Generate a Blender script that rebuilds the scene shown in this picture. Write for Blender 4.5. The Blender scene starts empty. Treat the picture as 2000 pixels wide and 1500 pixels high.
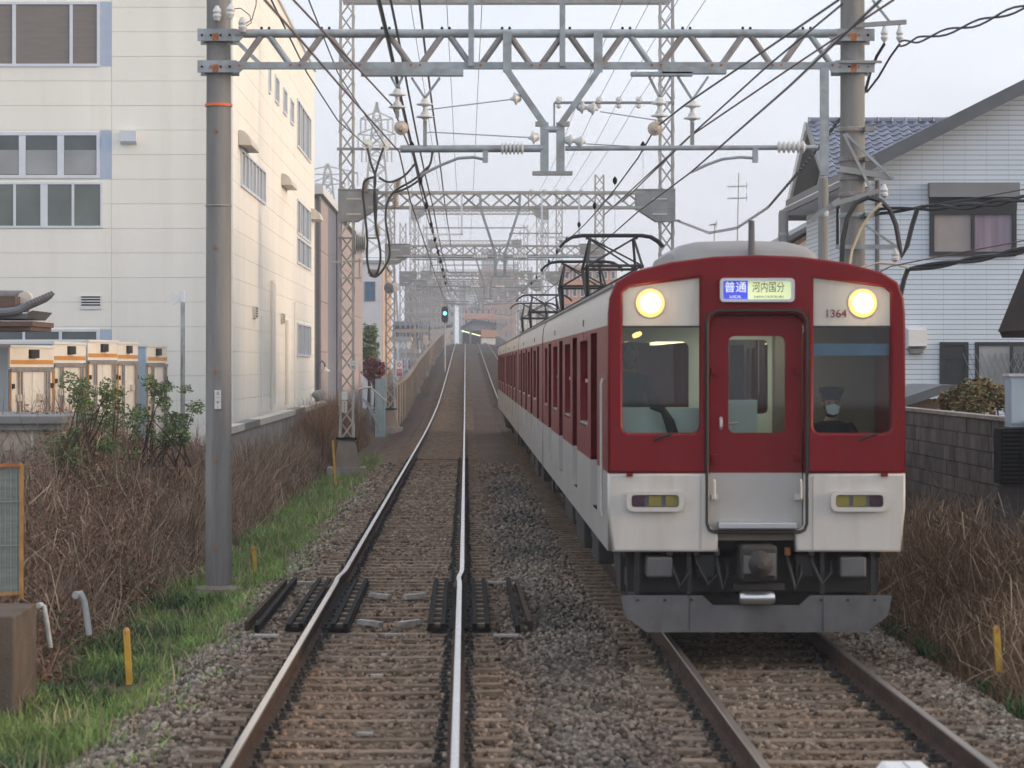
import bpy, math, random
import numpy as np
from mathutils import Vector, Matrix

# ------------------------------------------------------------------ camera, world, sun, exposure
R = math.radians
rnd = random.Random(11)
rng = np.random.default_rng(5)
sc = bpy.context.scene
col = sc.collection
F, CX, CY, CZ = 5100.0, 909.0, 711.0, 2.64      # focal length in photo pixels, level point of view 2.64 m above the rails

cam_d = bpy.data.cameras.new('camera')
cam_d.sensor_width = 36.0
cam_d.lens = 36.0 * F / 2000.0
cam_d.shift_x = (1000 - CX) / 2000.0
cam_d.shift_y = -(750 - CY) / 2000.0
cam_d.dof.use_dof = True
cam_d.dof.focus_distance = 55.0
cam_d.dof.aperture_fstop = 4.0
cam_d.clip_start, cam_d.clip_end = 0.5, 6000
cam = bpy.data.objects.new('camera', cam_d)
col.objects.link(cam)
cam.location = (0, 0, CZ)
cam.rotation_euler = (R(90), 0, 0)
sc.camera = cam

HAZE = 0.00075
SUN_EL, SUN_AZ = 13.0, 100.0          # azimuth clockwise from +Y: right and a little behind the camera
w = bpy.data.worlds.new('World')
sc.world = w
w.use_nodes = True
nt = w.node_tree
bg = nt.nodes['Background']
sky = nt.nodes.new('ShaderNodeTexSky')
sky.sky_type = 'NISHITA'
sky.sun_disc = False
sky.sun_elevation = R(SUN_EL)
sky.sun_rotation = R(SUN_AZ)
sky.air_density, sky.dust_density, sky.ozone_density = 1.0, 3.0, 1.0
veil = nt.nodes.new('ShaderNodeMix')          # thin even cloud over the whole sky
veil.data_type = 'RGBA'
vn = nt.nodes.new('ShaderNodeTexNoise'); vn.inputs['Scale'].default_value = 5.0; vn.inputs['Detail'].default_value = 4
vt = nt.nodes.new('ShaderNodeTexCoord'); vm = nt.nodes.new('ShaderNodeMapping'); vm.inputs['Scale'].default_value = (1, 1, 3.5)
nt.links.new(vt.outputs['Generated'], vm.inputs[0]); nt.links.new(vm.outputs[0], vn.inputs['Vector'])
vr = nt.nodes.new('ShaderNodeMapRange'); vr.inputs['From Min'].default_value = .35; vr.inputs['From Max'].default_value = .65
vr.inputs['To Min'].default_value = .72; vr.inputs['To Max'].default_value = .86
nt.links.new(vn.outputs['Fac'], vr.inputs['Value']); nt.links.new(vr.outputs[0], veil.inputs['Factor'])
veil.inputs['B'].default_value = (7.75, 8.1, 8.95, 1)
nt.links.new(sky.outputs[0], veil.inputs['A'])
nt.links.new(veil.outputs['Result'], bg.inputs['Color'])
bg.inputs['Strength'].default_value = 0.125

sun_d = bpy.data.lights.new('sun', 'SUN')
sun_d.energy = 2.0
sun_d.angle = R(18)
sun_d.color = (1.0, 0.73, 0.49)
sun = bpy.data.objects.new('sun', sun_d)
col.objects.link(sun)
sd = Vector((math.sin(R(SUN_AZ)) * math.cos(R(SUN_EL)), math.cos(R(SUN_AZ)) * math.cos(R(SUN_EL)), math.sin(R(SUN_EL))))
sun.rotation_euler = sd.to_track_quat('Z', 'Y').to_euler()
sun.location = (30, -30, 30)

vs = sc.view_settings
vs.view_transform = 'Standard'
vs.look = 'None'
vs.exposure = 0.35
vs.gamma = 1.0
vs.use_curve_mapping = False
sc.cycles.use_denoising = True
sc.cycles.use_adaptive_sampling = True
sc.cycles.adaptive_threshold = 0.03
sc.cycles.max_bounces = 6
sc.cycles.diffuse_bounces = 3
sc.cycles.volume_bounces = 0
sc.cycles.transparent_max_bounces = 10
sc.cycles.sample_clamp_indirect = 6.0

# ------------------------------------------------------------------ helpers
def P(px, py, Y):
    """survey: a direction read off the photo, at the distance Y the thing really stands"""
    return Vector(((px - CX) * Y / F, Y, CZ - (py - CY) * Y / F))

_zy = np.array([-100, 80, 95, 110, 130, 154, 188, 244, 316, 400, 440, 480, 520, 1500.])
_zz = np.array([0, 0, .01, .06, .2, .46, 1.12, 2.33, 3.93, 5.62, 6.2, 6.55, 6.65, 6.65])
_fy = np.arange(-100, 1500, 1.0)
_fz = np.interp(_fy, _zy, _zz)
_k = np.ones(21) / 21
_fz = np.convolve(np.pad(_fz, 10, mode='edge'), _k, mode='valid')
def zt(Y):
    """height of the rail tops: level, then the ramp up to the station"""
    return np.interp(Y, _fy, _fz)

ORG = {}
def org(o):
    return ORG.get(o.name, Vector((0, 0, 0))) if o is not None else Vector((0, 0, 0))

def tag(o, label=None, cat=None, group=None, kind=None):
    if label: o['label'] = label
    if cat: o['category'] = cat
    if group: o['group'] = group
    if kind: o['kind'] = kind
    return o

def thing(name, label, cat, loc=(0, 0, 0), group=None, kind=None, rz=0):
    o = bpy.data.objects.new(name, None)
    o.empty_display_size = 0.2
    col.objects.link(o)
    o.location = loc
    o.rotation_euler = (0, 0, rz)
    ORG[o.name] = Vector(loc) if rz == 0 else Vector((0, 0, 0))
    return tag(o, label, cat, group, kind)

def link_mesh(name, me, mt, parent):
    o = bpy.data.objects.new(name, me)
    col.objects.link(o)
    if mt is not None:
        me.materials.clear()
        for m in (mt if isinstance(mt, (list, tuple)) else [mt]):
            me.materials.append(m)
    if parent is not None:
        o.parent = parent
        ORG[o.name] = org(parent)
    return o

def copy_tree(o, parent=None):
    c = o.copy()
    col.objects.link(c)
    ORG[c.name] = ORG.get(o.name, Vector((0, 0, 0)))
    if parent is not None:
        c.parent = parent
    for ch in list(o.children):
        copy_tree(ch, c)
    return c

class MB:
    def __init__(s):
        s.v, s.f, s.mi, s.cur = [], [], [], 0
    def add(s, vs_, fs):
        n = len(s.v)
        s.v.extend([tuple(p) for p in vs_])
        s.f.extend([tuple(i + n for i in f) for f in fs])
        s.mi.extend([s.cur] * len(fs))
        return s
    def box(s, x0, x1, y0, y1, z0, z1):
        return s.add([(x0, y0, z0), (x1, y0, z0), (x1, y1, z0), (x0, y1, z0), (x0, y0, z1), (x1, y0, z1), (x1, y1, z1), (x0, y1, z1)],
                     [(3, 2, 1, 0), (4, 5, 6, 7), (0, 1, 5, 4), (1, 2, 6, 5), (2, 3, 7, 6), (3, 0, 4, 7)])
    def bar(s, a, b, w_, h_=None, up=(0, 0, 1)):
        a, b = Vector(a), Vector(b)
        h_ = w_ if h_ is None else h_
        d = (b - a).normalized()
        u = Vector(up)
        if abs(d.dot(u)) > .98: u = Vector((0, 1, 0))
        r = d.cross(u).normalized() * (w_ / 2)
        t = r.cross(d).normalized() * (h_ / 2)
        c = [a - r - t, a + r - t, a + r + t, a - r + t, b - r - t, b + r - t, b + r + t, b - r + t]
        return s.add(c, [(0, 1, 2, 3), (7, 6, 5, 4), (0, 4, 5, 1), (1, 5, 6, 2), (2, 6, 7, 3), (3, 7, 4, 0)])
    def lathe(s, o, axis, prof, n=12):
        o, ax = Vector(o), Vector(axis).normalized()
        u = ax.orthogonal().normalized()
        v = ax.cross(u)
        vs_, fs = [], []
        for r, t in prof:
            for k in range(n):
                a = 2 * math.pi * k / n
                vs_.append(o + ax * t + (u * math.cos(a) + v * math.sin(a)) * r)
        for i in range(len(prof) - 1):
            for k in range(n):
                k2 = (k + 1) % n
                fs.append((i * n + k, i * n + k2, (i + 1) * n + k2, (i + 1) * n + k))
        m = len(prof) - 1
        if prof[0][0] > 1e-6: fs.append(tuple(range(n - 1, -1, -1)))
        if prof[m][0] > 1e-6: fs.append(tuple(m * n + k for k in range(n)))
        return s.add(vs_, fs)
    def cyl(s, a, b, r0, r1=None, n=10):
        a, b = Vector(a), Vector(b)
        return s.lathe(a, b - a, [(r0, 0), (r0 if r1 is None else r1, (b - a).length)], n)
    def tube(s, pts, r, n=6):
        pts = [Vector(p) for p in pts]
        vs_, fs = [], []
        u = None
        for i, p in enumerate(pts):
            d = (pts[min(i + 1, len(pts) - 1)] - pts[max(i - 1, 0)]).normalized()
            if u is None: u = d.orthogonal().normalized()
            u = (u - d * u.dot(d)).normalized()
            v = d.cross(u)
            rr = r[i] if isinstance(r, (list, tuple)) else r
            for k in range(n):
                a = 2 * math.pi * k / n
                vs_.append(p + (u * math.cos(a) + v * math.sin(a)) * rr)
        for i in range(len(pts) - 1):
            for k in range(n):
                k2 = (k + 1) % n
                fs.append((i * n + k, i * n + k2, (i + 1) * n + k2, (i + 1) * n + k))
        fs.append(tuple(range(n - 1, -1, -1)))
        fs.append(tuple((len(pts) - 1) * n + k for k in range(n)))
        return s.add(vs_, fs)
    def extrude(s, poly, fn, d0, d1):
        """poly of (u, v), fn(u, v, d) -> xyz"""
        n = len(poly)
        vs_ = [fn(u, v, d0) for u, v in poly] + [fn(u, v, d1) for u, v in poly]
        fs = [tuple(range(n - 1, -1, -1)), tuple(range(n, 2 * n))]
        fs += [(i, (i + 1) % n, n + (i + 1) % n, n + i) for i in range(n)]
        return s.add(vs_, fs)
    def build(s, name, mt, parent=None, smooth=False, local=False, bevel=0):
        o_ = Vector((0, 0, 0)) if local else org(parent)
        me = bpy.data.meshes.new(name)
        me.from_pydata([(x - o_.x, y - o_.y, z - o_.z) for x, y, z in s.v], [], s.f)
        ob = link_mesh(name, me, mt, parent)
        if isinstance(mt, (list, tuple)):
            me.polygons.foreach_set('material_index', s.mi)
        if smooth:
            me.polygons.foreach_set('use_smooth', [True] * len(me.polygons))
            try: me.set_sharp_from_angle(angle=R(40))
            except Exception: pass
        if bevel:
            b = ob.modifiers.new('bevel', 'BEVEL')
            b.width, b.segments, b.limit_method = bevel, 2, 'ANGLE'
        return ob

def np_mesh(name, V, Q, mt, parent=None):
    V = np.asarray(V, np.float32); Q = np.asarray(Q, np.int32)
    k = Q.shape[1]
    me = bpy.data.meshes.new(name)
    me.vertices.add(len(V)); me.vertices.foreach_set('co', V.ravel())
    me.loops.add(Q.size); me.loops.foreach_set('vertex_index', Q.ravel())
    me.polygons.add(len(Q)); me.polygons.foreach_set('loop_start', np.arange(len(Q), dtype=np.int32) * k)
    me.update(calc_edges=True)
    return link_mesh(name, me, mt, parent)

def blades(pos, length, width, lean, bend, az=None):
    """curved two-segment strips: pos (n,3); lean = tilt from upright at the foot, bend = further tilt at the tip"""
    n = len(pos)
    az = rng.uniform(0, 2 * np.pi, n) if az is None else az
    t1 = lean; t2 = lean + bend
    d1 = np.stack([np.sin(t1) * np.cos(az), np.sin(t1) * np.sin(az), np.cos(t1)], 1)
    d2 = np.stack([np.sin(t2) * np.cos(az), np.sin(t2) * np.sin(az), np.cos(t2)], 1)
    fa = rng.uniform(0, 2 * np.pi, n)
    s_ = np.stack([np.cos(fa), np.sin(fa), np.zeros(n)], 1) * (width / 2)[:, None]
    L = length[:, None]
    m = pos + d1 * L * .55
    e = m + d2 * L * .45
    V = np.stack([pos - s_, pos + s_, m - s_ * .8, m + s_ * .8, e - s_ * .15, e + s_ * .15], 1).reshape(-1, 3)
    b = (np.arange(n) * 6)[:, None]
    Q = np.concatenate([b + np.array([[0, 1, 3, 2]]), b + np.array([[2, 3, 5, 4]])], 0)
    return V, Q

def leaves(pos, size, flat=0.5):
    n = len(pos)
    a = rng.normal(size=(n, 3)); a[:, 2] *= flat
    a /= np.linalg.norm(a, axis=1)[:, None]
    b = np.cross(a, rng.normal(size=(n, 3))); b /= np.linalg.norm(b, axis=1)[:, None]
    s_ = size[:, None]
    V = np.stack([pos - a * s_, pos + b * s_ * .45, pos + a * s_, pos - b * s_ * .45], 1).reshape(-1, 3)
    Q = (np.arange(n) * 4)[:, None] + np.array([[0, 1, 2, 3]])
    return V, Q

def rrect(x0, x1, z0, z1, r, n=5):
    out = []
    for cx, cz, a0 in ((x1 - r, z1 - r, 0), (x0 + r, z1 - r, 90), (x0 + r, z0 + r, 180), (x1 - r, z0 + r, 270)):
        for i in range(n + 1):
            a = R(a0 + 90 * i / n)
            out.append((cx + r * math.cos(a), cz + r * math.sin(a)))
    return out

MX_FRONT = Matrix(((1, 0, 0, 0), (0, 0, -1, 0), (0, 1, 0, 0), (0, 0, 0, 1)))       # (x, z) plane facing -Y
MX_SIDE = Matrix(((0, 0, 1, 0), (1, 0, 0, 0), (0, 1, 0, 0), (0, 0, 0, 1)))         # (y, z) plane facing +X
def plate(name, outer, holes, depth, mt, parent, mx, off=(0, 0, 0), bevel=0.0):
    """a flat sheet with openings cut in it, made as a filled 2D curve"""
    cu = bpy.data.curves.new('tmp', 'CURVE')
    cu.dimensions = '2D'; cu.fill_mode = 'BOTH'; cu.extrude = depth / 2 - bevel
    if bevel: cu.bevel_depth = bevel; cu.bevel_resolution = 1; cu.offset = -bevel
    for lp in [outer] + list(holes):
        sp = cu.splines.new('POLY')
        sp.points.add(len(lp) - 1)
        for q, (a, b) in zip(sp.points, lp): q.co = (a, b, 0, 1)
        sp.use_cyclic_u = True
    ob = bpy.data.objects.new('tmp', cu)
    me = bpy.data.meshes.new_from_object(ob)
    bpy.data.objects.remove(ob); bpy.data.curves.remove(cu)
    me.transform(Matrix.Translation(Vector(off)) @ mx)
    me.name = name
    return link_mesh(name, me, mt, parent)

def lettering(name, body, size, loc, mt, parent, rot=(R(90), 0, 0), align='CENTER'):
    cu = bpy.data.curves.new(name, 'FONT')
    cu.body = body; cu.size = size; cu.align_x = align; cu.align_y = 'CENTER'; cu.extrude = 0.0008
    o = bpy.data.objects.new(name, cu)
    col.objects.link(o)
    cu.materials.append(mt)
    o.location = Vector(loc) - org(parent); o.rotation_euler = rot
    me = bpy.data.meshes.new_from_object(o)
    bpy.data.objects.remove(o); bpy.data.curves.remove(cu)
    o = link_mesh(name, me, mt, parent)
    o.location = Vector(loc) - org(parent); o.rotation_euler = rot
    return o

# ------------------------------------------------------------------ materials
def M(name, c, rough=.65, metal=0, var=.12, scale=3.0, bump=0, bscale=30, dirt=None, dirt_amt=.35, dscale=1.2, island=0, obj=0, spec=.5, stretch=(1, 1, 1), coat=0):
    m = bpy.data.materials.new(name); m.use_nodes = True
    t = m.node_tree; N = t.nodes; L = t.links
    b = N['Principled BSDF']
    b.inputs['Roughness'].default_value = rough
    b.inputs['Metallic'].default_value = metal
    b.inputs['Specular IOR Level'].default_value = spec if rough < .8 else min(spec, .12)
    if coat: b.inputs['Coat Weight'].default_value = coat; b.inputs['Coat Roughness'].default_value = .08
    g = N.new('ShaderNodeNewGeometry')
    mp = N.new('ShaderNodeMapping'); mp.inputs['Scale'].default_value = stretch
    L.new(g.outputs['Position'], mp.inputs['Vector'])
    n1 = N.new('ShaderNodeTexNoise'); n1.inputs['Scale'].default_value = scale; n1.inputs['Detail'].default_value = 6
    L.new(mp.outputs[0], n1.inputs['Vector'])
    hv = N.new('ShaderNodeHueSaturation'); hv.inputs['Color'].default_value = (*c, 1)
    val = N.new('ShaderNodeMapRange'); val.inputs['From Min'].default_value = .3; val.inputs['From Max'].default_value = .7
    val.inputs['To Min'].default_value = 1 - var; val.inputs['To Max'].default_value = 1 + var
    L.new(n1.outputs['Fac'], val.inputs['Value'])
    out = val.outputs['Result']
    for amt, src in ((island, g.outputs['Random Per Island']), (obj, None)):
        if not amt: continue
        if src is None: src = N.new('ShaderNodeObjectInfo').outputs['Random']
        r_ = N.new('ShaderNodeMapRange'); r_.inputs['To Min'].default_value = 1 - amt; r_.inputs['To Max'].default_value = 1 + amt
        L.new(src, r_.inputs['Value'])
        mu = N.new('ShaderNodeMath'); mu.operation = 'MULTIPLY'
        L.new(out, mu.inputs[0]); L.new(r_.outputs[0], mu.inputs[1]); out = mu.outputs[0]
    L.new(out, hv.inputs['Value'])
    cout = hv.outputs['Color']
    if dirt:
        n2 = N.new('ShaderNodeTexNoise'); n2.inputs['Scale'].default_value = dscale; n2.inputs['Detail'].default_value = 8; n2.inputs['Roughness'].default_value = .65
        L.new(mp.outputs[0], n2.inputs['Vector'])
        rp = N.new('ShaderNodeMapRange'); rp.inputs['From Min'].default_value = .48; rp.inputs['From Max'].default_value = .72; rp.inputs['To Max'].default_value = dirt_amt
        L.new(n2.outputs['Fac'], rp.inputs['Value'])
        mx = N.new('ShaderNodeMix'); mx.data_type = 'RGBA'
        L.new(rp.outputs[0], mx.inputs['Factor']); L.new(cout, mx.inputs['A']); mx.inputs['B'].default_value = (*dirt, 1)
        cout = mx.outputs['Result']
    L.new(cout, b.inputs['Base Color'])
    if bump:
        n3 = N.new('ShaderNodeTexNoise'); n3.inputs['Scale'].default_value = bscale; n3.inputs['Detail'].default_value = 5
        L.new(g.outputs['Position'], n3.inputs['Vector'])
        bp = N.new('ShaderNodeBump'); bp.inputs['Strength'].default_value = bump; bp.inputs['Distance'].default_value = .03
        L.new(n3.outputs['Fac'], bp.inputs['Height']); L.new(bp.outputs[0], b.inputs['Normal'])
    return m

def emit(name, c, s):
    m = bpy.data.materials.new(name); m.use_nodes = True
    t = m.node_tree
    b = t.nodes['Principled BSDF']
    b.inputs['Base Color'].default_value = (*c, 1)
    b.inputs['Emission Color'].default_value = (*c, 1)
    b.inputs['Emission Strength'].default_value = s
    return m

def glass(name, tint=(.85, .9, .9), opac=.12):
    m = bpy.data.materials.new(name); m.use_nodes = True
    t = m.node_tree; N = t.nodes; L = t.links
    N.remove(N['Principled BSDF'])
    tr = N.new('ShaderNodeBsdfTransparent'); tr.inputs[0].default_value = (*tint, 1)
    gl = N.new('ShaderNodeBsdfGlossy'); gl.inputs['Roughness'].default_value = .03
    fr = N.new('ShaderNodeFresnel'); fr.inputs[0].default_value = 1.28
    ad = N.new('ShaderNodeMath'); ad.operation = 'ADD'; ad.inputs[1].default_value = opac * .08
    L.new(fr.outputs[0], ad.inputs[0])
    mx = N.new('ShaderNodeMixShader')
    L.new(ad.outputs[0], mx.inputs[0]); L.new(tr.outputs[0], mx.inputs[1]); L.new(gl.outputs[0], mx.inputs[2])
    L.new(mx.outputs[0], N['Material Output'].inputs[0])
    return m

m_ballast = None
mt = dict(
    rail_top=M('polished rail head', (.62, .60, .58), .22, 1.0, .1, 2, stretch=(3, .3, 1)),
    rail_top_dull=M('worn rail head', (.30, .26, .23), .38, 1.0, .2, 2, stretch=(3, .3, 1)),
    rail_side=M('rusty rail side', (.062, .04, .03), .85, 0, .35, 6, bump=.3),
    sleeper=M('stained concrete sleeper', (.225, .168, .122), .9, 0, .25, 7, bump=.5, bscale=60, dirt=(.075, .052, .037), dirt_amt=.8, dscale=5, obj=.25),
    clip=M('greasy rail fastening', (.028, .024, .022), .7, 0, .3, 9),
    plate=M('black joint plate', (.012, .012, .0125), .85, 0, .3, 8),
    whitemark=M('chalk white paint mark', (.36, .35, .33), .85, 0, .25, 14, dirt=(.12, .10, .08), dirt_amt=.85, dscale=9),
    galv=M('galvanised steel', (.33, .37, .39), .55, .35, .2, 6, dirt=(.24, .19, .155), dirt_amt=.65, dscale=3.5),
    galv_rust=M('rusting galvanised tube', (.29, .275, .265), .65, .2, .2, 7, dirt=(.21, .12, .08), dirt_amt=.6, dscale=4),
    lattice=M('old lattice steel', (.42, .41, .39), .7, .15, .15, 4, dirt=(.28, .21, .155), dirt_amt=.45, dscale=2.2),
    gusset=M('grey riveted plate', (.30, .31, .31), .7, .15, .14, 3, dirt=(.20, .15, .11), dirt_amt=.45, dscale=2),
    rust=M('orange rust', (.40, .15, .06), .9, 0, .3, 12, bump=.3),
    pole=M('spun concrete pole', (.245, .24, .23), .85, 0, .14, 3, dirt=(.13, .11, .095), dirt_amt=.75, dscale=1.6, stretch=(2.5, 2.5, .18), bump=.2),
    orange=M('orange band', (.75, .16, .05), .6, 0, .1),
    porcelain=M('white porcelain', (.62, .62, .60), .3, 0, .1, 20),
    porcelain_b=M('beige porcelain', (.55, .47, .38), .35, 0, .12, 20),
    cable=M('black cable', (.025, .027, .03), .6, 0, .15),
    wire=M('weathered copper wire', (.05, .05, .052), .5, .3, .2),
    wire_r=M('brown copper wire', (.13, .07, .055), .5, .3, .2),
    wire_g=M('thin grey wire', (.33, .34, .36), .5, .3, .1),
    cream_cable=M('cream cable', (.55, .45, .30), .6, 0, .15),
    wall=M('cream panel wall', (.86, .835, .755), .75, 0, .03, .5, dirt=(.66, .625, .545), dirt_amt=.3, dscale=.9, obj=.015, bump=.06, bscale=18, stretch=(2.2, 2.2, .13)),
    joint=M('panel joint', (.60, .57, .50), .9, 0, .1),
    alu=M('white aluminium frame', (.66, .70, .75), .45, .1, .05),
    bluepanel=M('pale blue panel', (.42, .50, .62), .6, 0, .05),
    blind=M('grey brown blind', (.23, .205, .19), .8, 0, .08, 2, stretch=(1, 1, 6)),
    pane_d=M('dark window glass', (.055, .07, .075), .08, 0, .35, .9, spec=.8),
    pane_g=M('greenish window glass', (.10, .12, .105), .10, 0, .3, .8, spec=.8),
    pane_m=M('frosted window', (.30, .315, .32), .25, 0, .15, 1.2),
    louvre=M('grey louvre glass', (.36, .37, .37), .35, .1, .12, 2),
    hood=M('weathered hood', (.60, .56, .49), .6, 0, .1, 4),
    dark=M('dark gap', (.02, .02, .022), .8, 0, .2),
    stucco=M('pinkish grey stucco', (.40, .34, .33), .85, 0, .06, 1.5, dirt=(.3, .26, .25), dirt_amt=.4),
    stucco_d=M('blue grey cladding', (.17, .18, .21), .75, 0, .06, 1.5),
    stucco_w=M('white render', (.66, .67, .69), .8, 0, .05, 1.5),
    tan=M('tan siding', (.55, .40, .29), .8, 0, .08, 2),
    concrete=M('weathered concrete', (.33, .31, .285), .9, 0, .16, 2.5, dirt=(.16, .135, .11), dirt_amt=.7, dscale=1.4, stretch=(1, 1, .4), bump=.3),
    concrete_b=M('brown stained concrete', (.235, .20, .168), .9, 0, .2, 2.5, dirt=(.13, .10, .08), dirt_amt=.6, dscale=1.0, stretch=(1, 1, .35), bump=.3, obj=.08),
    block=M('sooty concrete block', (.155, .15, .145), .95, 0, .22, 5, dirt=(.07, .065, .062), dirt_amt=.7, dscale=2, obj=.22, bump=.4, bscale=50),
    soil=M('dry earth', (.105, .08, .058), .95, 0, .3, 2.5, dirt=(.06, .075, .03), dirt_amt=.6, dscale=1.5, bump=.5),
    straw=M('dry straw', (.38, .29, .20), .9, 0, .35, 1.4, island=.55),
    bramble=M('dead bramble stems', (.215, .138, .098), .9, 0, .45, 1.4, island=.6, dirt=(.08, .05, .036), dirt_amt=.65, dscale=1.2),
    bramble_l=M('withered leaves', (.22, .12, .08), .85, 0, .45, 1.5, island=.6, dirt=(.09, .05, .035), dirt_amt=.5, dscale=1.3),
    reed=M('rust brown reeds', (.25, .155, .095), .9, 0, .35, 1.5, island=.55, dirt=(.10, .06, .036), dirt_amt=.6, dscale=1.2),
    grass=M('spring grass', (.195, .30, .078), .7, 0, .45, 1.6, island=.45, dirt=(.21, .18, .09), dirt_amt=.65, dscale=1.3),
    weed=M('low green weed', (.05, .10, .03), .75, 0, .3, 2, island=.4),
    leaf=M('evergreen leaf', (.11, .17, .055), .6, 0, .4, 2.5, island=.5),
    leaf_y=M('yellowish leaf', (.19, .20, .055), .65, 0, .3, 2.5, island=.4),
    leaf_r=M('dark red leaf', (.17, .035, .035), .65, 0, .3, 2.5, island=.4),
    leaf_o=M('rusty green leaf', (.15, .10, .035), .65, 0, .35, 4, island=.45),
    bark=M('bark', (.09, .065, .05), .95, 0, .3, 8),
    concrete_d=M('dark brown concrete', (.115, .09, .072), .9, 0, .2, 4, dirt=(.06, .05, .04), dirt_amt=.6, bump=.3),
    window_glint=emit('window glint glow', (1.0, .52, .16), 2.5),  # made-up glow that stands in for a reflection in the windscreen
    glow=emit('headlight reflector', (1.0, .52, .14), 1.15),
    white_shaded=M('shaded dusty ivory side', (.36, .35, .335), .38, 0, .04, 1.5, dirt=(.26, .24, .22), dirt_amt=.6, dscale=.9),  # ivory darkened to put the side's shade into the colour, with dirt patches
    yellow=M('yellow marker paint', (.56, .33, .04), .6, 0, .15, 10, dirt=(.25, .14, .05), dirt_amt=.5, dscale=8),
    pipe=M('grey pipe', (.42, .43, .43), .6, 0, .15, 8, dirt=(.2, .18, .15), dirt_amt=.6, dscale=6),
    signwhite=M('white sign', (.72, .72, .70), .5, 0, .04),
    signink=M('sign ink', (.02, .02, .02), .6),
    signred=M('sign red', (.55, .06, .05), .6),
    red=M('crimson train paint', (.16, .005, .0095), .42, 0, .06, 1.2, dirt=(.16, .018, .02), dirt_amt=.55, dscale=1.3, spec=.22, stretch=(4, 4, .7)),
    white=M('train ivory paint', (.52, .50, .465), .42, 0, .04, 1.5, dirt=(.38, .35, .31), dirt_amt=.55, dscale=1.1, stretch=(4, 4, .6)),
    roof=M('train roof grey', (.27, .262, .257), .55, 0, .08, 2, dirt=(.18, .165, .155), dirt_amt=.6),
    under=M('underframe black', (.022, .022, .023), .75, 0, .3, 4, dirt=(.06, .045, .035), dirt_amt=.5),
    skirt=M('grey steel skirt', (.108, .109, .112), .6, .1, .16, 3, dirt=(.045, .042, .04), dirt_amt=.7, dscale=1.6, stretch=(2, 2, 1)),
    rubber=M('black rubber', (.018, .018, .019), .55, 0, .1),
    chrome=M('brushed steel', (.55, .56, .58), .3, .9, .1),
    lamp_dark=M('dark purple lens', (.05, .02, .035), .2),
    lamp_olive=M('olive lens', (.20, .17, .04), .2),
    cab=M('pale green cab lining', (.62, .68, .60), .6, 0, .05),
    cab_d=M('cab brown grey', (.20, .165, .13), .7, 0, .1),
    seat=M('plum seat cloth', (.20, .05, .08), .9, 0, .1),
    skin=M('skin', (.42, .25, .18), .6, 0, .05),
    uniform=M('navy uniform', (.02, .023, .035), .85, 0, .1),
    cloth_w=M('white cloth', (.62, .66, .68), .8, 0, .05),
    hair=M('black hair', (.012, .011, .011), .6),
    siding=None,
    tile=M('blue grey roof tile', (.17, .19, .25), .35, 0, .15, 3, obj=.2),
    tile_t=M('temple tile', (.12, .125, .14), .5, 0, .2, 5, dirt=(.22, .19, .16), dirt_amt=.4),
    wood=M('old brown timber', (.14, .095, .075), .8, 0, .2, 4, stretch=(1, 6, 6)),
    wood_d=M('dark brown timber', (.035, .027, .024), .8, 0, .2, 4),
    slate=M('dark metal roof edge', (.10, .11, .12), .5, .1, .1),
    shutter=M('grey shutter', (.20, .205, .21), .5, .2, .05, 2),
    curtain=M('mauve curtain', (.30, .25, .31), .9, 0, .3, 6, stretch=(1, 1, .05)),
    curtain_g=M('grey lace curtain', (.33, .30, .29), .9, 0, .06),
    grille=M('dark window grille', (.025, .028, .032), .5, .2),
    box_blue=M('light blue truck side', (.42, .54, .64), .5, 0, .05, 2),
    box_cream=M('cream truck rear', (.80, .75, .66), .5, 0, .05, 2, dirt=(.55, .49, .41), dirt_amt=.35, dscale=1.5),
    box_orange=M('amber stripe', (.60, .27, .05), .5, 0, .06),
    box_steel=M('door bar steel', (.30, .27, .25), .5, .3, .2, 6),
    beige=M('beige hut wall', (.50, .44, .37), .85, 0, .08, 2, dirt=(.2, .13, .09), dirt_amt=.7, dscale=2.2),
    slab=M('grey roof slab', (.24, .245, .24), .8, 0, .1, 3),
    mesh_green=M('faded green fence sheet', (.22, .25, .225), .7, 0, .15, 4, stretch=(1, 1, 9)),
    amberpost=M('rusty amber frame', (.42, .22, .07), .7, 0, .2, 8),
    cyan=M('pale blue corrugated sheet', (.32, .43, .47), .6, .1, .12, 5, stretch=(3, 3, .4)),
    brick=M('orange brown brick building', (.56, .30, .20), .85, 0, .1, .8),
    bluetile=M('dark blue roof', (.03, .045, .085), .5, 0, .15, 2),
    far_grey=M('far grey building', (.40, .41, .43), .85, 0, .1, .3),
    bluewin=M('blue window', (.10, .20, .34), .2),
    steel_far=M('far grey steel', (.38, .38, .37), .7, .1, .1, 1),
    head=emit('headlight', (1.0, .78, .46), 30),
    head2=emit('headlight rim', (1.0, .64, .22), 1.7),
    cab_fill=emit('cab fill glow', (1.0, .88, .66), 7),  # glow of the panel added to brighten the cab
    green_l=emit('green signal', (.08, 1.0, .62), 7),
    green_d=M('dark signal housing', (.02, .03, .03), .6),
    lamp_y=emit('platform lamp', (.85, 1.0, .55), 4),
    disp_y=emit('destination blind', (.62, .70, .40), .55),
    disp_b=emit('blue train type blind', (.06, .08, .60), .5),
    disp_w=emit('white blind letters', (.75, .80, .85), .6),
    disp_k=M('blind ink', (.06, .065, .045), .7),
    tail=emit('amber lamp', (1.0, .55, .2), 2.5),
    cabin_lamp=emit('saloon lamp', (1.0, .82, .55), 4),
    g_cab=glass('windscreen'),
    g_side=glass('side glass', (.35, .33, .33), .5),
)
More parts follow.
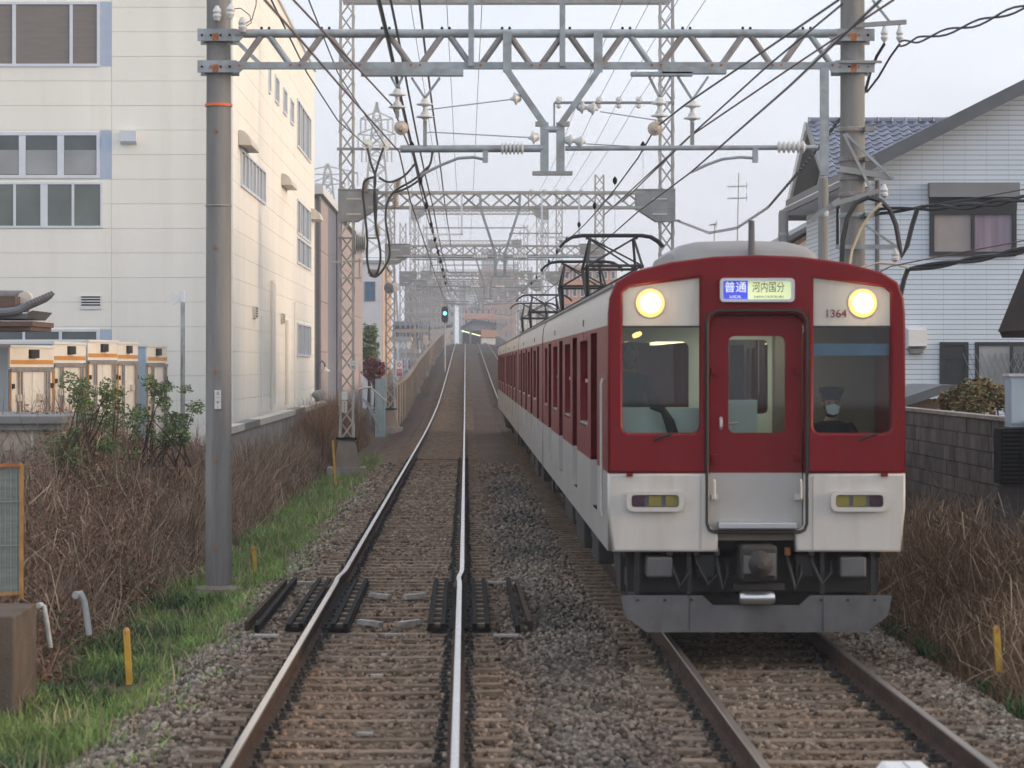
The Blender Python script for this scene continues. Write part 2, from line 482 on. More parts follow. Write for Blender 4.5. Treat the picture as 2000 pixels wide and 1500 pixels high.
# siding: fine courses every 6 cm, too small to pick apart
def siding_mat():
    m = bpy.data.materials.new('pale blue white siding'); m.use_nodes = True
    N = m.node_tree.nodes; L = m.node_tree.links; b = N['Principled BSDF']; b.inputs['Roughness'].default_value = .6
    g = N.new('ShaderNodeNewGeometry'); sp = N.new('ShaderNodeSeparateXYZ'); L.new(g.outputs['Position'], sp.inputs[0])
    def line(src, period, frac):
        d = N.new('ShaderNodeMath'); d.operation = 'DIVIDE'; d.inputs[1].default_value = period; L.new(src, d.inputs[0])
        f = N.new('ShaderNodeMath'); f.operation = 'FRACT'; L.new(d.outputs[0], f.inputs[0])
        c = N.new('ShaderNodeMath'); c.operation = 'LESS_THAN'; c.inputs[1].default_value = frac; L.new(f.outputs[0], c.inputs[0])
        return c.outputs[0]
    h = line(sp.outputs['Z'], .105, .13)
    ad = N.new('ShaderNodeMath'); ad.operation = 'ADD'; L.new(sp.outputs['X'], ad.inputs[0]); L.new(sp.outputs['Y'], ad.inputs[1])
    v = line(ad.outputs[0], .455, .02)
    mxn = N.new('ShaderNodeMath'); mxn.operation = 'MAXIMUM'; L.new(h, mxn.inputs[0])
    mu = N.new('ShaderNodeMath'); mu.operation = 'MULTIPLY'; mu.inputs[1].default_value = .45; L.new(v, mu.inputs[0]); L.new(mu.outputs[0], mxn.inputs[1])
    n = N.new('ShaderNodeTexNoise'); n.inputs['Scale'].default_value = .9; n.inputs['Detail'].default_value = 5; L.new(g.outputs['Position'], n.inputs['Vector'])
    c0 = N.new('ShaderNodeMix'); c0.data_type = 'RGBA'; c0.inputs['A'].default_value = (.53, .61, .69, 1); c0.inputs['B'].default_value = (.66, .73, .80, 1)
    L.new(n.outputs['Fac'], c0.inputs['Factor'])
    c1 = N.new('ShaderNodeMix'); c1.data_type = 'RGBA'; c1.inputs['B'].default_value = (.17, .21, .26, 1)
    L.new(c0.outputs['Result'], c1.inputs['A']); L.new(mxn.outputs[0], c1.inputs['Factor'])
    L.new(c1.outputs['Result'], b.inputs['Base Color'])
    return m
mt['siding'] = siding_mat()

XL, XR = -0.82, 2.72          # the two track centres

def ballast_mat(name, stone=False):
    """brown rail dust along the rails, dark oily stone between the tracks, paler clean stone in patches"""
    m = bpy.data.materials.new(name); m.use_nodes = True
    N = m.node_tree.nodes; L = m.node_tree.links; b = N['Principled BSDF']; b.inputs['Roughness'].default_value = .9; b.inputs['Specular IOR Level'].default_value = .08
    g = N.new('ShaderNodeNewGeometry'); sp = N.new('ShaderNodeSeparateXYZ'); L.new(g.outputs['Position'], sp.inputs[0])
    def near(c, w0, w1):
        a = N.new('ShaderNodeMath'); a.operation = 'SUBTRACT'; a.inputs[1].default_value = c; L.new(sp.outputs['X'], a.inputs[0])
        ab = N.new('ShaderNodeMath'); ab.operation = 'ABSOLUTE'; L.new(a.outputs[0], ab.inputs[0])
        r = N.new('ShaderNodeMapRange'); r.inputs['From Min'].default_value = w0; r.inputs['From Max'].default_value = w1
        r.inputs['To Min'].default_value = 1; r.inputs['To Max'].default_value = 0; L.new(ab.outputs[0], r.inputs['Value'])
        return r.outputs[0]
    def noise(s, d=5):
        n = N.new('ShaderNodeTexNoise'); n.inputs['Scale'].default_value = s; n.inputs['Detail'].default_value = d
        L.new(g.outputs['Position'], n.inputs['Vector']); return n.outputs['Fac']
    def mix(f, A, B):
        x = N.new('ShaderNodeMix'); x.data_type = 'RGBA'
        L.new(f, x.inputs['Factor'])
        for k, v_ in (('A', A), ('B', B)):
            if isinstance(v_, tuple): x.inputs[k].default_value = (*v_, 1)
            else: L.new(v_, x.inputs[k])
        return x.outputs['Result']
    def rng_(src, a, b_, c=0., d=1.):
        r = N.new('ShaderNodeMapRange'); r.inputs['From Min'].default_value = a; r.inputs['From Max'].default_value = b_
        r.inputs['To Min'].default_value = c; r.inputs['To Max'].default_value = d; L.new(src, r.inputs['Value']); return r.outputs[0]
    base = mix(rng_(noise(.5), .4, .62), (.185, .14, .105), (.235, .205, .17))
    dark = N.new('ShaderNodeMath'); dark.operation = 'MULTIPLY'
    L.new(near(.95, .35, 1.1), dark.inputs[0]); L.new(rng_(noise(.16), .36, .6, .1, .9), dark.inputs[1])
    base = mix(dark.outputs[0], base, (.085, .078, .072))
    brown = N.new('ShaderNodeMath'); brown.operation = 'MAXIMUM'
    L.new(near(XL, .9, 1.6), brown.inputs[0]); L.new(near(XR, .9, 1.6), brown.inputs[1])
    bf = N.new('ShaderNodeMath'); bf.operation = 'MULTIPLY'; L.new(brown.outputs[0], bf.inputs[0]); L.new(rng_(noise(.7), .3, .7, .35, .95), bf.inputs[1])
    base = mix(bf.outputs[0], base, (.16, .108, .074))
    far = rng_(sp.outputs['Y'], 60, 110)
    base = mix(far, base, mix(rng_(noise(.12), .4, .65), (.125, .082, .057), (.085, .07, .06)))
    hv = N.new('ShaderNodeHueSaturation'); L.new(base, hv.inputs['Color'])
    if stone:
        val = rng_(g.outputs['Random Per Island'], 0, 1, .45, 1.75)
        pw = N.new('ShaderNodeMath'); pw.operation = 'POWER'; pw.inputs[1].default_value = 1.25; L.new(val, pw.inputs[0]); val = pw.outputs[0]
    else:
        vo = N.new('ShaderNodeTexVoronoi'); vo.inputs['Scale'].default_value = 20; L.new(g.outputs['Position'], vo.inputs['Vector'])
        sx = N.new('ShaderNodeSeparateColor'); L.new(vo.outputs['Color'], sx.inputs[0])
        val = rng_(sx.outputs[0], 0, 1, .5, 1.35)
        bp = N.new('ShaderNodeBump'); bp.inputs['Strength'].default_value = .9; bp.inputs['Distance'].default_value = .04; bp.invert = True
        L.new(vo.outputs['Distance'], bp.inputs['Height']); L.new(bp.outputs[0], b.inputs['Normal'])
    L.new(val, hv.inputs['Value'])
    L.new(hv.outputs[0], b.inputs['Base Color'])
    return m
mt['ballast'] = ballast_mat('rail ballast')
mt['stone'] = ballast_mat('ballast stone', True)

# ------------------------------------------------------------------ ground
def ground_z(X, Y):
    z = np.full(np.broadcast(X, Y).shape, -0.50)
    left = np.clip((-X - 4.2) / 2.0, 0, 1) * .25
    z = z + np.where(X < 0, left, 0)
    z = z + np.where(X > 6.62, 1.45, 0) * np.where(Y < 240, 1, 0)
    return z
gx = np.concatenate([[-380, -200, -100, -60, -40, -25, -15], np.arange(-11, 7, .5), [6.6, 6.64, 8, 12, 20, 35, 60, 100, 200, 380]])
gx = np.unique(np.round(gx, 3))
gy = np.concatenate([[-60, 0, 8], np.arange(12, 80, 1.0), np.arange(80, 240, 5), [240, 241], np.arange(250, 600, 25), [700, 900, 1150, 1400]])
GX, GY = np.meshgrid(gx, gy)
GZ = ground_z(GX, GY) + rng.normal(0, .02, GX.shape)
nX = len(gx)
V = np.stack([GX, GY, GZ], -1).reshape(-1, 3)
ii = (np.arange(len(gy) - 1)[:, None] * nX + np.arange(nX - 1)[None, :]).ravel()
Q = np.stack([ii, ii + 1, ii + nX + 1, ii + nX], 1)
tag(np_mesh('ground', V, Q, mt['soil']), 'bare brown earth beside and beyond the railway', kind='structure')

# ballast bed along both tracks, rising with the ramp
def bed_z(X, Y):
    z = np.full(np.broadcast(X, Y).shape, -0.235)
    z = z - np.clip((-X - 2.35) / .8, 0, 1) * .27
    z = z - np.clip((X - 4.25) / .8, 0, 1) * .27
    mid = np.exp(-((X - .95) / .45) ** 2)
    return z + .03 * mid + zt(Y)
bx_ = np.arange(-3.35, 5.31, .11)
by_ = np.concatenate([np.arange(11, 45, .17), np.arange(45, 110, .6), np.arange(110, 620, 3.0)])
BX, BY = np.meshgrid(bx_, by_)
BZ = bed_z(BX, BY) + rng.normal(0, .012, BX.shape)
nX = len(bx_)
V = np.stack([BX, BY, BZ], -1).reshape(-1, 3)
ii = (np.arange(len(by_) - 1)[:, None] * nX + np.arange(nX - 1)[None, :]).ravel()
Q = np.stack([ii, ii + 1, ii + nX + 1, ii + nX], 1)
bed = tag(np_mesh('ballast_bed', V, Q, mt['ballast']), 'brown and grey ballast bed under the two tracks', kind='structure')

# loose stones lying on it
def stones(n, x0, x1, y0, y1, s0, s1):
    X = rng.uniform(x0, x1, n); Y = rng.uniform(y0, y1, n)
    ph = np.abs((Y - 13.1 + .28) % .56 - .28)
    on = ((np.abs(X - XL) < 1.2) & (Y < 78)) | ((np.abs(X - XR) < 1.2) & (Y < 31))
    k = ~(on & (ph < .10) & (rng.uniform(0, 1, n) < .85))
    X, Y = X[k], Y[k]; n = len(X)
    Z = bed_z(X, Y) + rng.uniform(-.02, .016, n)
    s = rng.uniform(s0, s1, n)
    cube = np.array([(-1, -1, -1), (1, -1, -1), (1, 1, -1), (-1, 1, -1), (-1, -1, 1), (1, -1, 1), (1, 1, 1), (-1, 1, 1)], float)
    B = cube[None] * rng.uniform(.45, 1.05, (n, 8, 3)) * s[:, None, None] * rng.uniform(.65, 1.2, (n, 1, 3)) / 1.7
    q = rng.normal(size=(n, 4)); q /= np.linalg.norm(q, axis=1)[:, None]
    a, b, c, d = q.T
    Rm = np.stack([1 - 2 * (c * c + d * d), 2 * (b * c - a * d), 2 * (b * d + a * c), 2 * (b * c + a * d), 1 - 2 * (b * b + d * d), 2 * (c * d - a * b),
                   2 * (b * d - a * c), 2 * (c * d + a * b), 1 - 2 * (b * b + c * c)], 1).reshape(n, 3, 3)
    Vv = np.einsum('nij,nkj->nki', Rm, B) + np.stack([X, Y, Z], 1)[:, None, :]
    f = np.array([(3, 2, 1, 0), (4, 5, 6, 7), (0, 1, 5, 4), (1, 2, 6, 5), (2, 3, 7, 6), (3, 0, 4, 7)])
    Qq = (np.arange(n) * 8)[:, None, None] + f[None]
    return Vv.reshape(-1, 3), Qq.reshape(-1, 4)
parts_ = [stones(34000, -3.1, 4.9, 16, 27, .026, .05), stones(26000, -3.0, 4.9, 27, 44, .03, .055), stones(14000, -2.9, 1.6, 44, 75, .04, .07)]
Vs, Qs, o_ = [], [], 0
for v_, q_ in parts_:
    Vs.append(v_); Qs.append(q_ + o_); o_ += len(v_)
tag(np_mesh('ballast_stones', np.concatenate(Vs), np.concatenate(Qs), mt['stone'], bed), kind='stuff')

# ------------------------------------------------------------------ tracks
RAIL = [(-.0625, -.174), (.0625, -.174), (.0625, -.162), (.012, -.145), (.009, -.055), (.0325, -.042), (.0325, -.008), (.026, -.001), (-.026, -.001), (-.0325, -.008), (-.0325, -.042), (-.009, -.055), (-.012, -.145), (-.0625, -.162)]
def jog(Y):       # the small sideways step where the rails slide past each other
    return .028 / (1 + math.exp(-(Y - 33.0) * 4)) - .014 * math.exp(-((Y - 32.4) / .5) ** 2)
def rail_ys():
    return [10] + list(np.arange(16, 30, 2.)) + list(np.arange(30, 36, .15)) + list(np.arange(36, 110, 4)) + list(np.arange(110, 640, 8))
def rail(x, parent, top, jogged, sgn):
    mb = MB()
    ys = rail_ys(); n = len(RAIL)
    rows = []
    for Y in ys:
        dx = jog(Y) * 1.0 if jogged else 0
        z = float(zt(Y))
        rows += [(x + dx + u, Y, z + v) for u, v in RAIL]
    fs = []
    for i in range(len(ys) - 1):
        for k in range(n):
            k2 = (k + 1) % n
            mb.cur = 1 if k in (6, 7, 8) else 0
            mb.f.append((i * n + k, i * n + k2, (i + 1) * n + k2, (i + 1) * n + k)); mb.mi.append(mb.cur)
    mb.v = rows
    mb.f.append(tuple(range(n))[::-1]); mb.mi.append(0)
    return mb.build('rail', [mt['rail_side'], top], parent)

def sleeper_mesh():
    mb = MB()
    prof = [(-1.2, -.17, .10), (-1.15, 0, .09), (-.45, -.012, .085), (0, -.016, .08), (.45, -.012, .085), (1.15, 0, .09), (1.2, -.17, .10)]
    for (x, z, hw) in prof:
        mb.v += [(x, -hw - .02, z - .12 if abs(x) < 1.19 else -.2), (x, -hw, z), (x, hw, z), (x, hw + .02, z - .12 if abs(x) < 1.19 else -.2)]
    for i in range(len(prof) - 1):
        for k in range(3):
            mb.f.append((i * 4 + k, i * 4 + k + 1, (i + 1) * 4 + k + 1, (i + 1) * 4 + k))
    mb.f += [(0, 1, 2, 3)[::-1], tuple(24 + k for k in (0, 1, 2, 3))]
    mb.mi = [0] * len(mb.f)
    return mb
sl_me = None
def fastening_mesh():
    mb = MB()
    mb.box(-.15, .15, -.075, .075, -.004, .012)
    for sx in (-1, 1):
        mb.box(sx * .105 - .028, sx * .105 + .028, -.045, .045, .012, .05)
        mb.cyl((sx * .11, 0, .05), (sx * .11, 0, .085), .018, .018, 6)
    return mb

def track(xc, label, top, y_to, jogged):
    t = thing('railway_track', label, None, (xc, 0, 0), kind='structure')
    for s in (-1, 1):
        rail(xc + s * .75, t, top, jogged, s)
    global sl_me, fs_me
    ys = list(np.arange(13.1, y_to, .56))
    for i, Y in enumerate(ys):
        z = float(zt(Y)) - .196
        if sl_me is None:
            o = sleeper_mesh().build('sleeper', mt['sleeper'], None); sl_me = o.data
            f = fastening_mesh().build('rail_fastening', mt['clip'], None); fs_me = f.data
        else:
            o = bpy.data.objects.new('sleeper', sl_me); col.objects.link(o)
            f = bpy.data.objects.new('rail_fastening', fs_me); col.objects.link(f)
        o.parent = t; o.location = (rnd.uniform(-.02, .02), Y + rnd.uniform(-.02, .02), z + rnd.uniform(-.012, .006))
        o.rotation_euler = (0, rnd.uniform(-.006, .006), rnd.uniform(-.008, .008))
        f.parent = o; f.location = (-.75, 0, 0)
        f2 = bpy.data.objects.new('rail_fastening', fs_me); col.objects.link(f2)
        f2.parent = o; f2.location = (.75, 0, 0)
    far = MB()
    Y = ys[-1] + .56
    while Y < 330:
        z = float(zt(Y)) - .188
        far.box(xc - 1.2, xc + 1.2, Y - .1, Y + .1, z - .15, z)
        Y += .56 if Y < 140 else 1.12
    tag(far.build('far_sleepers', mt['sleeper'], t), kind='stuff')
    # a long dark strip of fastenings further out
    return t
tl = track(XL, 'left track with two bright polished rails running straight to the ramp', mt['rail_top'], 78, True)
tr = track(XR, 'right track with dull brown rails under the oncoming train', mt['rail_top_dull'], 31, False)

# white chalk marks on some sleepers
for (px0, px1, py, Y) in ((752, 785, 1240, None), (745, 757, 1279, None), (724, 748, 1320, None), (698, 728, 1434, None)):
    Y = F * (CZ + .185) / (py - CY)
    a = P(px0, py, Y); b = P(px1, py, Y)
    mb = MB().box(a.x, b.x, Y - .045, Y + .045, -.19, -.172)
    mb.build('paint_mark', mt['whitemark'], tl)

# expansion joint of the left track: long black base plates, raised guard strips and a bright sole strip, one set for each rail
for s, side in ((-1, 'left'), (1, 'right')):
    xr = XL + s * .75
    j = thing('rail_expansion_joint', f'black plated expansion joint around the {side} rail of the near track', 'rail joint', (xr, 30.4, -.18), group='expansion joints of the near track')
    MB().box(xr - .34, xr + .34, 27.6, 33.4, -.185, -.148).build('base_plate', mt['plate'], j)
    for dx in (-.30, -.17, .17, .30):
        MB().bar((xr + dx, 27.6, -.13), (xr + dx + s * .0, 33.5, -.13), .05, .05).build('guard_strip', mt['plate'], j)
    MB().bar((xr + s * .62, 27.4, -.14), (xr + s * .62, 33.6, -.14), .05, .08).build('guard_strip', mt['plate'], j)
    MB().bar((xr + s * .76, 27.8, -.15), (xr + s * .72, 33.2, -.15), .045, .10).build('side_board', mt['rail_side'], j)
    MB().bar((xr - .055, 31.0, -.03), (xr - .0, 33.6, -.03), .05, .05).build('tongue_rail', mt['rail_side'], j)
    for k in range(10):
        Y = 27.9 + k * .56
        MB().box(xr - .29, xr - .18, Y - .07, Y + .07, -.148, -.128).build('tie_block', mt['sleeper'], j)
        MB().box(xr + .18, xr + .29, Y - .07, Y + .07, -.148, -.128).build('tie_block', mt['sleeper'], j)
    for k, Y in enumerate((28.3, 31.6)):
        MB().bar((xr - s * .42, Y, -.15), (xr - s * .66, Y - .12, -.17), .10, .05).build('white_end_block', mt['whitemark'], j)
    MB().box(xr + s * .36, xr + s * .60, 33.6, 33.75, -.185, -.165).build('white_end_block', mt['whitemark'], j)
    MB().box(xr + s * .36, xr + s * .62, 27.0, 27.16, -.185, -.165).build('white_end_block', mt['whitemark'], j)

# white ground coil between the rails of the right track
c = P(1762, 1497, 17.2)
g_ = thing('ground_coil', 'white flat ground coil box between the rails, cut by the bottom edge', 'track device', (c.x, 16.9, -.1))
MB().extrude([(-.17, -.16), (.17, -.16), (.17, -.03), (.13, .02), (-.13, .02), (-.17, -.03)], lambda u, v, d: (c.x + u, 17.0 + d, v + .0), -.32, .24).build('cover', mt['signwhite'], g_, bevel=.012)
MB().box(c.x - .005, c.x + .005, 16.75, 17.15, .015, .028).build('seam', mt['pipe'], g_)

# ------------------------------------------------------------------ lineside ground cover
def scatter(n, x0, x1, y0, y1, pw=1.0):
    X = rng.uniform(x0, x1, n); Y = y0 + (y1 - y0) * rng.uniform(0, 1, n) ** pw
    return X, Y
def patch(X, Y, s=.9, seed=0):
    return np.sin(X * 2.3 * s + seed) * np.cos(Y * 1.1 * s + seed * 2) + .7 * np.sin(Y * 2.7 * s + X * 1.7 + seed)
def verge_z(X, Y):
    return np.maximum(ground_z(X, Y), np.where((X > -3.3) & (X < 5.3), bed_z(X, Y), -9))
Vs, Qs, o_ = [], [], 0
X, Y = scatter(150000, -5.6, -2.35, 16, 84, 1.5)
edge = -2.72 - np.clip((30 - Y) / 14, 0, 1) * .34 + .16 * np.sin(Y * .9) + .1 * np.sin(Y * 2.3 + 1)
inner = np.where(Y < 36, -4.6, -4.5) + .2 * np.sin(Y * .7)
keep = (X < edge + rng.normal(0, .09, len(X))) & (X > inner) & (patch(X, Y) > -.75 + .45 * np.clip((30 - Y) / 10, 0, 1) + rng.normal(0, .2, len(X)))
X, Y = X[keep], Y[keep]
pos = np.stack([X, Y, verge_z(X, Y) - .01], 1)
n = len(pos)
v_, q_ = blades(pos, rng.uniform(.06, .20, n) * (1 + .5 * (patch(X, Y, 1.3, 2) > .6)), rng.uniform(.008, .018, n), rng.uniform(0, .5, n), rng.uniform(.1, .9, n))
tag(np_mesh('verge_grass', v_, q_, mt['grass']), 'bright green grass along the left edge of the ballast', 'grass', kind='stuff')
print('grass', n)

# taller mixed tufts and seed stalks breaking up the verge
X, Y = scatter(9000, -4.6, -2.5, 16, 80, 1.3)
k = patch(X, Y, 2.1, 8) > .75
X, Y = X[k], Y[k]; n = len(X)
v_, q_ = blades(np.stack([X, Y, verge_z(X, Y) - .01], 1), rng.uniform(.18, .5, n), rng.uniform(.006, .014, n), rng.uniform(0, .5, n), rng.uniform(.1, .8, n))
tag(np_mesh('verge_tufts', v_, q_, mt['straw']), 'scattered pale grass tufts standing in the green verge', 'grass', kind='stuff')
X, Y = scatter(5000, -3.1, -2.2, 16, 60, 1.2)
k = patch(X, Y, 2.6, 5) > .35
X, Y = X[k], Y[k]; n = len(X)
v_, q_ = blades(np.stack([X, Y, verge_z(X, Y)], 1), rng.uniform(.05, .14, n), rng.uniform(.012, .026, n), rng.uniform(.2, 1.1, n), rng.uniform(.1, .8, n))
tag(np_mesh('creeping_weeds', v_, q_, mt['grass']), 'small weeds creeping from the verge into the ballast', 'weeds', kind='stuff')

# darker low weeds and a bit of green on the right bank
X, Y = scatter(30000, 4.5, 5.7, 16, 30)
keep = (patch(X, Y, 1, 4) > -.1) & (X > 4.75 + .1 * np.sin(Y * 3))
X, Y = X[keep], Y[keep]
X2, Y2 = scatter(14000, -5.2, -3.2, 16, 34)
keep = patch(X2, Y2, 1.2, 6) > .2
X = np.concatenate([X, X2[keep]]); Y = np.concatenate([Y, Y2[keep]])
n = len(X)
pos = np.stack([X, Y, verge_z(X, Y) - .01], 1)
v_, q_ = blades(pos, rng.uniform(.08, .3, n), rng.uniform(.012, .03, n), rng.uniform(0, .7, n), rng.uniform(.2, 1., n))
tag(np_mesh('low_weeds', v_, q_, mt['weed']), 'dark green weeds low on both banks', 'weeds', kind='stuff')

# dead bramble thicket on the left bank: a tangle of thin stems and withered leaves over a rolling outline
def thicket_top(X, Y):
    """how high the tangle stands above the rails at (X, Y)"""
    base = np.interp(Y, [24, 27, 31, 36, 41, 46, 51, 60], [.35, .65, .95, 1.4, 1.75, 1.45, .75, .6])
    base = base - .6 * np.clip((-X - 4.9) / 1.0, 0, 1) * np.clip((42 - Y) / 3, 0, 1)
    lump = .20 * np.sin(X * 2.1 + Y * .8) + .16 * np.sin(Y * 1.9 - X * 3) + .14 * np.sin(Y * 4.1 + X * 5) + .10 * np.sin(Y * 7.3 - X * 4)
    ramp_ = np.clip((-X - 3.85 - .35 * np.clip((Y - 34) / 4, 0, 1) - .25 * np.sin(Y * 1.1)) / 1.9, 0, 1)
    return -.4 + (base + .4 + lump) * (ramp_ ** .75)
def tangle(n, x0, x1, y0, y1, top, l0, l1, w0, w1, hi=.0):
    X = rng.uniform(x0, x1, n); Y = rng.uniform(y0, y1, n)
    T = top(X, Y); G = ground_z(X, Y)
    k = T > G + .12
    X, Y, T, G = X[k], Y[k], T[k], G[k]
    u = rng.uniform(0, 1, len(X)) ** .55
    k = patch(X, Y + u * 3, 1.5, 9) > -1.0 + rng.normal(0, .25, len(X))
    X, Y, T, G, u = X[k], Y[k], T[k], G[k], u[k]
    Z = G + (T - G) * u
    n = len(X)
    pos = np.stack([X, Y, Z], 1)
    return blades(pos, rng.uniform(l0, l1, n), rng.uniform(w0, w1, n), rng.uniform(.2, 2.2, n), rng.uniform(-.9, 1.4, n)), pos
(v1, q1), _p = tangle(62000, -7.6, -4.0, 25, 62, thicket_top, .2, .75, .006, .014)
tag(np_mesh('bramble_thicket', v1, q1, mt['bramble']), 'tangle of dead brown bramble on the left bank', 'thicket', kind='stuff')
(v1, q1), lp = tangle(52000, -7.6, -4.0, 25, 62, thicket_top, .04, .09, .02, .05)
v1, q1 = leaves(lp, rng.uniform(.02, .055, len(lp)))
tag(np_mesh('withered_leaves', v1, q1, mt['bramble_l']), 'withered brown leaves hanging in the bramble tangle', 'thicket', kind='stuff')
(v1, q1), _p = tangle(7000, -7.4, -3.8, 26, 62, lambda X, Y: thicket_top(X, Y) + .12, .3, 1.0, .006, .013)
tag(np_mesh('pale_bramble_canes', v1, q1, mt['straw']), 'pale dry canes arching out of the dead bramble', 'thicket', kind='stuff')
(v1, q1), lp = tangle(16000, -7.2, -3.9, 26, 60, lambda X, Y: thicket_top(X, Y) + .05, .04, .09, .02, .05)
k = patch(lp[:, 0], lp[:, 1] + lp[:, 2], 1.1, 12) > .75
v1, q1 = leaves(lp[k], rng.uniform(.025, .06, k.sum()))
tag(np_mesh('climber_leaves', v1, q1, mt['leaf']), 'green climber leaves in patches over the dead bramble', 'climber', kind='stuff')
def straw_top(X, Y):
    base = np.interp(Y, [36, 40, 48, 58, 70, 84], [.2, .5, .7, .75, .6, .4])
    return -.4 + np.maximum(.12, base + .3 + .3 * np.sin(Y * 1.3 + X * 2) + .25 * np.sin(Y * 3.1 - X * 4) + .15 * np.sin(Y * 6.7 + X * 9)) * np.clip((-X - 3.95 - .15 * np.sin(Y)) / .6, 0, 1)
def reeds(n, x0, x1, y0, y1, top, w0, w1, lean=.28):
    X = rng.uniform(x0, x1, n); Y = rng.uniform(y0, y1, n)
    T = top(X, Y); G = ground_z(X, Y)
    k = (T > G + .15) & (patch(X, Y, 1.4, 3) > -1.1)
    X, Y, T, G = X[k], Y[k], T[k], G[k]
    n = len(X)
    return blades(np.stack([X, Y, G - .02], 1), (T - G) * rng.uniform(.55, 1.15, n), rng.uniform(w0, w1, n), np.abs(rng.normal(0, lean, n)), rng.uniform(0, .8, n))
v1, q1 = reeds(20000, -5.2, -3.5, 36, 80, straw_top, .008, .018)
tag(np_mesh('dry_straw', v1, q1, mt['straw']), 'pale dry straw between the bramble and the green verge', 'dry grass', kind='stuff')
v1, q1 = reeds(7000, -5.2, -3.9, 38, 80, lambda X, Y: straw_top(X, Y + 2) + .25, .008, .016, .35)
tag(np_mesh('brown_weed_stalks', v1, q1, mt['bramble']), 'brown weed stalks mixed into the dry straw', 'dry grass', kind='stuff')
def reed_top_l(X, Y):
    return -.4 + (1.75 + .25 * np.sin(Y * .9 + X * 3)) * np.clip((-X - 3.75) / .5, 0, 1)
v1, q1 = reeds(9000, -5.15, -3.7, 77, 104, reed_top_l, .01, .02, .15)
tag(np_mesh('rusty_reeds', v1, q1, mt['reed']), 'rust brown reeds around the foot of the lattice mast', 'dry grass', kind='stuff')
def reed_top_r(X, Y):
    base = np.interp(Y, [17, 20, 24, 29, 34, 45], [.15, .35, .62, .9, .75, .5])
    return -.45 + (base + .45 + .16 * np.sin(X * 3 + Y) + .1 * np.sin(Y * 4 - X * 2)) * np.clip((X - 4.55) / .9, 0.08, 1)
v1, q1 = reeds(44000, 4.6, 6.45, 17.5, 46, reed_top_r, .006, .014, .22)
tag(np_mesh('dry_reed_bank', v1, q1, mt['reed']), 'dense dry brown reeds on the right bank beside the train', 'dry grass', kind='stuff')
(v1, q1), _p = tangle(9000, 4.8, 6.4, 17.5, 40, lambda X, Y: reed_top_r(X, Y) * .95, .2, .6, .005, .012)
tag(np_mesh('fallen_stalks', v1, q1, mt['straw']), 'fallen pale stalks tangled among the right bank reeds', 'dry grass', kind='stuff')
# ------------------------------------------------------------------ oncoming train
CAR_L, PITCH, TX, TY = 20.35, 20.7, 2.70, 24.2
DOORS = [(2.1, 3.4), (6.8, 8.1), (11.4, 12.7), (16.1, 17.4)]
WINS = [(4.1, 5.95), (8.8, 10.6), (13.4, 15.2), (18.0, 19.3)]
ARC = [(1.375, 3.0), (1.375, 3.1), (1.36, 3.25), (1.30, 3.39), (1.15, 3.485), (.8, 3.575), (.4, 3.625), (0, 3.64)]

def side_of(u, v, d): return (d, u, v)
def panto(parent, yc):
    p = thing('pantograph', None, None)
    p.parent = parent; ORG[p.name] = Vector((0, 0, 0))
    m = mt['under']
    for sx in (-.42, .42):
        for sy in (-.55, .55):
            MB().lathe((sx, yc + sy, 3.56), (0, 0, 1), [(.05, 0), (.08, .04), (.05, .08), (.08, .12), (.05, .16), (.08, .2), (.04, .26)], 8).build('insulator', mt['porcelain_b'], p, local=True)
    b = MB()
    for sx in (-.5, .5): b.bar((sx, yc - .75, 3.84), (sx, yc + .75, 3.84), .07)
    for sy in (-.7, 0, .7): b.bar((-.5, yc + sy, 3.84), (.5, yc + sy, 3.84), .07)
    b.build('base_frame', m, p, local=True)
    for sy in (-1, 1):
        a = MB()
        for sx in (-1, 1):
            a.tube([(sx * .45, yc + sy * .2, 3.88), (sx * .50, yc + sy * .95, 4.42)], .036)
        a.tube([(-.50, yc + sy * .95, 4.42), (.50, yc + sy * .95, 4.42)], .026)
        a.tube([(-.45, yc + sy * .2, 3.88), (.50, yc + sy * .95, 4.42)], .02)
        a.build('lower_arm', m, p, local=True)
        u = MB()
        for sx in (-1, 1):
            u.tube([(sx * .50, yc + sy * .95, 4.42), (sx * .40, yc + sy * .12, 4.95)], .026)
        u.tube([(-.50, yc + sy * .95, 4.42), (.40, yc + sy * .12, 4.95)], .017)
        u.tube([(.50, yc + sy * .95, 4.42), (-.40, yc + sy * .12, 4.95)], .017)
        u.build('upper_arm', m, p, local=True)
    h = MB()
    for sy in (-.17, .17):
        pts = [(-.95, 4.80), (-.86, 4.90), (-.72, 4.985), (-.55, 5.01), (.55, 5.01), (.72, 4.985), (.86, 4.90), (.95, 4.80)]
        h.tube([(x, yc + sy, z) for x, z in pts], .03)
    for sx in (-.45, .45): h.bar((sx, yc - .17, 4.97), (sx, yc + .17, 4.97), .05)
    h.build('bow_head', m, p, local=True)
    return p

def bogie(parent, yc):
    b = MB()
    for sx in (-1, 1):
        b.box(sx * 1.0 - .06, sx * 1.0 + .06, yc - 1.55, yc + 1.55, .38, .56)
        b.box(sx * 1.0 - .1, sx * 1.0 + .1, yc - .35, yc + .35, .30, .78)
    b.box(-1.0, 1.0, yc - .25, yc + .25, .42, .66)
    o = b.build('bogie', mt['under'], parent, local=True)
    for dy in (-1.05, 1.05):
        for sx in (-1, 1):
            x = sx * .75
            MB().lathe((x - sx * .03, yc + dy, .43), (sx, 0, 0), [(.1, 0), (.46, 0), (.46, .03), (.43, .035), (.43, .12), (.36, .13), (.34, .09), (.14, .08), (.12, .16), (0, .16)], 22).build('wheel', mt['rail_side'], o, local=True)
    return o

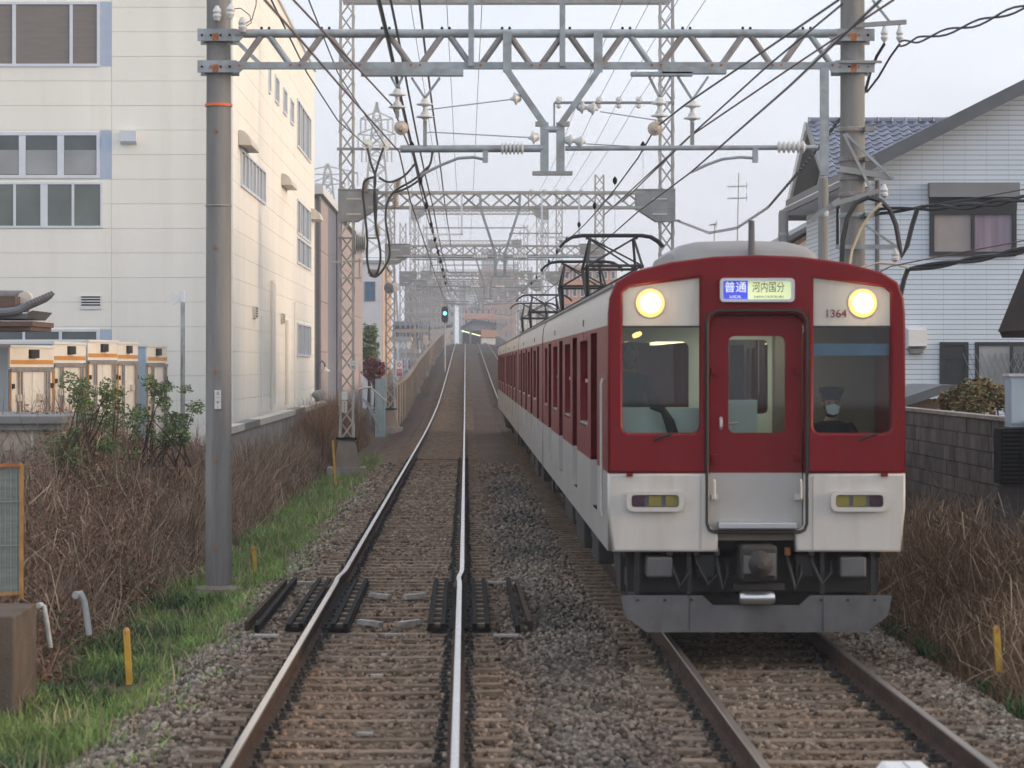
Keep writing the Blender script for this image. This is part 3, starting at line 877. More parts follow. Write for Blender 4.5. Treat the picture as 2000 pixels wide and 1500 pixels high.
def air_con(parent, y0, y1, half, zt_):
    rows = []
    n = 9
    ys = [(y0, .0), (y0 + .06, .55), (y0 + .22, .9), (y0 + .5, 1.0), (y1 - .5, 1.0), (y1 - .22, .9), (y1 - .06, .55), (y1, 0)]
    mb = MB()
    for y, k in ys:
        for i in range(n):
            a = math.pi * i / (n - 1)
            x = -half * math.copysign(abs(math.cos(a)) ** .55, math.cos(a)) * (.86 + .14 * k)
            zb = float(np.interp(abs(x), [q[0] for q in ARC[::-1]], [q[1] for q in ARC[::-1]])) - .03
            z = zb + (zt_ - zb) * (math.sin(a) ** .6) * k
            mb.v.append((x, y, z))
    for i in range(len(ys) - 1):
        for k in range(n - 1):
            mb.f.append((i * n + k, i * n + k + 1, (i + 1) * n + k + 1, (i + 1) * n + k)); mb.mi.append(0)
    return mb.build('air_conditioner', mt['roof'], parent, smooth=True, local=True)

def build_car(label, loc, front, group):
    c = thing('train_car', label, 'train car', loc, group)
    ORG[c.name] = Vector((0, 0, 0))
    y0, y1 = (.10 if front else .0), CAR_L
    # side skins with door notches and window openings; upper red, lower ivory
    for s in (-1, 1):
        def notch(z_edge, z_in, base):
            out = [(y0, base), (y0, z_edge)]
            for a, b in DOORS: out += [(a, z_edge), (a, z_in), (b, z_in), (b, z_edge)]
            return out + [(y1, z_edge), (y1, base)]
        off = (s * 1.34, 0, 0)
        plate('side_panel', notch(1.63, 2.96, 3.0), [rrect(a, b, 1.97, 2.90, .05, 2) for a, b in WINS], .07, mt['red'], c, MX_SIDE, off)
        plate('lower_side_panel', notch(1.63, 1.15, .90), [], .07, mt['white_shaded'], c, MX_SIDE, off)
        for a, b in WINS:
            wv = MB().box(s * 1.30 - .008, s * 1.30 + .008, a - .02, b + .02, 1.95, 2.92).build('window_pane', mt['g_side'], c, local=True)
            MB().bar((s * 1.312, a, 2.45), (s * 1.312, b, 2.45), .012, .04).build('transom', mt['chrome'], wv, local=True)
            MB().box(s * 1.345 - .03, s * 1.345 + .03, a, b, 1.955, 1.99).build('sill', mt['chrome'], wv, local=True)
        for a, b in DOORS:
            m_ = (a + b) / 2
            for q, (u0, u1) in enumerate(((a, m_ - .006), (m_ + .006, b))):
                d = plate('door', [(u0, 1.63), (u0, 2.96), (u1, 2.96), (u1, 1.63)], [rrect(u0 + .11, u1 - .11, 1.98, 2.86, .06, 2)], .03, mt['red'], c, MX_SIDE, (s * 1.275, 0, 0))
                MB().box(s * 1.268 - .012, s * 1.268 + .012, u0, u1, 1.12, 1.63).build('lower_leaf', mt['white_shaded'], d, local=True)
                MB().box(s * 1.272 - .006, s * 1.272 + .006, u0 + .1, u1 - .1, 1.96, 2.88).build('door_pane', mt['g_side'], d, local=True)
            MB().box(s * 1.30 - .06, s * 1.30 + .06, a, b, 1.09, 1.15).build('door_step', mt['chrome'], c, local=True)
        for k, yy in enumerate((5.0, 14.3)):
            MB().box(s * 1.378 - .006, s * 1.378 + .006, yy, yy + .12, 3.06, 3.13).build('side_lamp', mt['lamp_dark'], c, local=True)
            MB().box(s * 1.378 - .006, s * 1.378 + .006, yy, yy + .12, 2.92, 2.99).build('side_lamp', mt['signred'], c, local=True)
    # roof shell
    def shell(pts, y0_, y1_, name, mat_):
        mb = MB()
        full = pts
        for y in (y0_, y1_):
            mb.v += [(x, y, z) for x, z in full]
        n = len(full)
        for k in range(n - 1):
            mb.f.append((k, k + 1, n + k + 1, n + k)); mb.mi.append(0)
        return mb.build(name, mat_, c, smooth=True, local=True)
    for s in (-1, 1):
        shell([(s * x, z) for x, z in ARC[:4]], y0, y1, 'upper_band', mt['white'])
        MB().bar((s * 1.335, y0, 3.37), (s * 1.335, y1, 3.37), .025).build('rain_gutter', mt['roof'], c, local=True)
    shell([(x, z) for x, z in ARC[3:]] + [(-x, z) for x, z in ARC[3:-1][::-1]], y0, y1, 'roof', mt['roof'])
    # floor, ceiling, ends
    MB().box(-1.28, 1.28, y0, y1, 1.0, 1.1).build('floor', mt['cab_d'], c, local=True)
    MB().box(-1.29, 1.29, y0 + .05, y1 - .05, 3.0, 3.03).build('ceiling', mt['cab'], c, local=True)
    for xx in (-.45, .45):
        MB().box(xx - .06, xx + .06, 2.6, y1 - .8, 2.955, 2.995).build('saloon_lamp', mt['cabin_lamp'], c, local=True)
    endo = [(-x, z) for x, z in [(1.375, .9)] + ARC] + [(x, z) for x, z in (ARC[::-1] + [(1.375, .9)])[1:]]
    for y in ((y1 - .03,) if front else (.03, y1 - .03)):
        plate('end_wall', endo, [], .05, mt['red'], c, MX_FRONT, (0, y, 0))
    MB().box(-.45, .45, y1, y1 + .36, 1.1, 3.1).build('gangway', mt['rubber'], c, local=True)
    for a, b in WINS:
        for s in (-1, 1):
            MB().box(s * .95 - .28, s * .95 + .28, a - .3, b + .3, 1.1, 1.52).box(s * 1.2 - .05, s * 1.2 + .05, a - .3, b + .3, 1.52, 1.94).build('bench_seat', mt['seat'], c, local=True)
    # underneath
    MB().box(-1.2, 1.2, .35, y1 - .2, .82, .98).build('underframe', mt['under'], c, local=True)
    bogie(c, 3.1); bogie(c, 17.3)
    for k, (a, b, z0, hx) in enumerate(((5.3, 6.7, .38, 1.2), (7.0, 8.0, .5, 1.15), (8.4, 10.6, .34, 1.22), (11.0, 11.9, .48, 1.18), (12.3, 14.6, .40, 1.2))):
        for s in (-1, 1):
            MB().box(s * hx - .45 if s > 0 else -hx, hx if s > 0 else -hx + .45, a, b, z0, .84).build('equipment_box', mt['under'], c, local=True, bevel=.02)
    for (a, b) in ((.9, 3.9), (6.2, 8.8), (11.2, 13.8), (16.0, 18.6)):
        air_con(c, a, b, .74, 3.85 if a < 1 and front else 3.82)
    return c

GRP = 'coupled cars of the oncoming train'
car1 = build_car('lead car of the red and white train, cab with two lit headlights', (TX, TY, 0), True, GRP)
car3 = build_car('third red and white train car, without pantographs on its roof', (TX, TY + 2 * PITCH, 0), False, GRP)
car2 = copy_tree(car3); car2.location.y = TY + PITCH
car2['label'] = 'second red and white train car, carrying the two largest raised pantographs'
car4 = copy_tree(car3); car4.location.y = TY + 3 * PITCH
car4['label'] = 'last red and white train car at the far end, two small pantographs'
for cc in (car2, car4):
    panto(cc, 3.3); panto(cc, 15.6)
for o in bpy.data.objects:          # a pantograph is a part, not a thing
    if o.name.startswith('pantograph'):
        for k in ('label', 'category'):
            if k in o: del o[k]

# ---- cab end of the lead car
c = car1
half = [(1.345, 1.0), (1.375, 1.4)]
top = [(1.378, 3.1), (1.364, 3.25), (1.305, 3.40), (1.15, 3.495), (.8, 3.585), (.4, 3.637)]
def arch(r, z0, zt_, x):      # door opening seen from the front, going up one side and down the other
    pts = [(-x, z0)]
    for i in range(7):
        a = R(180 - 90 * i / 6); pts.append((-x + r + r * math.cos(a), zt_ - r + r * math.sin(a)))
    for i in range(7):
        a = R(90 - 90 * i / 6); pts.append((x - r + r * math.cos(a), zt_ - r + r * math.sin(a)))
    return pts + [(x, z0)]
red_out = [(-1.378, 1.63)] + [(-x, z) for x, z in top] + [(0, 3.652)] + [(x, z) for x, z in top[::-1]] + [(1.378, 1.63)] + arch(.11, 1.63, 3.10, .44)[::-1]
def win_loop(s):
    a, b = (.525, 1.245)
    pts = [(a, 3.445), (a, 2.06), (a + .018, 2.018), (a + .06, 2.0), (b - .06, 2.0), (b - .018, 2.018), (b, 2.06), (b, 3.30), (b - .06, 3.355)]
    return [(s * x, z) for x, z in pts]
plate('front_mask', red_out, [win_loop(-1), win_loop(1)], .14, mt['red'], c, MX_FRONT, (0, .06, 0), bevel=.022)
for s in (-1, 1):
    ap = [(s * 1.378, 1.626), (s * 1.378, 1.3), (s * 1.335, .90), (s * .36, .90), (s * .36, 1.09), (s * .40, 1.10), (s * .44, 1.15), (s * .44, 1.626)]
    plate('front_apron', ap, [], .14, mt['white'], c, MX_FRONT, (0, .06, 0), bevel=.022)
    wp = [(s * .53, 2.995), (s * 1.24, 2.995), (s * 1.24, 3.30), (s * 1.18, 3.352), (s * .53, 3.44)]
    fp = plate('forehead_panel', wp, [], .02, mt['white'], c, MX_FRONT, (0, .045, 0))
    MB().box(min(s * .53, s * 1.24), max(s * .53, s * 1.24), .03, .06, 2.978, 2.996).build('panel_edge', mt['rubber'], fp, local=True)
    MB().box(min(s * .515, s * 1.255), max(s * .515, s * 1.255), .058, .066, 1.99, 2.995).build('windscreen', mt['g_cab'], c, local=True)
    hl = MB().lathe((s * .985, .04, 3.205), (0, -1, 0), [(.142, 0), (.142, .012), (.132, .016), (.12, .008)], 28).build('headlight', mt['white'], c, smooth=True, local=True)
    MB().lathe((s * .985, .04, 3.205), (0, -1, 0), [(.134, .0), (.13, .022), (.106, .026)], 28).build('reflector_ring', mt['glow'], hl, smooth=True, local=True)
    MB().lathe((s * .985, .0, 3.205), (0, -1, 0), [(.108, -.02), (.107, .0), (.085, .022), (.08, .024)], 28).build('lens_rim', mt['head2'], hl, smooth=True, local=True)
    MB().lathe((s * .985, .0, 3.205), (0, -1, 0), [(.085, .01), (.084, .03), (.06, .052), (0, .062)], 28).build('lamp_lens', mt['head'], hl, smooth=True, local=True)
    # marker lamp cluster
    mk = plate('marker_lamp', rrect(s * .945 - .265, s * .945 + .265, 1.275, 1.465, .06, 3), [rrect(s * .945 - .22, s * .945 + .22, 1.315, 1.43, .03, 3)], .05, mt['white'], c, MX_FRONT, (0, -.035, 0))
    MB().box(s * .945 - .23, s * .945 + .23, -.035, -.012, 1.30, 1.44).build('lamp_backing', mt['skirt'], mk, local=True)
    for k in range(3):
        q = s * (.945 + (.155 if k == 0 else (0 if k == 1 else -.155)))
        MB().box(q - .058, q + .058, -.046, -.03, 1.325, 1.42).build('lens', mt['lamp_dark'] if k == 0 else mt['lamp_olive'], mk, local=True)
    # wiper and grab rail
    MB().tube([(s * .95, -.02, 1.93), (s * .95 + .06, -.04, 1.965), (s * .95 + .16, -.03, 2.0)], .012).build('wiper', mt['rubber'], c, local=True)
    MB().tube([(s * .40, -.06, 1.38), (s * .40, -.09, 1.40), (s * .40, -.09, 1.55), (s * .40, -.06, 1.57)], .012).build('grab_rail', mt['white'], c, local=True)
    # jumper boxes below
    MB().box(s * .90 - .12, s * .90 + .12, .02, .3, .66, .85).build('jumper_box', mt['skirt'], c, local=True, bevel=.02)
    MB().box(s * .46 - .08, s * .46 + .08, .12, .3, .66, .86).build('air_cock', mt['under'], c, local=True)
    MB().bar((s * .62, .1, .5), (s * .62, .1, .9), .04).build('skirt_hanger', mt['under'], c, local=True)
    MB().bar((s * 1.1, .15, .5), (s * 1.1, .15, .9), .05).build('skirt_hanger', mt['under'], c, local=True)
    MB().tube([(-1.395 if s < 0 else 1.395, .55, 1.2), (s * 1.41, .55, 1.25), (s * 1.41, .55, 2.45), (s * 1.395, .55, 2.5)], .016).build('side_grab_rail', mt['white'], c, local=True)
# door in the gangway
dr = plate('cab_door', [(-.43, 1.63), (-.43, 3.09), (.43, 3.09), (.43, 1.63)], [rrect(-.255, .275, 2.0, 2.90, .06)], .04, mt['red'], c, MX_FRONT, (0, .10, 0))
MB().box(-.43, .43, .08, .12, 1.10, 1.628).build('lower_leaf', mt['white_shaded'], dr, local=True)
MB().box(-.27, .29, .105, .112, 1.98, 2.92).build('door_window', mt['g_cab'], dr, local=True)
MB().tube([(-.33, .04, 2.04), (-.33, .02, 2.06), (-.33, .02, 2.12), (-.33, .04, 2.14)], .018).build('handle', mt['chrome'], dr, local=True)
MB().tube([(-.25, .09, 2.085), (-.17, .075, 2.09)], .012).build('latch', mt['chrome'], dr, local=True)
for s in (-1, 1):
    for z in (1.38, 1.75, 2.55):
        MB().box(s * .385 - .03, s * .385 + .03, .03, .085, z, z + .05).build('hinge', mt['red'] if z > 1.63 else mt['white'], dr, local=True)
seal = arch(.12, 1.16, 3.135, .462)
seal = seal + [(.44, 1.105), (.40, 1.085), (-.40, 1.085), (-.44, 1.105), seal[0]]
MB().tube([(x, -.02, z) for x, z in seal], .015).build('gangway_seal', mt['rubber'], c, smooth=True, local=True)
MB().box(-.36, .36, -.08, .1, 1.115, 1.175).build('foot_plate', mt['chrome'], c, local=True, bevel=.01)
MB().box(-.42, .42, .03, .08, 3.10, 3.115).build('door_header', mt['rubber'], c, local=True)
# destination display
dp = plate('destination_display', rrect(-.345, .345, 3.215, 3.435, .035, 3), [rrect(-.315, .315, 3.24, 3.41, .02, 3)], .05, mt['chrome'], c, MX_FRONT, (0, -.03, 0))
MB().box(-.315, -.085, -.022, -.012, 3.235, 3.415).build('train_type_blind', mt['disp_b'], dp, local=True)
MB().box(-.085, .315, -.022, -.012, 3.235, 3.415).build('destination_blind', mt['disp_y'], dp, local=True)
lettering('blind_lettering', '普通', .105, (-.2, -.024, 3.345), mt['disp_w'], dp)
lettering('blind_lettering', 'LOCAL', .034, (-.2, -.024, 3.262), mt['disp_w'], dp)
lt = lettering('blind_lettering', '河内国分', .105, (.105, -.024, 3.345), mt['disp_k'], dp)
lt.scale = (.72, 1, 1)
lettering('blind_lettering', 'KAWACHI-KOKUBU', .03, (.11, -.024, 3.262), mt['disp_k'], dp)
lettering('car_number', '1364', .105, (.735, .028, 3.105), mt['red'], c)
# skirt, coupler
sk = [(-1.26, .49), (-.50, .49), (-.40, .40), (.40, .40), (.50, .49), (1.26, .49), (1.22, .30), (1.02, .15), (-1.02, .15), (-1.22, .30)]
MB().extrude(sk, lambda u, v, d: (u, d, v), .04, .08).build('skirt', mt['skirt'], c, local=True)
cp = MB().box(-.17, .17, -.18, .5, .64, .97).build('coupler', mt['under'], c, local=True, bevel=.03)
MB().lathe((0, -.18, .80), (0, -1, 0), [(.13, 0), (.13, .05), (.09, .1), (.03, .16)], 14).build('coupler_head', mt['under'], cp, local=True)
MB().box(.05, .15, -.24, -.18, .70, .9).box(-.15, -.08, -.26, -.18, .72, .88).build('coupler_jaw', mt['skirt'], cp, local=True)
MB().lathe((-.17, -.02, .475), (1, 0, 0), [(0, 0), (.05, .01), (.062, .04), (.062, .30), (.05, .33), (0, .34)], 16).build('air_cylinder', mt['chrome'], cp, smooth=True, local=True)
MB().box(-.22, .26, .0, .1, .545, .60).build('coupler_bracket', mt['under'], cp, local=True)
for q, (xa_, xb_, lo) in enumerate(((-.36, -.26, .56), (-.55, -.34, .60), (.30, .42, .55), (.52, .70, .60), (-.80, -.62, .58))):
    MB().tube([(xa_, .16, .88), (xa_, .08, .80), ((xa_ + xb_) / 2, .03, lo), (xb_, .08, .70), (xb_, .16, .80)], .019, 7).build('brake_hose', mt['rubber'], c, smooth=True, local=True)
    MB().cyl((xa_, .12, .86), (xa_, .12, .93), .03, .03, 8).build('hose_cock', mt['rust'] if q == 2 else mt['skirt'], c, local=True)
for xx in (-1.1, -.85, -.6, .6, .85, 1.1):
    MB().cyl((xx, .04, .45), (xx, .025, .45), .014, .014, 6).build('skirt_bolt', mt['under'], c, local=True)
for xx in (-.62, .62):
    MB().box(xx - .002, xx + .002, .034, .041, .16, .485).build('skirt_seam', mt['under'], c, local=True)
MB().box(-1.18, 1.18, .35, .45, .5, .9).build('buffer_beam', mt['under'], c, local=True)
MB().cyl((.05, .9, 3.6), (.05, .9, 3.68), .16, .14).cyl((.05, .9, 3.68), (.05, .9, 4.02), .035, .03).build('radio_antenna', mt['skirt'], c, local=True)
MB().box(-1.1, 1.1, .5, 1.5, .3, .82).build('shade_box', mt['under'], c, local=True)  # box added behind the skirt to darken the space under the train
for s in (-1, 1):      # panel seams, lift lugs and lamp brackets on the face
    MB().box(s * .485 - .002, s * .485 + .002, -.018, -.005, 1.64, 3.14).build('panel_seam', mt['rubber'], c, local=True)
    MB().box(s * 1.18 - .03, s * 1.18 + .03, -.04, -.005, 1.60, 1.63).build('lamp_bracket', mt['red'], c, local=True)
    MB().box(s * .52 - .004, s * .52 + .004, -.016, -.005, .92, 1.60).build('panel_seam', mt['white_shaded'], c, local=True)
# cab interior
cabb = thing('cab_interior', None, None); cabb.parent = c; ORG[cabb.name] = Vector((0, 0, 0))
for k in ('label', 'category'):
    if k in cabb: del cabb[k]
plate('partition', [(-1.29, 1.1), (-1.29, 3.0), (1.29, 3.0), (1.29, 1.1)], [rrect(-1.17, -.5, 2.1, 2.86, .06), rrect(-.28, .28, 2.15, 2.88, .05)], .05, mt['cab'], cabb, MX_FRONT, (0, 1.55, 0))
MB().box(-1.2, -.47, 1.545, 1.552, 2.07, 2.9).build('partition_pane', glass('partition glass', (.7, .68, .62)), cabb, local=True)
MB().box(-.31, .31, 1.545, 1.552, 2.1, 2.92).build('partition_pane', glass('partition door glass', (.6, .62, .6)), cabb, local=True)
MB().box(.30, 1.28, .16, .22, 1.1, 1.93).box(.30, 1.28, .16, .42, 1.93, 1.97).build('driving_console', mt['cab_d'], cabb, local=True)
MB().box(-1.28, -.46, .26, .6, 1.1, 2.23).build('assistant_desk', mt['cab'], cabb, local=True)
MB().lathe((-1.12, .5, 2.9), (.9, .3, .35), [(0, 0), (.02, .01), (.024, .05), (.018, .09), (0, .1)], 10).build('window_glint', mt['window_glint'], cabb, local=True)  # added glowing bulb in place of a bright reflection in the left windscreen
MB().box(-.35, .35, .75, 1.0, 2.965, 2.995).build('cab_fill_panel', mt['cab_fill'], cabb, local=True)  # added glowing panel above the line of sight, brightens cab and driver
MB().box(-.30, .06, .5, .55, 1.1, 2.3).build('door_pocket', mt['cab'], cabb, local=True)
MB().box(.50, 1.28, .16, .2, 2.72, 2.83).build('sun_visor', mt['bluewin'], cabb, local=True)
MB().box(.32, 1.29, 1.25, 1.5, 1.1, 3.0).build('equipment_cabinet', mt['cab_d'], cabb, local=True)
MB().tube([(-.98, .14, 2.24), (-.86, .13, 2.21), (-.80, .12, 2.1), (-.76, .12, 1.97)], [.02, .035, .05, .05]).build('phone_handset', mt['rubber'], cabb, local=True)
MB().box(.56, 1.0, .52, .85, 1.1, 1.46).box(.56, 1.0, .84, .9, 1.46, 2.05).build('driver_seat', mt['seat'], cabb, local=True)

# ------------------------------------------------------------------ people in the train
def skin_body(name, joints, edges, mat_, parent, sub=2, root=0):
    me = bpy.data.meshes.new(name)
    me.from_pydata([j[:3] for j in joints], edges, [])
    o = link_mesh(name, me, mat_, parent)
    o.modifiers.new('skin', 'SKIN')
    me.skin_vertices.new() if hasattr(me.skin_vertices, 'new') and not me.skin_vertices else None
    if me.skin_vertices:
        for v_, j in zip(me.skin_vertices[0].data, joints):
            v_.radius = (j[3], j[4] if len(j) > 4 else j[3]); v_.use_root = False
        me.skin_vertices[0].data[root].use_root = True
    s = o.modifiers.new('subsurf', 'SUBSURF'); s.levels = sub; s.render_levels = sub
    return o

def person(label, loc, seated, reach, mask):
    p = thing('person', label, 'person', loc); ORG[p.name] = Vector((0, 0, 0))
    # faces -Y; z = 0 at the floor.  hip height
    h = .47 if seated else .92
    sh = h + .50
    hx, hz = 0, sh + .02
    def arm(s):
        el = (s * .25, -.12, sh - .26) if not reach else (s * .26, -.16, sh - .24)
        wr = (s * .19, -.36, sh - .30) if reach else (s * .24, -.10, sh - .50)
        return el, wr
    J = [(0, 0, h, .15, .11), (0, .01, h + .22, .135, .10), (0, 0, sh - .06, .15, .10), (0, 0, sh + .03, .06, .06), (0, -.015, sh + .10, .055, .055)]
    E = [(0, 1), (1, 2), (2, 3), (3, 4)]
    hands = []
    for s in (-1, 1):
        el, wr = arm(s); b = len(J)
        J += [(s * .17, 0, sh - .03, .065, .06), (*el, .05, .05), (*wr, .034, .03)]
        E += [(2, b), (b, b + 1), (b + 1, b + 2)]
        hands.append((s, Vector(el), Vector(wr)))
        kn = (s * .12, -.42, h + .02) if seated else (s * .11, -.02, .48)
        an = (s * .12, -.44, .09) if seated else (s * .11, .0, .08)
        b = len(J)
        J += [(s * .10, -.02, h - .02, .085, .085), (*kn, .062, .062), (*an, .042, .042), (an[0], an[1] - .15, .04, .038, .03)]
        E += [(0, b), (b, b + 1), (b + 1, b + 2), (b + 2, b + 3)]
    bd = skin_body('body', J, E, mt['skin'], p)
    Jj = [(x, y, z, a * 1.14, (q[0] if q else a) * 1.14) for x, y, z, a, *q in J]
    Ej = [e for e in E if e != (3, 4)]
    skin_body('uniform', Jj, Ej, mt['uniform'], p)
    # head with a face
    hc = Vector((0, -.03, sh + .20))
    head = MB()
    n, m_ = 18, 12
    for i in range(m_ + 1):
        t = math.pi * i / m_
        for k in range(n):
            a = 2 * math.pi * k / n
            x = .075 * math.sin(t) * math.cos(a); y = .095 * math.sin(t) * math.sin(a); z = .12 * math.cos(t)
            if z < -.02: x *= 1 - .28 * (-z / .12); y *= 1 - .12 * (-z / .12)
            fr_ = max(0, -math.sin(a)) ** 8 * math.sin(t)
            if abs(x) < .022 and y < 0: y -= .022 * math.exp(-((z + .022) / .022) ** 2)
            head.v.append((hc.x + x, hc.y + y, hc.z + z))
    for i in range(m_):
        for k in range(n):
            k2 = (k + 1) % n
            head.f.append((i * n + k, (i + 1) * n + k, (i + 1) * n + k2, i * n + k2)); head.mi.append(0)
    for s in (-1, 1):
        head.lathe((s * .074, hc.y + .005, hc.z - .005), (s, 0, 0), [(.012, -.01), (.028, 0), (.026, .01), (.01, .012)], 8)
    hd = head.build('head', mt['skin'], p, smooth=True, local=True)
    ey = MB(); mo = MB()
    for s in (-1, 1): ey.lathe((s * .031, hc.y - .081, hc.z + .006), (0, -1, 0), [(.012, 0), (.01, .006), (0, .009)], 8)
    ey.build('eyes', mt['hair'], hd, local=True)
    mo.box(-.024, .024, hc.y - .093, hc.y - .08, hc.z - .064, hc.z - .056).build('mouth', mt['signred'], hd, local=True)
    MB().lathe((0, hc.y + .012, hc.z - .01), (0, 0, 1), [(.06, -.06), (.084, -.02), (.088, .03), (.083, .085), (.05, .125), (0, .135)], 16).build('hair', mt['hair'], p, smooth=True, local=True) if not mask else None
    if mask:
        MB().lathe((0, hc.y + .02, hc.z - .01), (0, 0, 1), [(.065, -.05), (.088, .0), (.09, .05)], 16).build('hair', mt['hair'], p, smooth=True, local=True)
        MB().lathe((0, hc.y, hc.z + .045), (0, 0, 1), [(.098, 0), (.098, .035), (.125, .075), (.118, .10), (0, .115)], 20).build('cap', mt['uniform'], p, smooth=True, local=True)
        MB().extrude([(-.075, 0), (-.06, -.045), (0, -.06), (.06, -.045), (.075, 0)], lambda u, v, d: (u, hc.y - .085 + v, hc.z + .045 + d + v * .3), 0, .008).build('cap_peak', mt['uniform'], p, local=True)
        MB().extrude([(-.066, .0), (-.05, -.068), (0, -.085), (.05, -.068), (.066, .0), (.03, .012), (0, .02), (-.03, .012)], lambda u, v, d: (u * 1.05, hc.y - .075 - .045 * math.cos(u * 19) - d, hc.z - .028 + v), 0, .006).build('face_mask', mt['cloth_w'], p, local=True)
    # gloved hands: palm, four fingers, thumb
    for s, el, wr in hands:
        d = (wr - el).normalized()
        if reach: d = Vector((0, -1, -.25)).normalized()
        up = Vector((0, 0, 1)) if reach else Vector((0, -1, 0))
        r = d.cross(up).normalized()
        g = mt['cloth_w'] if mask else mt['skin']
        hj = [(*wr, .03, .02), (*(wr + d * .05), .038, .018), (*(wr + d * .085), .036, .016)]
        he = [(0, 1), (1, 2)]
        for k in range(4):
            b = len(hj); o2 = r * (.027 - .018 * k); L_ = (.075, .085, .08, .06)[k]
            down = -up
            hj += [(*(wr + d * .10 + o2), .0095), (*(wr + d * (.10 + L_ * .5) + o2 + down * .008), .009), (*(wr + d * (.10 + L_ * .8) + o2 + down * .035), .0085)]
            he += [(2, b), (b, b + 1), (b + 1, b + 2)]
        b = len(hj)
        hj += [(*(wr + d * .04 + r * s * -.04), .011), (*(wr + d * .08 + r * s * -.055), .0095)]
        he += [(0, b), (b, b + 1)]
        skin_body('hand', [(*j[:3], j[3], j[4] if len(j) > 4 else j[3]) for j in hj], he, g, p, 1)
    return p
drv = person('train driver in dark cap and white face mask behind the right windscreen', (TX + .78, TY + .66, 1.10), True, True, True)
psg = person('standing passenger in dark clothes behind the left partition window', (TX - 1.02, TY + 2.6, 1.10), False, False, False)
# ------------------------------------------------------------------ portal with concrete poles, nearest
def disc_insulator(mb, p, axis, n=2, r=.115, step=.16):
    prof = []
    for k in range(n):
        t = k * step
        prof += [(.028, t), (.05, t + .02), (.06, t + .055), (r, t + .075), (r, t + .09), (.05, t + .1), (.028, t + .115)]
    prof.append((.02, n * step))
    mb.lathe(p, axis, prof, 16)
def ribbed(mb, a, b, r, n=8):
    a, b = Vector(a), Vector(b); L_ = (b - a).length; prof = []
    for k in range(n):
        t = L_ * k / n
        prof += [(r * .5, t), (r, t + L_ / n * .35), (r, t + L_ / n * .5), (r * .5, t + L_ / n * .85)]
    prof.append((r * .5, L_))
    mb.lathe(a, b - a, prof, 12)

Y1 = 35.0
p1 = thing('concrete_pole_portal', 'nearest overhead line portal, tubular truss between two tall concrete poles', 'line portal', (.95, Y1, -.4))
PXL, PXR = P(427, 0, Y1).x, P(1665, 0, Y1).x
for x, nm in ((PXL, 'left'), (PXR, 'right')):
    pl = MB().cyl((x, Y1, -.6), (x, Y1, 8.6), .178, .158, 28).build('pole', mt['pole'], p1, smooth=True)
    MB().lathe((x, Y1, -.62), (0, 0, 1), [(.36, 0), (.36, .17), (.33, .26), (.2, .30)], 22).build('footing', mt['concrete_b'], pl)
    for z in (7.02, 6.60):
        bnd = MB()
        bnd.lathe((x, Y1, z - .07), (0, 0, 1), [(.20, 0), (.205, .01), (.205, .14), (.2, .15)], 20)
        s = 1 if x < 0 else -1
        bnd.box(x - .26, x + .26, Y1 - .235, Y1 - .195, z - .075, z + .085)
        bnd.box(x - .26, x + .26, Y1 + .195, Y1 + .235, z - .075, z + .085)
        bnd.extrude([(s * .2, -.08), (s * .2, .09), (s * .32, .06), (s * .38, 0), (s * .3, -.08)], lambda u, v, d: (x + u, Y1 + d, z + v), -.24, -.21)
        cl = bnd.build('clamp', mt['galv'], pl)
        for dx in (-.2, -.08, .05, .17):
            MB().cyl((x + dx, Y1 - .235, z), (x + dx, Y1 - .255, z), .016, .016, 6).build('bolt', mt['rust'] if rnd.random() < .4 else mt['plate'], cl)
        MB().box(x - .06, x + .02, Y1 - .2375, Y1 - .236, z - .07, z + .03).build('rust_patch', mt['rust'], cl)
    for z in (5.75, 4.2, 2.55, 1.35, .2):
        MB().cyl((x - .02, Y1 - .17, z), (x - .02, Y1 - .195, z), .02, .02, 6).build('step_bolt', mt['rust'], pl)
MB().lathe((PXL, Y1, 6.09), (0, 0, 1), [(.184, 0), (.184, .035)], 24).build('orange_band', mt['orange'], p1)
MB().lathe((PXL, Y1, 4.75), (0, 0, 1), [(.177, 0), (.181, .01), (.177, .02)], 24).build('pole_seam', mt['concrete'], p1)
# number plate on the left pole
npz = P(425, 781, Y1 - .2)
npt = MB().box(npz.x - .04, npz.x + .045, Y1 - .20, Y1 - .185, npz.z - .12, npz.z + .13).build('number_plate', mt['signwhite'], p1)
for k, ch in enumerate('古一木1'):
    lettering('plate_lettering', ch, .05, (npz.x, Y1 - .202, npz.z + .085 - k * .06), mt['signink'], npt)
# truss: round top chords, angle bottom chords, tubular diagonals
x0, x1 = PXL + .24, PXR - .24
yy = -.2
MB().cyl((x0, Y1 + yy, 7.045), (x1, Y1 + yy, 7.045), .058, .058, 14).build('top_chord', mt['galv'], p1, smooth=True)
MB().bar((x0, Y1 + yy, 6.615), (x1, Y1 + yy, 6.615), .09, .09).build('bottom_chord', mt['galv'], p1)
nd = 10
step = (x1 - x0) / nd
for k in range(nd):
    a = x0 + step * k; m_ = a + step / 2; b = a + step
    MB().cyl((m_ - .05, Y1 + yy, 7.02), (a + .08, Y1 + yy, 6.64), .042, .042, 10).build('diagonal', mt['galv_rust'], p1, smooth=True)
    MB().cyl((m_ + .05, Y1 + yy, 7.02), (b - .08, Y1 + yy, 6.64), .042, .042, 10).build('diagonal', mt['galv_rust'] if (k % 3) else mt['galv'], p1, smooth=True)
    for xx in (m_ - .05, m_ + .05):
        MB().cyl((xx, Y1 + yy, 7.09), (xx, Y1 + yy, 7.135), .024, .014, 6).build('bolt', mt['plate'], p1)
    for xx in (a + .06, b - .06):
        MB().cyl((xx, Y1 + yy - .045, 6.62), (xx, Y1 + yy - .06, 6.62), .018, .018, 6).build('bolt', mt['rust'], p1)
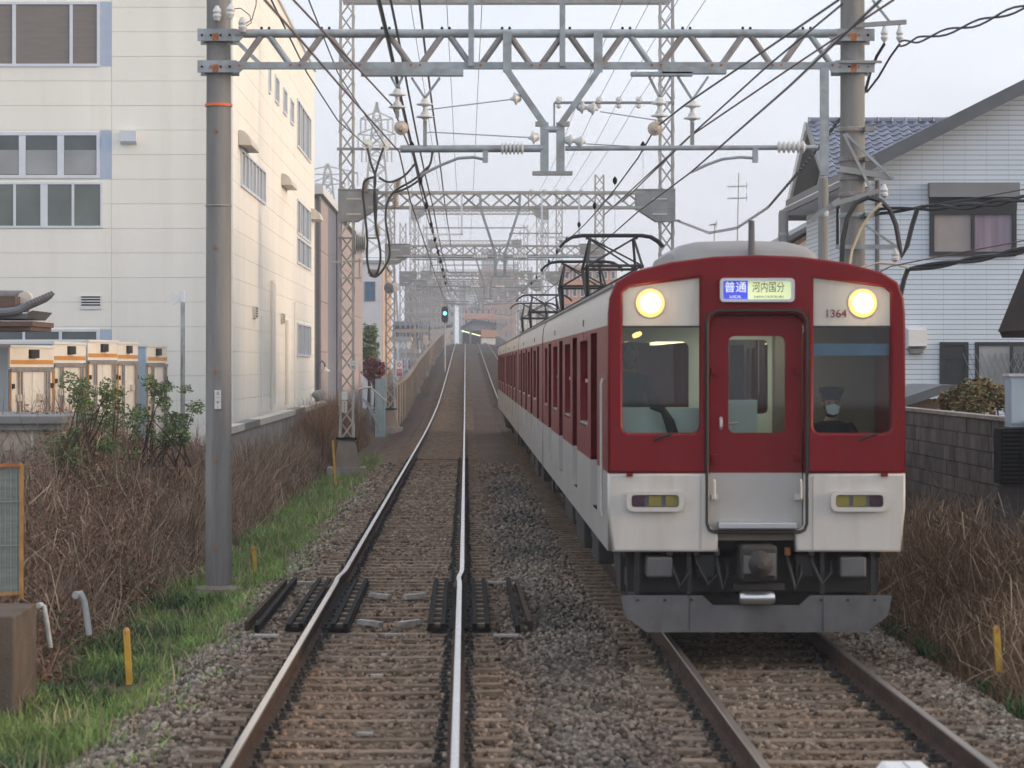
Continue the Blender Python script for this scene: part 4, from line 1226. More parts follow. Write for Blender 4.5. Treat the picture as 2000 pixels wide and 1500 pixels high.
for xx in (x0, x1):
    s = 1 if xx == x0 else -1
    MB().bar((xx - s * .02, Y1 - .2, 6.98), (xx + s * .33, Y1 - .2, 6.64), .05, .05).build('end_brace', mt['galv'], p1)
# posts rising through the truss
for px in (920, 1097):
    q = P(px, 0, Y1)
    MB().bar((q.x, Y1 - .26, 6.6), (q.x, Y1 - .26, 8.4), .075, .075).build('upper_post', mt['galv'], p1)
# central Y-shaped drop frame
dfr = MB()
pl_, pr_ = P(990, 60, Y1).x, P(1166, 60, Y1).x
il, ir = P(1062, 0, Y1).x, P(1093, 0, Y1).x
zb_, zk_, ze_ = 6.56, 5.82, 5.20
df = None
for xo, xi in ((pl_, il), (pr_, ir)):
    m1 = MB()
    m1.bar((xo, Y1 - .29, 7.06), (xo, Y1 - .29, 6.52), .115, .08)
    m1.bar((xo, Y1 - .29, 6.54), (xi, Y1 - .29, zk_), .08, .115, up=(0, 1, 0))
    m1.bar((xi, Y1 - .29, zk_ + .03), (xi, Y1 - .29, ze_), .11, .08)
    o = m1.build('drop_frame_leg', mt['galv'], p1)
    df = df or o
MB().box(il - .16, ir + .16, Y1 - .36, Y1 - .2, ze_ - .05, ze_).build('drop_frame_plate', mt['gusset'], p1)
MB().cyl((il, Y1 - .29, 5.76), (ir, Y1 - .29, 5.76), .045).build('drop_frame_tie', mt['galv'], p1)
for xx in (il - .07, ir + .07):
    MB().box(xx - .05, xx + .05, Y1 - .35, Y1 - .22, 5.80, 5.86).build('drop_frame_cleat', mt['gusset'], p1)
# strain insulators on the frame
for (px, py, s, n) in ((1018, 191, -1, 1), (1053, 267, -1, 1), (1126, 208, 1, 2), (1102, 273, 1, 2)):
    q = P(px, py, Y1 - .29)
    mb = MB(); disc_insulator(mb, q, (s, 0, -.12), n, .088, .145)
    mb.build('insulator', mt['porcelain'], p1, smooth=True)
# channels under the truss and V hangers with suspension insulators
for (px0, px1, py, w_) in ((705, 905, 142, .09), (1232, 1352, 145, .05), (1292, 1418, 138, .09)):
    a, b = P(px0, py, Y1 - .3), P(px1, py, Y1 - .3)
    MB().bar(a, b, .16, w_).build('hanger_channel', mt['galv'], p1)
for (cx, xa, xb, py0, py1, d1, d2, ybase) in ((776, 764, 786, 150, 173, 180, 203, 230), (830, 804, 859, 152, 192, 198, 222, 285), (1288, 1268, 1310, 150, 190, 196, 220, 240), (1352, 1324, 1383, 150, 195, 200, 224, 283)):
    for xx in (xa, xb):
        MB().bar(P(xx, py0, Y1 - .3), P(cx, py1, Y1 - .3), .03, .06, up=(0, 1, 0)).build('hanger_arm', mt['galv'], p1)
    mb = MB()
    q = P(cx, py1, Y1 - .3)
    disc_insulator(mb, q, (0, 0, -1), 2, .115, .165)
    mb.build('insulator', mt['porcelain'], p1, smooth=True)
    MB().bar(P(cx, py1 + 44, Y1 - .3), P(cx, ybase, Y1 - .3), .05, .05).build('hanger_link', mt['gusset'], p1)
for (px, py) in ((783, 249), (1281, 250)):       # strain discs seen end on
    mb = MB(); q = P(px, py, Y1 - .4)
    disc_insulator(mb, q, (0, 1, .05), 2, .095, .15)
    mb.build('strain_insulator', mt['porcelain_b'], p1, smooth=True)
# registration tubes with ribbed insulators, and curved steady arms
yt = Y1 - .29
for (a, b, r) in ((P(782, 291, yt), P(1060, 290, yt), .05), (P(1104, 290, yt), P(1598, 288, yt), .033)):
    MB().cyl(a, b, r, r, 12).build('registration_tube', mt['galv'], p1, smooth=True)
for (a, b) in ((P(978, 290, yt), P(1024, 290, yt)), (P(1518, 287, yt), P(1574, 287, yt))):
    mb = MB(); ribbed(mb, a, b, .085, 6); mb.build('rod_insulator', mt['porcelain'], p1, smooth=True)
MB().box(*[v for pr in ((P(1597, 0, Y1).x, P(1613, 0, Y1).x), (Y1 - .3, Y1 - .2)) for v in pr], 5.15, 6.58).build('drop_post', mt['galv'], p1)
for pts in ([(948, 312), (925, 307), (895, 309), (862, 322), (822, 342)], [(1475, 309), (1445, 307), (1410, 311), (1380, 322), (1350, 336)]):
    MB().tube([P(x, y, yt) for x, y in pts], .02, 8).build('steady_arm', mt['galv'], p1, smooth=True)
    q = P(pts[0][0], 300, yt)
    MB().box(q.x - .035, q.x + .035, yt - .04, yt + .04, q.z - .12, q.z + .08).build('arm_bracket', mt['galv'], p1)
# insulators and leads standing on the left end clamp
for (px, py, ax, n) in ((424, 36, (0, 0, 1), 1), (449, 32, (.1, 0, 1), 1), (474, 58, (0, 0, 1), 1)):
    q = P(px, py, Y1 - .28)
    MB().lathe(q, ax, [(.04, -.03), (.05, 0), (.062, .03), (.05, .06), (.062, .09), (.045, .13), (.02, .17)], 14).build('pin_insulator', mt['porcelain'], p1, smooth=True)
for pts in ([(449, 18), (470, 16), (488, 30), (491, 44), (480, 52)], [(474, 50), (492, 38), (500, 10), (502, -30)]):
    MB().tube([P(x, y, Y1 - .3) for x, y in pts], .007, 5).build('jumper_lead', mt['wire'], p1)
# crossarm, spool insulators and clutter on the right pole
MB().bar(P(1672, 50, Y1 - .25), P(1770, 43, Y1 - .25), .06, .06).build('cross_arm', mt['gusset'], p1)
MB().bar(P(1738, 43, Y1 - .25), P(1704, 0, Y1 - .25), .03, .03).build('arm_stay', mt['galv'], p1)
MB().bar(P(1640, 121, Y1 - .25), P(1722, 121, Y1 - .25), .05, .03).build('cross_arm', mt['gusset'], p1)
for px in (1727, 1757):
    MB().lathe(P(px, 78, Y1 - .25), (0, 0, 1), [(.01, -.04), (.035, 0), (.05, .03), (.035, .06), (.05, .09), (.03, .14), (.012, .2)], 12).build('spool_insulator', mt['porcelain'], p1, smooth=True)
for z, m_ in ((4.88, 'galv_rust'), (5.75, 'galv_rust'), (5.35, 'galv_rust'), (5.1, 'galv_rust'), (4.6, 'galv')):
    MB().lathe((PXR, Y1, z), (0, 0, 1), [(.182, 0), (.186, .01), (.186, .05), (.182, .06)], 22).build('pole_band', mt[m_], p1)
    MB().box(PXR + .14, PXR + .26, Y1 - .2, Y1 - .1, z - .01, z + .06).build('band_lug', mt[m_], p1)
MB().bar(P(1640, 330, Y1 - .22), P(1740, 345, Y1 - .22), .07, .08).build('cross_arm', mt['gusset'], p1)
MB().bar(P(1745, 350, Y1 - .25), P(1652, 262, Y1 - .25), .03, .035).bar(P(1706, 380, Y1 - .25), P(1648, 262, Y1 - .25), .03, .035).build('arm_stay', mt['galv'], p1)
MB().bar(P(1625, 400, Y1 - .3), P(1718, 372, Y1 - .3), .06, .06).build('cross_arm', mt['gusset'], p1)
MB().bar(P(1585, 428, Y1 - .2), P(1640, 388, Y1 - .25), .05, .05).build('cross_arm', mt['gusset'], p1)
MB().bar(P(1632, 482, Y1 - .24), P(1755, 482, Y1 - .24), .05, .055).build('cross_arm', mt['galv'], p1)
MB().bar(P(1752, 482, Y1 - .24), P(1690, 440, Y1 - .24), .03, .03).build('arm_stay', mt['galv'], p1)
for px, py in ((1727, 365), (1748, 490)):
    MB().lathe(P(px, py + 18, Y1 - .25), (0, 0, 1), [(.01, -.03), (.05, 0), (.055, .03), (.04, .05), (.055, .08), (.03, .12), (.02, .16)], 12).build('spool_insulator', mt['porcelain'], p1, smooth=True)

# ------------------------------------------------------------------ lattice portals
def lattice_mast(parent, x, Y, z0, z1, w_, singly, seg=.46, mat_='lattice', flange=.055):
    h = w_ / 2
    mb = MB()
    for sx in (-1, 1):
        for sy in (-1, 1):
            xx, yy = x + sx * h, Y + sy * h
            mb.box(min(xx, xx - sx * flange), max(xx, xx - sx * flange), min(yy, yy - sy * .012), max(yy, yy - sy * .012), z0, z1)
            mb.box(min(xx, xx - sx * .012), max(xx, xx - sx * .012), min(yy - sy * .013, yy - sy * flange), max(yy - sy * .013, yy - sy * flange), z0, z1)
    m_ = mb.build('mast', mt[mat_], parent)
    n = max(2, int((z1 - z0) / seg))
    seg = (z1 - z0) / n
    joined = MB()
    me2 = {}
    for k in range(n):
        za, zb = z0 + k * seg, z0 + (k + 1) * seg
        for f, sy in enumerate((-1, 1)):
            flip = (k + f) % 2
            a = (x - h + .03, Y + sy * (h + .006), zb if flip else za); b = (x + h - .03, Y + sy * (h + .006), za if flip else zb)
            if singly:
                key = (flip, sy)
                if key not in me2:
                    o = MB().bar((-h + .03, 0, seg / 2 if flip else -seg / 2), (h - .03, 0, -seg / 2 if flip else seg / 2), .012, .045).build('brace', mt[mat_], m_, local=True)
                    me2[key] = o.data
                else:
                    o = bpy.data.objects.new('brace', me2[key]); col.objects.link(o); o.parent = m_
                o.location = Vector((x, Y + sy * (h + .008), (za + zb) / 2)) - org(m_)
            else:
                joined.bar(a, b, .012, .045)
        if k % 2 == 0:
            for sx in (-1, 1):
                joined.bar((x + sx * h, Y - h, za), (x + sx * h, Y + h, zb), .04, .012)
    joined.build('bracing', mt[mat_], m_)
    return m_

def lattice_portal(Y, xl, xr, zb, ztop_l, ztop_r, label, singly=False, drop=True, rects=True, arm=True, topbeam=None, dep=.42, mat_='lattice', foot=True, arm_z=2.9):
    g = float(zt(Y))
    t = thing('lattice_portal', label, 'line portal', ((xl + xr) / 2, Y, g - .3), group='lattice line portals along the railway')
    for x, zt_, s in ((xl, ztop_l, 1), (xr, ztop_r, -1)):
        z0 = g + .55 if foot else g - .4
        m_ = lattice_mast(t, x, Y, z0, zt_, .40 if Y < 100 else .42, singly, .46 if Y < 140 else .7, mat_)
        if foot:
            MB().add([(x - .38, Y - .38, g - .2), (x + .38, Y - .38, g - .2), (x + .38, Y + .38, g - .2), (x - .38, Y + .38, g - .2), (x - .2, Y - .2, g + .56), (x + .2, Y - .2, g + .56), (x + .2, Y + .2, g + .56), (x - .2, Y + .2, g + .56)],
                     [(4, 5, 6, 7), (0, 1, 5, 4), (1, 2, 6, 5), (2, 3, 7, 6), (3, 0, 4, 7)]).build('pedestal', mt['concrete_b'], t)
            MB().box(x - .52, x + .52, Y - .5, Y + .5, g - .75, g - .2).build('footing', mt['concrete'], t)
            MB().box(x - .29, x + .29, Y - .25, Y + .25, g + .56, g + .62).build('base_collar', mt['plate'], t)
        gs = MB()
        for yy in (-.235, .235):
            xe = x + s * .85
            gs.extrude([(x - s * .23, zb - .03), (x - s * .23, zb + .5), (xe, zb + .5), (xe, zb - .03)], lambda u, v, d: (u, Y + yy + d, v), -.006, .006)
            gs.extrude([(x - s * .23, zb - .36), (x - s * .23, zb - .035), (x + s * .8, zb - .035), (x + s * .3, zb - .36)], lambda u, v, d: (u, Y + yy + d, v), -.008, .004)
        gp = gs.build('gusset', mt['gusset'], t)
        MB().bar((x - s * .24, Y, zb + .52), (x + s * .87, Y, zb + .52), .52, .03).build('gusset_cap', mt['gusset'], t)
        for zz in (zb + .26, zb - .16):
            MB().bar((x + s * .0, Y - .25, zz), (x + s * .4, Y - .25, zz), .02, .04).build('gusset_slot', mt['hood'], t)
    xa, xb = xl + .6, xr - .6
    for yy in (-dep / 2, dep / 2):
        MB().bar((xa, Y + yy, zb + .44), (xb, Y + yy, zb + .44), .07, .07).build('top_chord', mt[mat_], t)
        MB().bar((xa, Y + yy, zb + .03), (xb, Y + yy, zb + .03), .07, .07).build('bottom_chord', mt[mat_], t)
    n = max(8, int((xb - xa) / .42)); st = (xb - xa) / n
    jo = MB()
    for k in range(n):
        for f, yy in enumerate((-dep / 2, dep / 2)):
            a = (xa + st * k, Y + yy, zb + (.05 if (k + f) % 2 else .42)); b = (xa + st * (k + 1), Y + yy, zb + (.42 if (k + f) % 2 else .05))
            if singly:
                MB().bar(a, b, .012, .05).build('diagonal', mt['galv_rust'] if k % 3 == 0 else mt[mat_], t)
            else:
                jo.bar(a, b, .02, .05)
    if not singly: jo.build('web_bracing', mt[mat_], t)
    xm = .95
    if drop:
        d_ = MB()
        for s in (-1, 1):
            d_.bar((xm + s * .55, Y - .28, zb + .42), (xm + s * .53, Y - .28, zb - .02), .07)
            d_.bar((xm + s * .53, Y - .28, zb - .02), (xm + s * .14, Y - .28, zb - 1.22), .07)
            d_.bar((xm + s * .13, Y - .28, zb - 1.2), (xm + s * .13, Y - .28, zb - 1.85), .08)
        d_.box(xm - .26, xm + .26, Y - .36, Y - .2, zb - 1.9, zb - 1.85)
        d_.build('drop_frame', mt['galv'], t)
        for tx in (XL, XR):
            s = 1 if tx > xm else -1
            MB().cyl((xm + s * .15, Y - .28, zb - 1.35), (tx + s * 1.1, Y - .28, zb - 1.33), .03, .03, 8).build('registration_tube', mt['galv'], t)
            mb = MB(); ribbed(mb, (xm + s * .35, Y - .28, zb - 1.35), (xm + s * .75, Y - .28, zb - 1.35), .07, 5); mb.build('rod_insulator', mt['porcelain'], t)
    if rects:
        for (c0, c1, dz) in ((XL - .7, XL + .72, .72), (XR - .62, XR + .4, .8)):
            r_ = MB()
            r_.bar((c0, Y - .27, zb + .4), (c0, Y - .27, zb - dz), .05); r_.bar((c1, Y - .27, zb + .4), (c1, Y - .27, zb - dz), .05)
            r_.bar((c0 - .03, Y - .27, zb - dz), (c1 + .03, Y - .27, zb - dz), .05)
            r_.build('hanging_frame', mt['alu'] if Y < 80 else mt['galv'], t)
            mb = MB(); disc_insulator(mb, ((c0 + c1) / 2, Y - .27, zb - dz), (0, 0, -1), 2, .1, .14); mb.build('insulator', mt['porcelain'], t)
    if arm:
        za = zb + arm_z
        xe = xr - 3.1
        MB().bar((xr + .2, Y - .24, za), (xe, Y - .24, za), .09, .07).bar((xe, Y - .24, za), (xe, Y - .24, za - .75), .05, .05).build('feeder_arm', mt['gusset'], t)
        for k in range(5):
            x = xe + .12 + .55 * k
            mb = MB(); disc_insulator(mb, (x, Y - .3, za + .06), (0, -1, .15), 1, .09, .12); mb.build('feeder_insulator', mt['porcelain'], t)
            mb = MB(); disc_insulator(mb, (x, Y - .24, za - .03), (0, 0, -1), 1, .085, .13); mb.build('feeder_insulator', mt['porcelain'], t)
    if topbeam:
        for yy in (-.18, .18): MB().bar((xl - .1, Y + yy, topbeam), (xr + .1, Y + yy, topbeam), .08, .1).build('top_beam', mt['gusset'], t)
    return t

p2 = lattice_portal(72, -3.27, 5.54, 6.92, 12.75, 12.75, 'lattice portal right behind the concrete pole portal, tall masts with grey gusset boxes', True, topbeam=12.62)
# fittings on its left mast: cable tails, insulators, small signs
Y2 = 72 - .3
MB().bar(P(658, 291, Y2), P(785, 291, Y2), .07, .07).build('side_arm', mt['gusset'], p2)
MB().bar(P(660, 465, Y2), P(740, 465, Y2), .06, .05).build('side_arm', mt['gusset'], p2)
MB().bar(P(645, 512, Y2), P(706, 510, Y2), .06, .05).bar(P(662, 543, Y2), P(706, 543, Y2), .05, .05).bar(P(702, 505, Y2), P(702, 545, Y2), .04, .04).build('side_arm', mt['lattice'], p2)
for px in (717, 750):
    mb = MB(); disc_insulator(mb, P(px, 284, Y2), (.2, -1, .1), 1, .16, .2); mb.build('insulator', mt['porcelain'], p2, smooth=True)
for (xa, ya, xb, yb) in ((717, 348, 712, 374), (778, 350, 776, 376), (772, 378, 774, 406), (735, 438, 738, 462), (718, 530, 742, 531)):
    mb = MB(); ribbed(mb, P(xa, ya, Y2), P(xb, yb, Y2), .10, 8); mb.build('cable_insulator', mt['porcelain_b'], p2, smooth=True)
wheel = MB(); ribbed(wheel, P(694, 475, Y2), P(716, 475, Y2), .34, 6)
wheel.build('tension_spool', mt['porcelain'], p2, smooth=True)
MB().bar(P(692, 450, Y2 - .02), P(692, 497, Y2 - .02), .07, .08).build('spool_bracket', mt['gusset'], p2)
pl2 = P(690, 714, Y2)
sg = MB().box(pl2.x - .085, pl2.x + .085, Y2 - .01, Y2, pl2.z - .13, pl2.z + .13).build('number_plate', mt['signwhite'], p2)
for k, ch in enumerate('一西'): lettering('plate_lettering', ch, .11, (pl2.x, Y2 - .012, pl2.z + .06 - k * .12), mt['signink'], sg)
pl3 = P(673, 790, Y2)
sg = MB().box(pl3.x - .075, pl3.x + .075, Y2 - .01, Y2, pl3.z - .22, pl3.z + .1).build('number_plate', mt['hood'], p2)
for k, ch in enumerate('601'): lettering('plate_lettering', ch, .10, (pl3.x, Y2 - .012, pl3.z + .04 - k * .1), mt['signink'], sg)
MB().box(pl3.x - .08, pl3.x + .08, Y2 - .01, Y2, pl3.z + .13, pl3.z + .36).build('number_plate', mt['signwhite'], p2)
MB().bar((5.5, Y2, P(0, 431, Y2).z), P(1328, 431, Y2), .06, .06).build('side_arm', mt['gusset'], p2)
# thick looping cable tails
for i, pts in enumerate(([(717, 285), (724, 320), (735, 345), (730, 380), (733, 440), (742, 480), (744, 510), (735, 540), (722, 535), (716, 505), (718, 470), (712, 410), (708, 370), (712, 350), (735, 345)],
                         [(750, 285), (738, 320), (730, 350), (735, 400), (734, 440)],
                         [(840, 322), (812, 350), (770, 372), (755, 395), (752, 430), (760, 470), (762, 500), (752, 522), (735, 543), (720, 536)],
                         [(812, 318), (790, 345), (760, 358), (738, 346)],
                         [(845, 290), (842, 320), (822, 350), (795, 368), (768, 377)])):
    # smooth the polyline
    q = np.array(pts, float)
    t_ = np.linspace(0, len(q) - 1, len(q) * 5)
    xs = np.interp(t_, range(len(q)), q[:, 0]); ys = np.interp(t_, range(len(q)), q[:, 1])
    kk = np.ones(5) / 5
    xs = np.convolve(np.pad(xs, 2, mode='edge'), kk, 'valid'); ys = np.convolve(np.pad(ys, 2, mode='edge'), kk, 'valid')
    MB().tube([P(a, b, Y2 - .12 - .04 * i) for a, b in zip(xs, ys)], .032, 7).build('cable_tail', mt['cable'], p2, smooth=True)

p3 = lattice_portal(114, -3.28, 5.85, 7.35, 10.6, 10.9, 'third portal of the row, lattice masts with boxy gussets, grey horn fitting on left mast', True, arm_z=2.75)
lm = P(762, 562, 113.6)
MB().lathe((lm.x, 113.5, lm.z), (-.5, -1, -.2), [(.05, -.3), (.16, -.2), (.2, 0), (.24, .12), (.2, .14)], 14).build('loudspeaker', mt['galv'], p3, smooth=True)
MB().lathe((lm.x + .2, 113.5, lm.z + .02), (.6, -1, 0), [(.05, -.3), (.14, -.2), (.16, 0), (.2, .1)], 14).build('loudspeaker', mt['galv'], p3, smooth=True)
ROW = [(163, 'fourth'), (208, 'fifth'), (253, 'sixth'), (298, 'seventh'), (343, 'eighth'), (388, 'ninth'), (433, 'tenth'), (470, 'eleventh')]
for k, (Y, od) in enumerate(ROW):
    g = float(zt(Y))
    tall = Y in (208, 253)
    lattice_portal(Y, -3.9, 5.85, g + 7.25, g + (13.6 if tall else 10.8), g + (13.6 if tall else 12.5 if Y == 163 else 10.8),
                   f'{od} lattice portal in the row, fading into the haze up the ramp', False, drop=True, rects=True, arm=not tall, topbeam=(g + 13.3) if tall else (g + 10.4 if k % 2 else None), foot=True, mat_='lattice')
MID = [(186, 'first'), (231, 'second'), (276, 'third'), (321, 'fourth'), (366, 'fifth'), (411, 'sixth'), (452, 'seventh')]
for k, (Y, od) in enumerate(MID):
    g = float(zt(Y))
    lattice_portal(Y, -3.75, 5.7, g + (12.2 if k % 2 == 0 else 8.3), g + (12.9 if k % 2 == 0 else 9.2), g + (12.9 if k % 2 == 0 else 9.2),
                   f'{od} of the taller slim portals set between the main lattice portals', False, drop=False, rects=False, arm=False, topbeam=g + 9.0 if k % 2 == 0 else None, foot=True)
# warning sign on the fourth portal's left mast
wp = P(780, 720, 162.5)
ws = thing('warning_sign', 'small white and red warning sign on a lattice mast by the parapet', 'sign', (wp.x, 162.4, wp.z))
MB().box(wp.x - .2, wp.x + .2, 162.45, 162.47, wp.z - .5, wp.z + .5).build('board', mt['signwhite'], ws)
MB().extrude([(-.15, 0), (0, .17), (.15, 0), (0, -.17)], lambda u, v, d: (wp.x + u, 162.44 + d, wp.z + .25 + v), -.004, .004).build('diamond_mark', mt['signred'], ws)
MB().extrude([(-.08, 0), (0, .09), (.08, 0), (0, -.09)], lambda u, v, d: (wp.x + u, 162.432 + d, wp.z + .25 + v), -.003, .003).build('diamond_mark', mt['signwhite'], ws)
MB().box(wp.x - .16, wp.x + .16, 162.43, 162.445, wp.z - .45, wp.z - .02).build('red_panel', mt['signred'], ws)
lettering('sign_lettering', '列', .28, (wp.x, 162.425, wp.z - .24), mt['signwhite'], ws)
wp = P(831, 664, 250)
w2 = thing('danger_sign', 'tall narrow red brown notice board high beside the parapet', 'sign', (wp.x, 249.9, wp.z))
MB().box(wp.x - .17, wp.x + .17, 249.9, 249.95, wp.z - .42, wp.z + .42).build('board', mt['signwhite'], w2)
MB().box(wp.x - .13, wp.x + .13, 249.88, 249.898, wp.z - .38, wp.z + .38).build('red_panel', mt['brick'], w2)
for k in range(3): MB().box(wp.x - .07, wp.x + .07, 249.87, 249.879, wp.z - .26 + k * .24, wp.z - .16 + k * .24).build('print_mark', mt['signwhite'], w2)
# green signal
Ys = 235
gp_ = P(869, 612, Ys)
sgn = thing('railway_signal', 'tall signal showing a green light beside the left track', 'signal', (gp_.x, Ys, float(zt(Ys)) - .3))
MB().cyl((gp_.x, Ys + .2, float(zt(Ys)) - .4), (gp_.x, Ys + .2, gp_.z + 1.0), .08).build('post', mt['steel_far'], sgn)
MB().extrude(rrect(-.3, .3, -.75, .75, .28), lambda u, v, d: (gp_.x + u, Ys + d, gp_.z + v - .1), 0, .1).build('backboard', mt['green_d'], sgn)
for k in range(3):
    z = gp_.z - .45 + k * .45
    ln = MB().lathe((gp_.x, Ys - .005, z), (0, -1, 0), [(.15, 0), (.15, .02), (0, .03)], 16).build('lens', mt['green_l'] if k == 1 else mt['green_d'], sgn)
    MB().lathe((gp_.x, Ys - .0, z), (0, -1, 0), [(.17, 0), (.18, .12), (.165, .12), (.16, 0)], 14).build('visor', mt['green_d'], ln)

# ------------------------------------------------------------------ overhead wires and cables
def wire(name, label, pts, r, m_, cat='wire', group='overhead wires', sag=0):
    P_ = [Vector(p) for p in pts]
    if sag and len(P_) == 2:
        a, b = P_; P_ = [a.lerp(b, i / 10) - Vector((0, 0, 4 * sag * (i / 10) * (1 - i / 10))) for i in range(11)]
    o = thing(name, label, cat, tuple(P_[0]), group)
    MB().tube(P_, r, 5).build('strand', mt[m_], o)
    return o
SUP = [35, 72, 114, 163, 208, 253, 298, 343, 388, 433, 470]
def along(x0, x, h, y_from=35, droop=0):
    pts = []
    for a, b in zip(SUP[:-1], SUP[1:]):
        if b <= y_from: continue
        for i in range(6):
            u = i / 6; Y = a + (b - a) * u
            pts.append((x, Y, float(zt(a)) * (1 - u) + float(zt(b)) * u + h - 4 * droop * u * (1 - u)))
    pts.append((x, SUP[-1], float(zt(SUP[-1])) + h))
    return pts
def beads(o, pts, every, n):
    for k in range(n):
        p = Vector(pts[min(len(pts) - 1, 1 + k * every)])
        MB().lathe(p - Vector((0, 0, .09)), (0, 0, 1), [(.015, 0), (.045, .04), (.05, .09), (.045, .14), (.015, .18)], 8).build('wire_clamp', mt['plate'], o)
w1 = wire('contact_wire', 'contact wire over the left track, running from the near portal into the haze', [P(517, 0, 17.2), P(600, 93, 21.5), P(660, 163, 25.5), P(780, 297, 35)] + along(0, XL - .05, 5.22)[1:], .011, 'wire_r')
w2_ = wire('messenger_wire', 'upper wire over the left track with dark clamps', [P(573, 0, 24), P(660, 92, 28.5), P(767, 207, 35), P(783, 249, 35)] + along(0, XL, 6.05, droop=.25)[1:], .012, 'wire_r')
w3_ = wire('contact_wire', 'contact wire over the right track, meeting the pantographs of the train', [P(1720, 0, 17), P(1540, 170, 23.5), P(1350, 336, 34.7)] + along(0, XR, 5.04)[1:], .012, 'wire')
w4_ = wire('messenger_wire', 'upper wire over the right track with dark clamps', [P(1638, 0, 24), P(1340, 203, 33), P(1280, 250, 35)] + along(0, XR, 6.0, droop=.2)[1:], .013, 'wire')
for o, dro in ((w2_, XL), (w4_, XR)):
    for Y in np.arange(40, 110, 7.5):
        zb = 5.2 if dro == XL else 5.04
        MB().cyl((dro, Y, zb), (dro, Y, 5.98), .004, .004, 4).build('dropper', mt['wire_g'], o)
        MB().lathe((dro, Y, 5.9), (0, 0, 1), [(.01, 0), (.04, .05), (.04, .1), (.01, .15)], 8).build('wire_clamp', mt['plate'], o)
def to_vp(label, px, py, h, r, m_, y_end=470, name='feeder_wire', dx=0, droop=.15):
    """a wire parallel to the tracks through the given direction, h metres above the rails where they are level"""
    x = (px - CX) / (CY - py) * (h - CZ)
    y0 = (h - CZ) * F / (CY - py) * .97
    pts = [(x, y0 - 8, h)] + [(x + dx * (q[1] - 35) / 435, q[1], q[2]) for q in along(0, x, h, droop=droop) if q[1] > y0 and q[1] <= y_end]
    return wire(name, label, pts, r, m_)
to_vp('thick black feeder cable entering at the top beside the left lattice mast', 740, 0, 7.0, .030, 'wire')
to_vp('thinner black feeder wire just right of the thick one at the top', 763, 0, 7.0, .018, 'wire')
to_vp('black wire dropping almost upright past the left hanger insulators', 820, 0, 8.4, .022, 'wire')
to_vp('thin grey wire crossing the portal left of its centre post', 803, 0, 10.2, .009, 'wire_g')
to_vp('thin grey wire a little right of the left hanger insulators', 873, 0, 10.2, .009, 'wire_g')
to_vp('thin grey wire hanging just right of the left upper post', 941, 0, 10.2, .009, 'wire_g')
for k, (px, nm) in enumerate(((1178, 'first'), (1204, 'second'), (1232, 'third'), (1262, 'fourth'))):
    xw = 5.54 - 3.1 + .12 + .55 * (k + 1)
    wire('feeder_wire', f'{nm} thin grey wire from the left on the five-insulator arm of the right mast', [(xw + .1, 28, 9.95)] + [(xw, q[1], q[2]) for q in along(0, xw, 9.9, 72, .2) if q[1] >= 72], .008, 'wire_g')
wire('feeder_wire', 'black wire from the top edge to the low arm on the left lattice mast', [P(530, 0, 40), P(600, 143, 52), P(660, 236, 63), P(717, 286, 71)], .016, 'wire')
wire('feeder_wire', 'black wire from the top edge passing left of the lattice mast to the looped cables', [P(603, 0, 45), P(660, 143, 56), P(752, 284, 71)], .014, 'wire')
wire('feeder_wire', 'dark wire from the right pole top sloping to the right hanger insulators', [P(1645, 8, 25), P(1500, 128, 30), P(1352, 262, 35), P(1215, 395, 54)], .012, 'wire')
wire('feeder_wire', 'dark wire crossing the right concrete pole near the top edge', [P(1745, 0, 25), P(1560, 122, 31), P(1345, 268, 36), P(1180, 420, 60)], .013, 'wire_r')
wire('cross_span_wire', 'thin span wire left of the Y-shaped drop frame, upper one', [P(1000, 194, 34.7), P(836, 214, 34.7)], .008, 'wire_g')
wire('cross_span_wire', 'thin span wire left of the Y-shaped drop frame, lower one', [P(1040, 269, 34.7), P(840, 258, 34.7), P(826, 262, 34.7)], .008, 'wire_g')
wire('cross_span_wire', 'thin span wire right of the Y-shaped drop frame, upper one', [P(1172, 218, 34.7), P(1283, 235, 34.7)], .008, 'wire_g')
wire('cross_span_wire', 'thin span wire right of the Y-shaped drop frame, lower one', [P(1145, 281, 34.7), P(1310, 290, 34.7)], .008, 'wire_g')

def twisted(name, label, pts, r, m_, pitch=.5, amp=.05):
    """two strands wound about each other"""
    q = [Vector(p) for p in pts]
    L_ = [0]
    for a, b in zip(q[:-1], q[1:]): L_.append(L_[-1] + (b - a).length)
    n = int(L_[-1] / pitch * 10)
    o = thing(name, label, 'cable', tuple(q[0]), 'cables at the right pole')
    for ph in (0, math.pi):
        out = []
        for i in range(n + 1):
            s_ = L_[-1] * i / n
            p = Vector([float(np.interp(s_, L_, [v[k] for v in q])) for k in range(3)])
            a = 2 * math.pi * s_ / pitch + ph
            out.append(p + Vector((0, math.cos(a), math.sin(a))) * amp)
        MB().tube(out, r, 5).build('strand', mt[m_], o)
    return o
twisted('twisted_cable', 'twisted black cable sweeping in from the top right corner', [P(2010, 10, 29), P(1900, 48, 31), P(1800, 76, 33), P(1757, 86, 34.7)], .014, 'cable', 2.4, .035)
twisted('twisted_cable', 'twisted cable drooping from behind the right pole down to the train roof', [P(1690, 178, 35.3), P(1640, 232, 38), P(1580, 312, 44), P(1500, 405, 55), P(1440, 445, 60), P(1385, 455, 66), P(1325, 432, 71.6)], .013, 'cable', 1.3, .028)
wire('service_cable', 'black cable running from spool insulator down behind the right pole', [P(1727, 86, 34.75), P(1712, 110, 35), P(1700, 140, 35.2), P(1690, 178, 35.3)], .022, 'cable', 'cable', 'cables at the right pole')
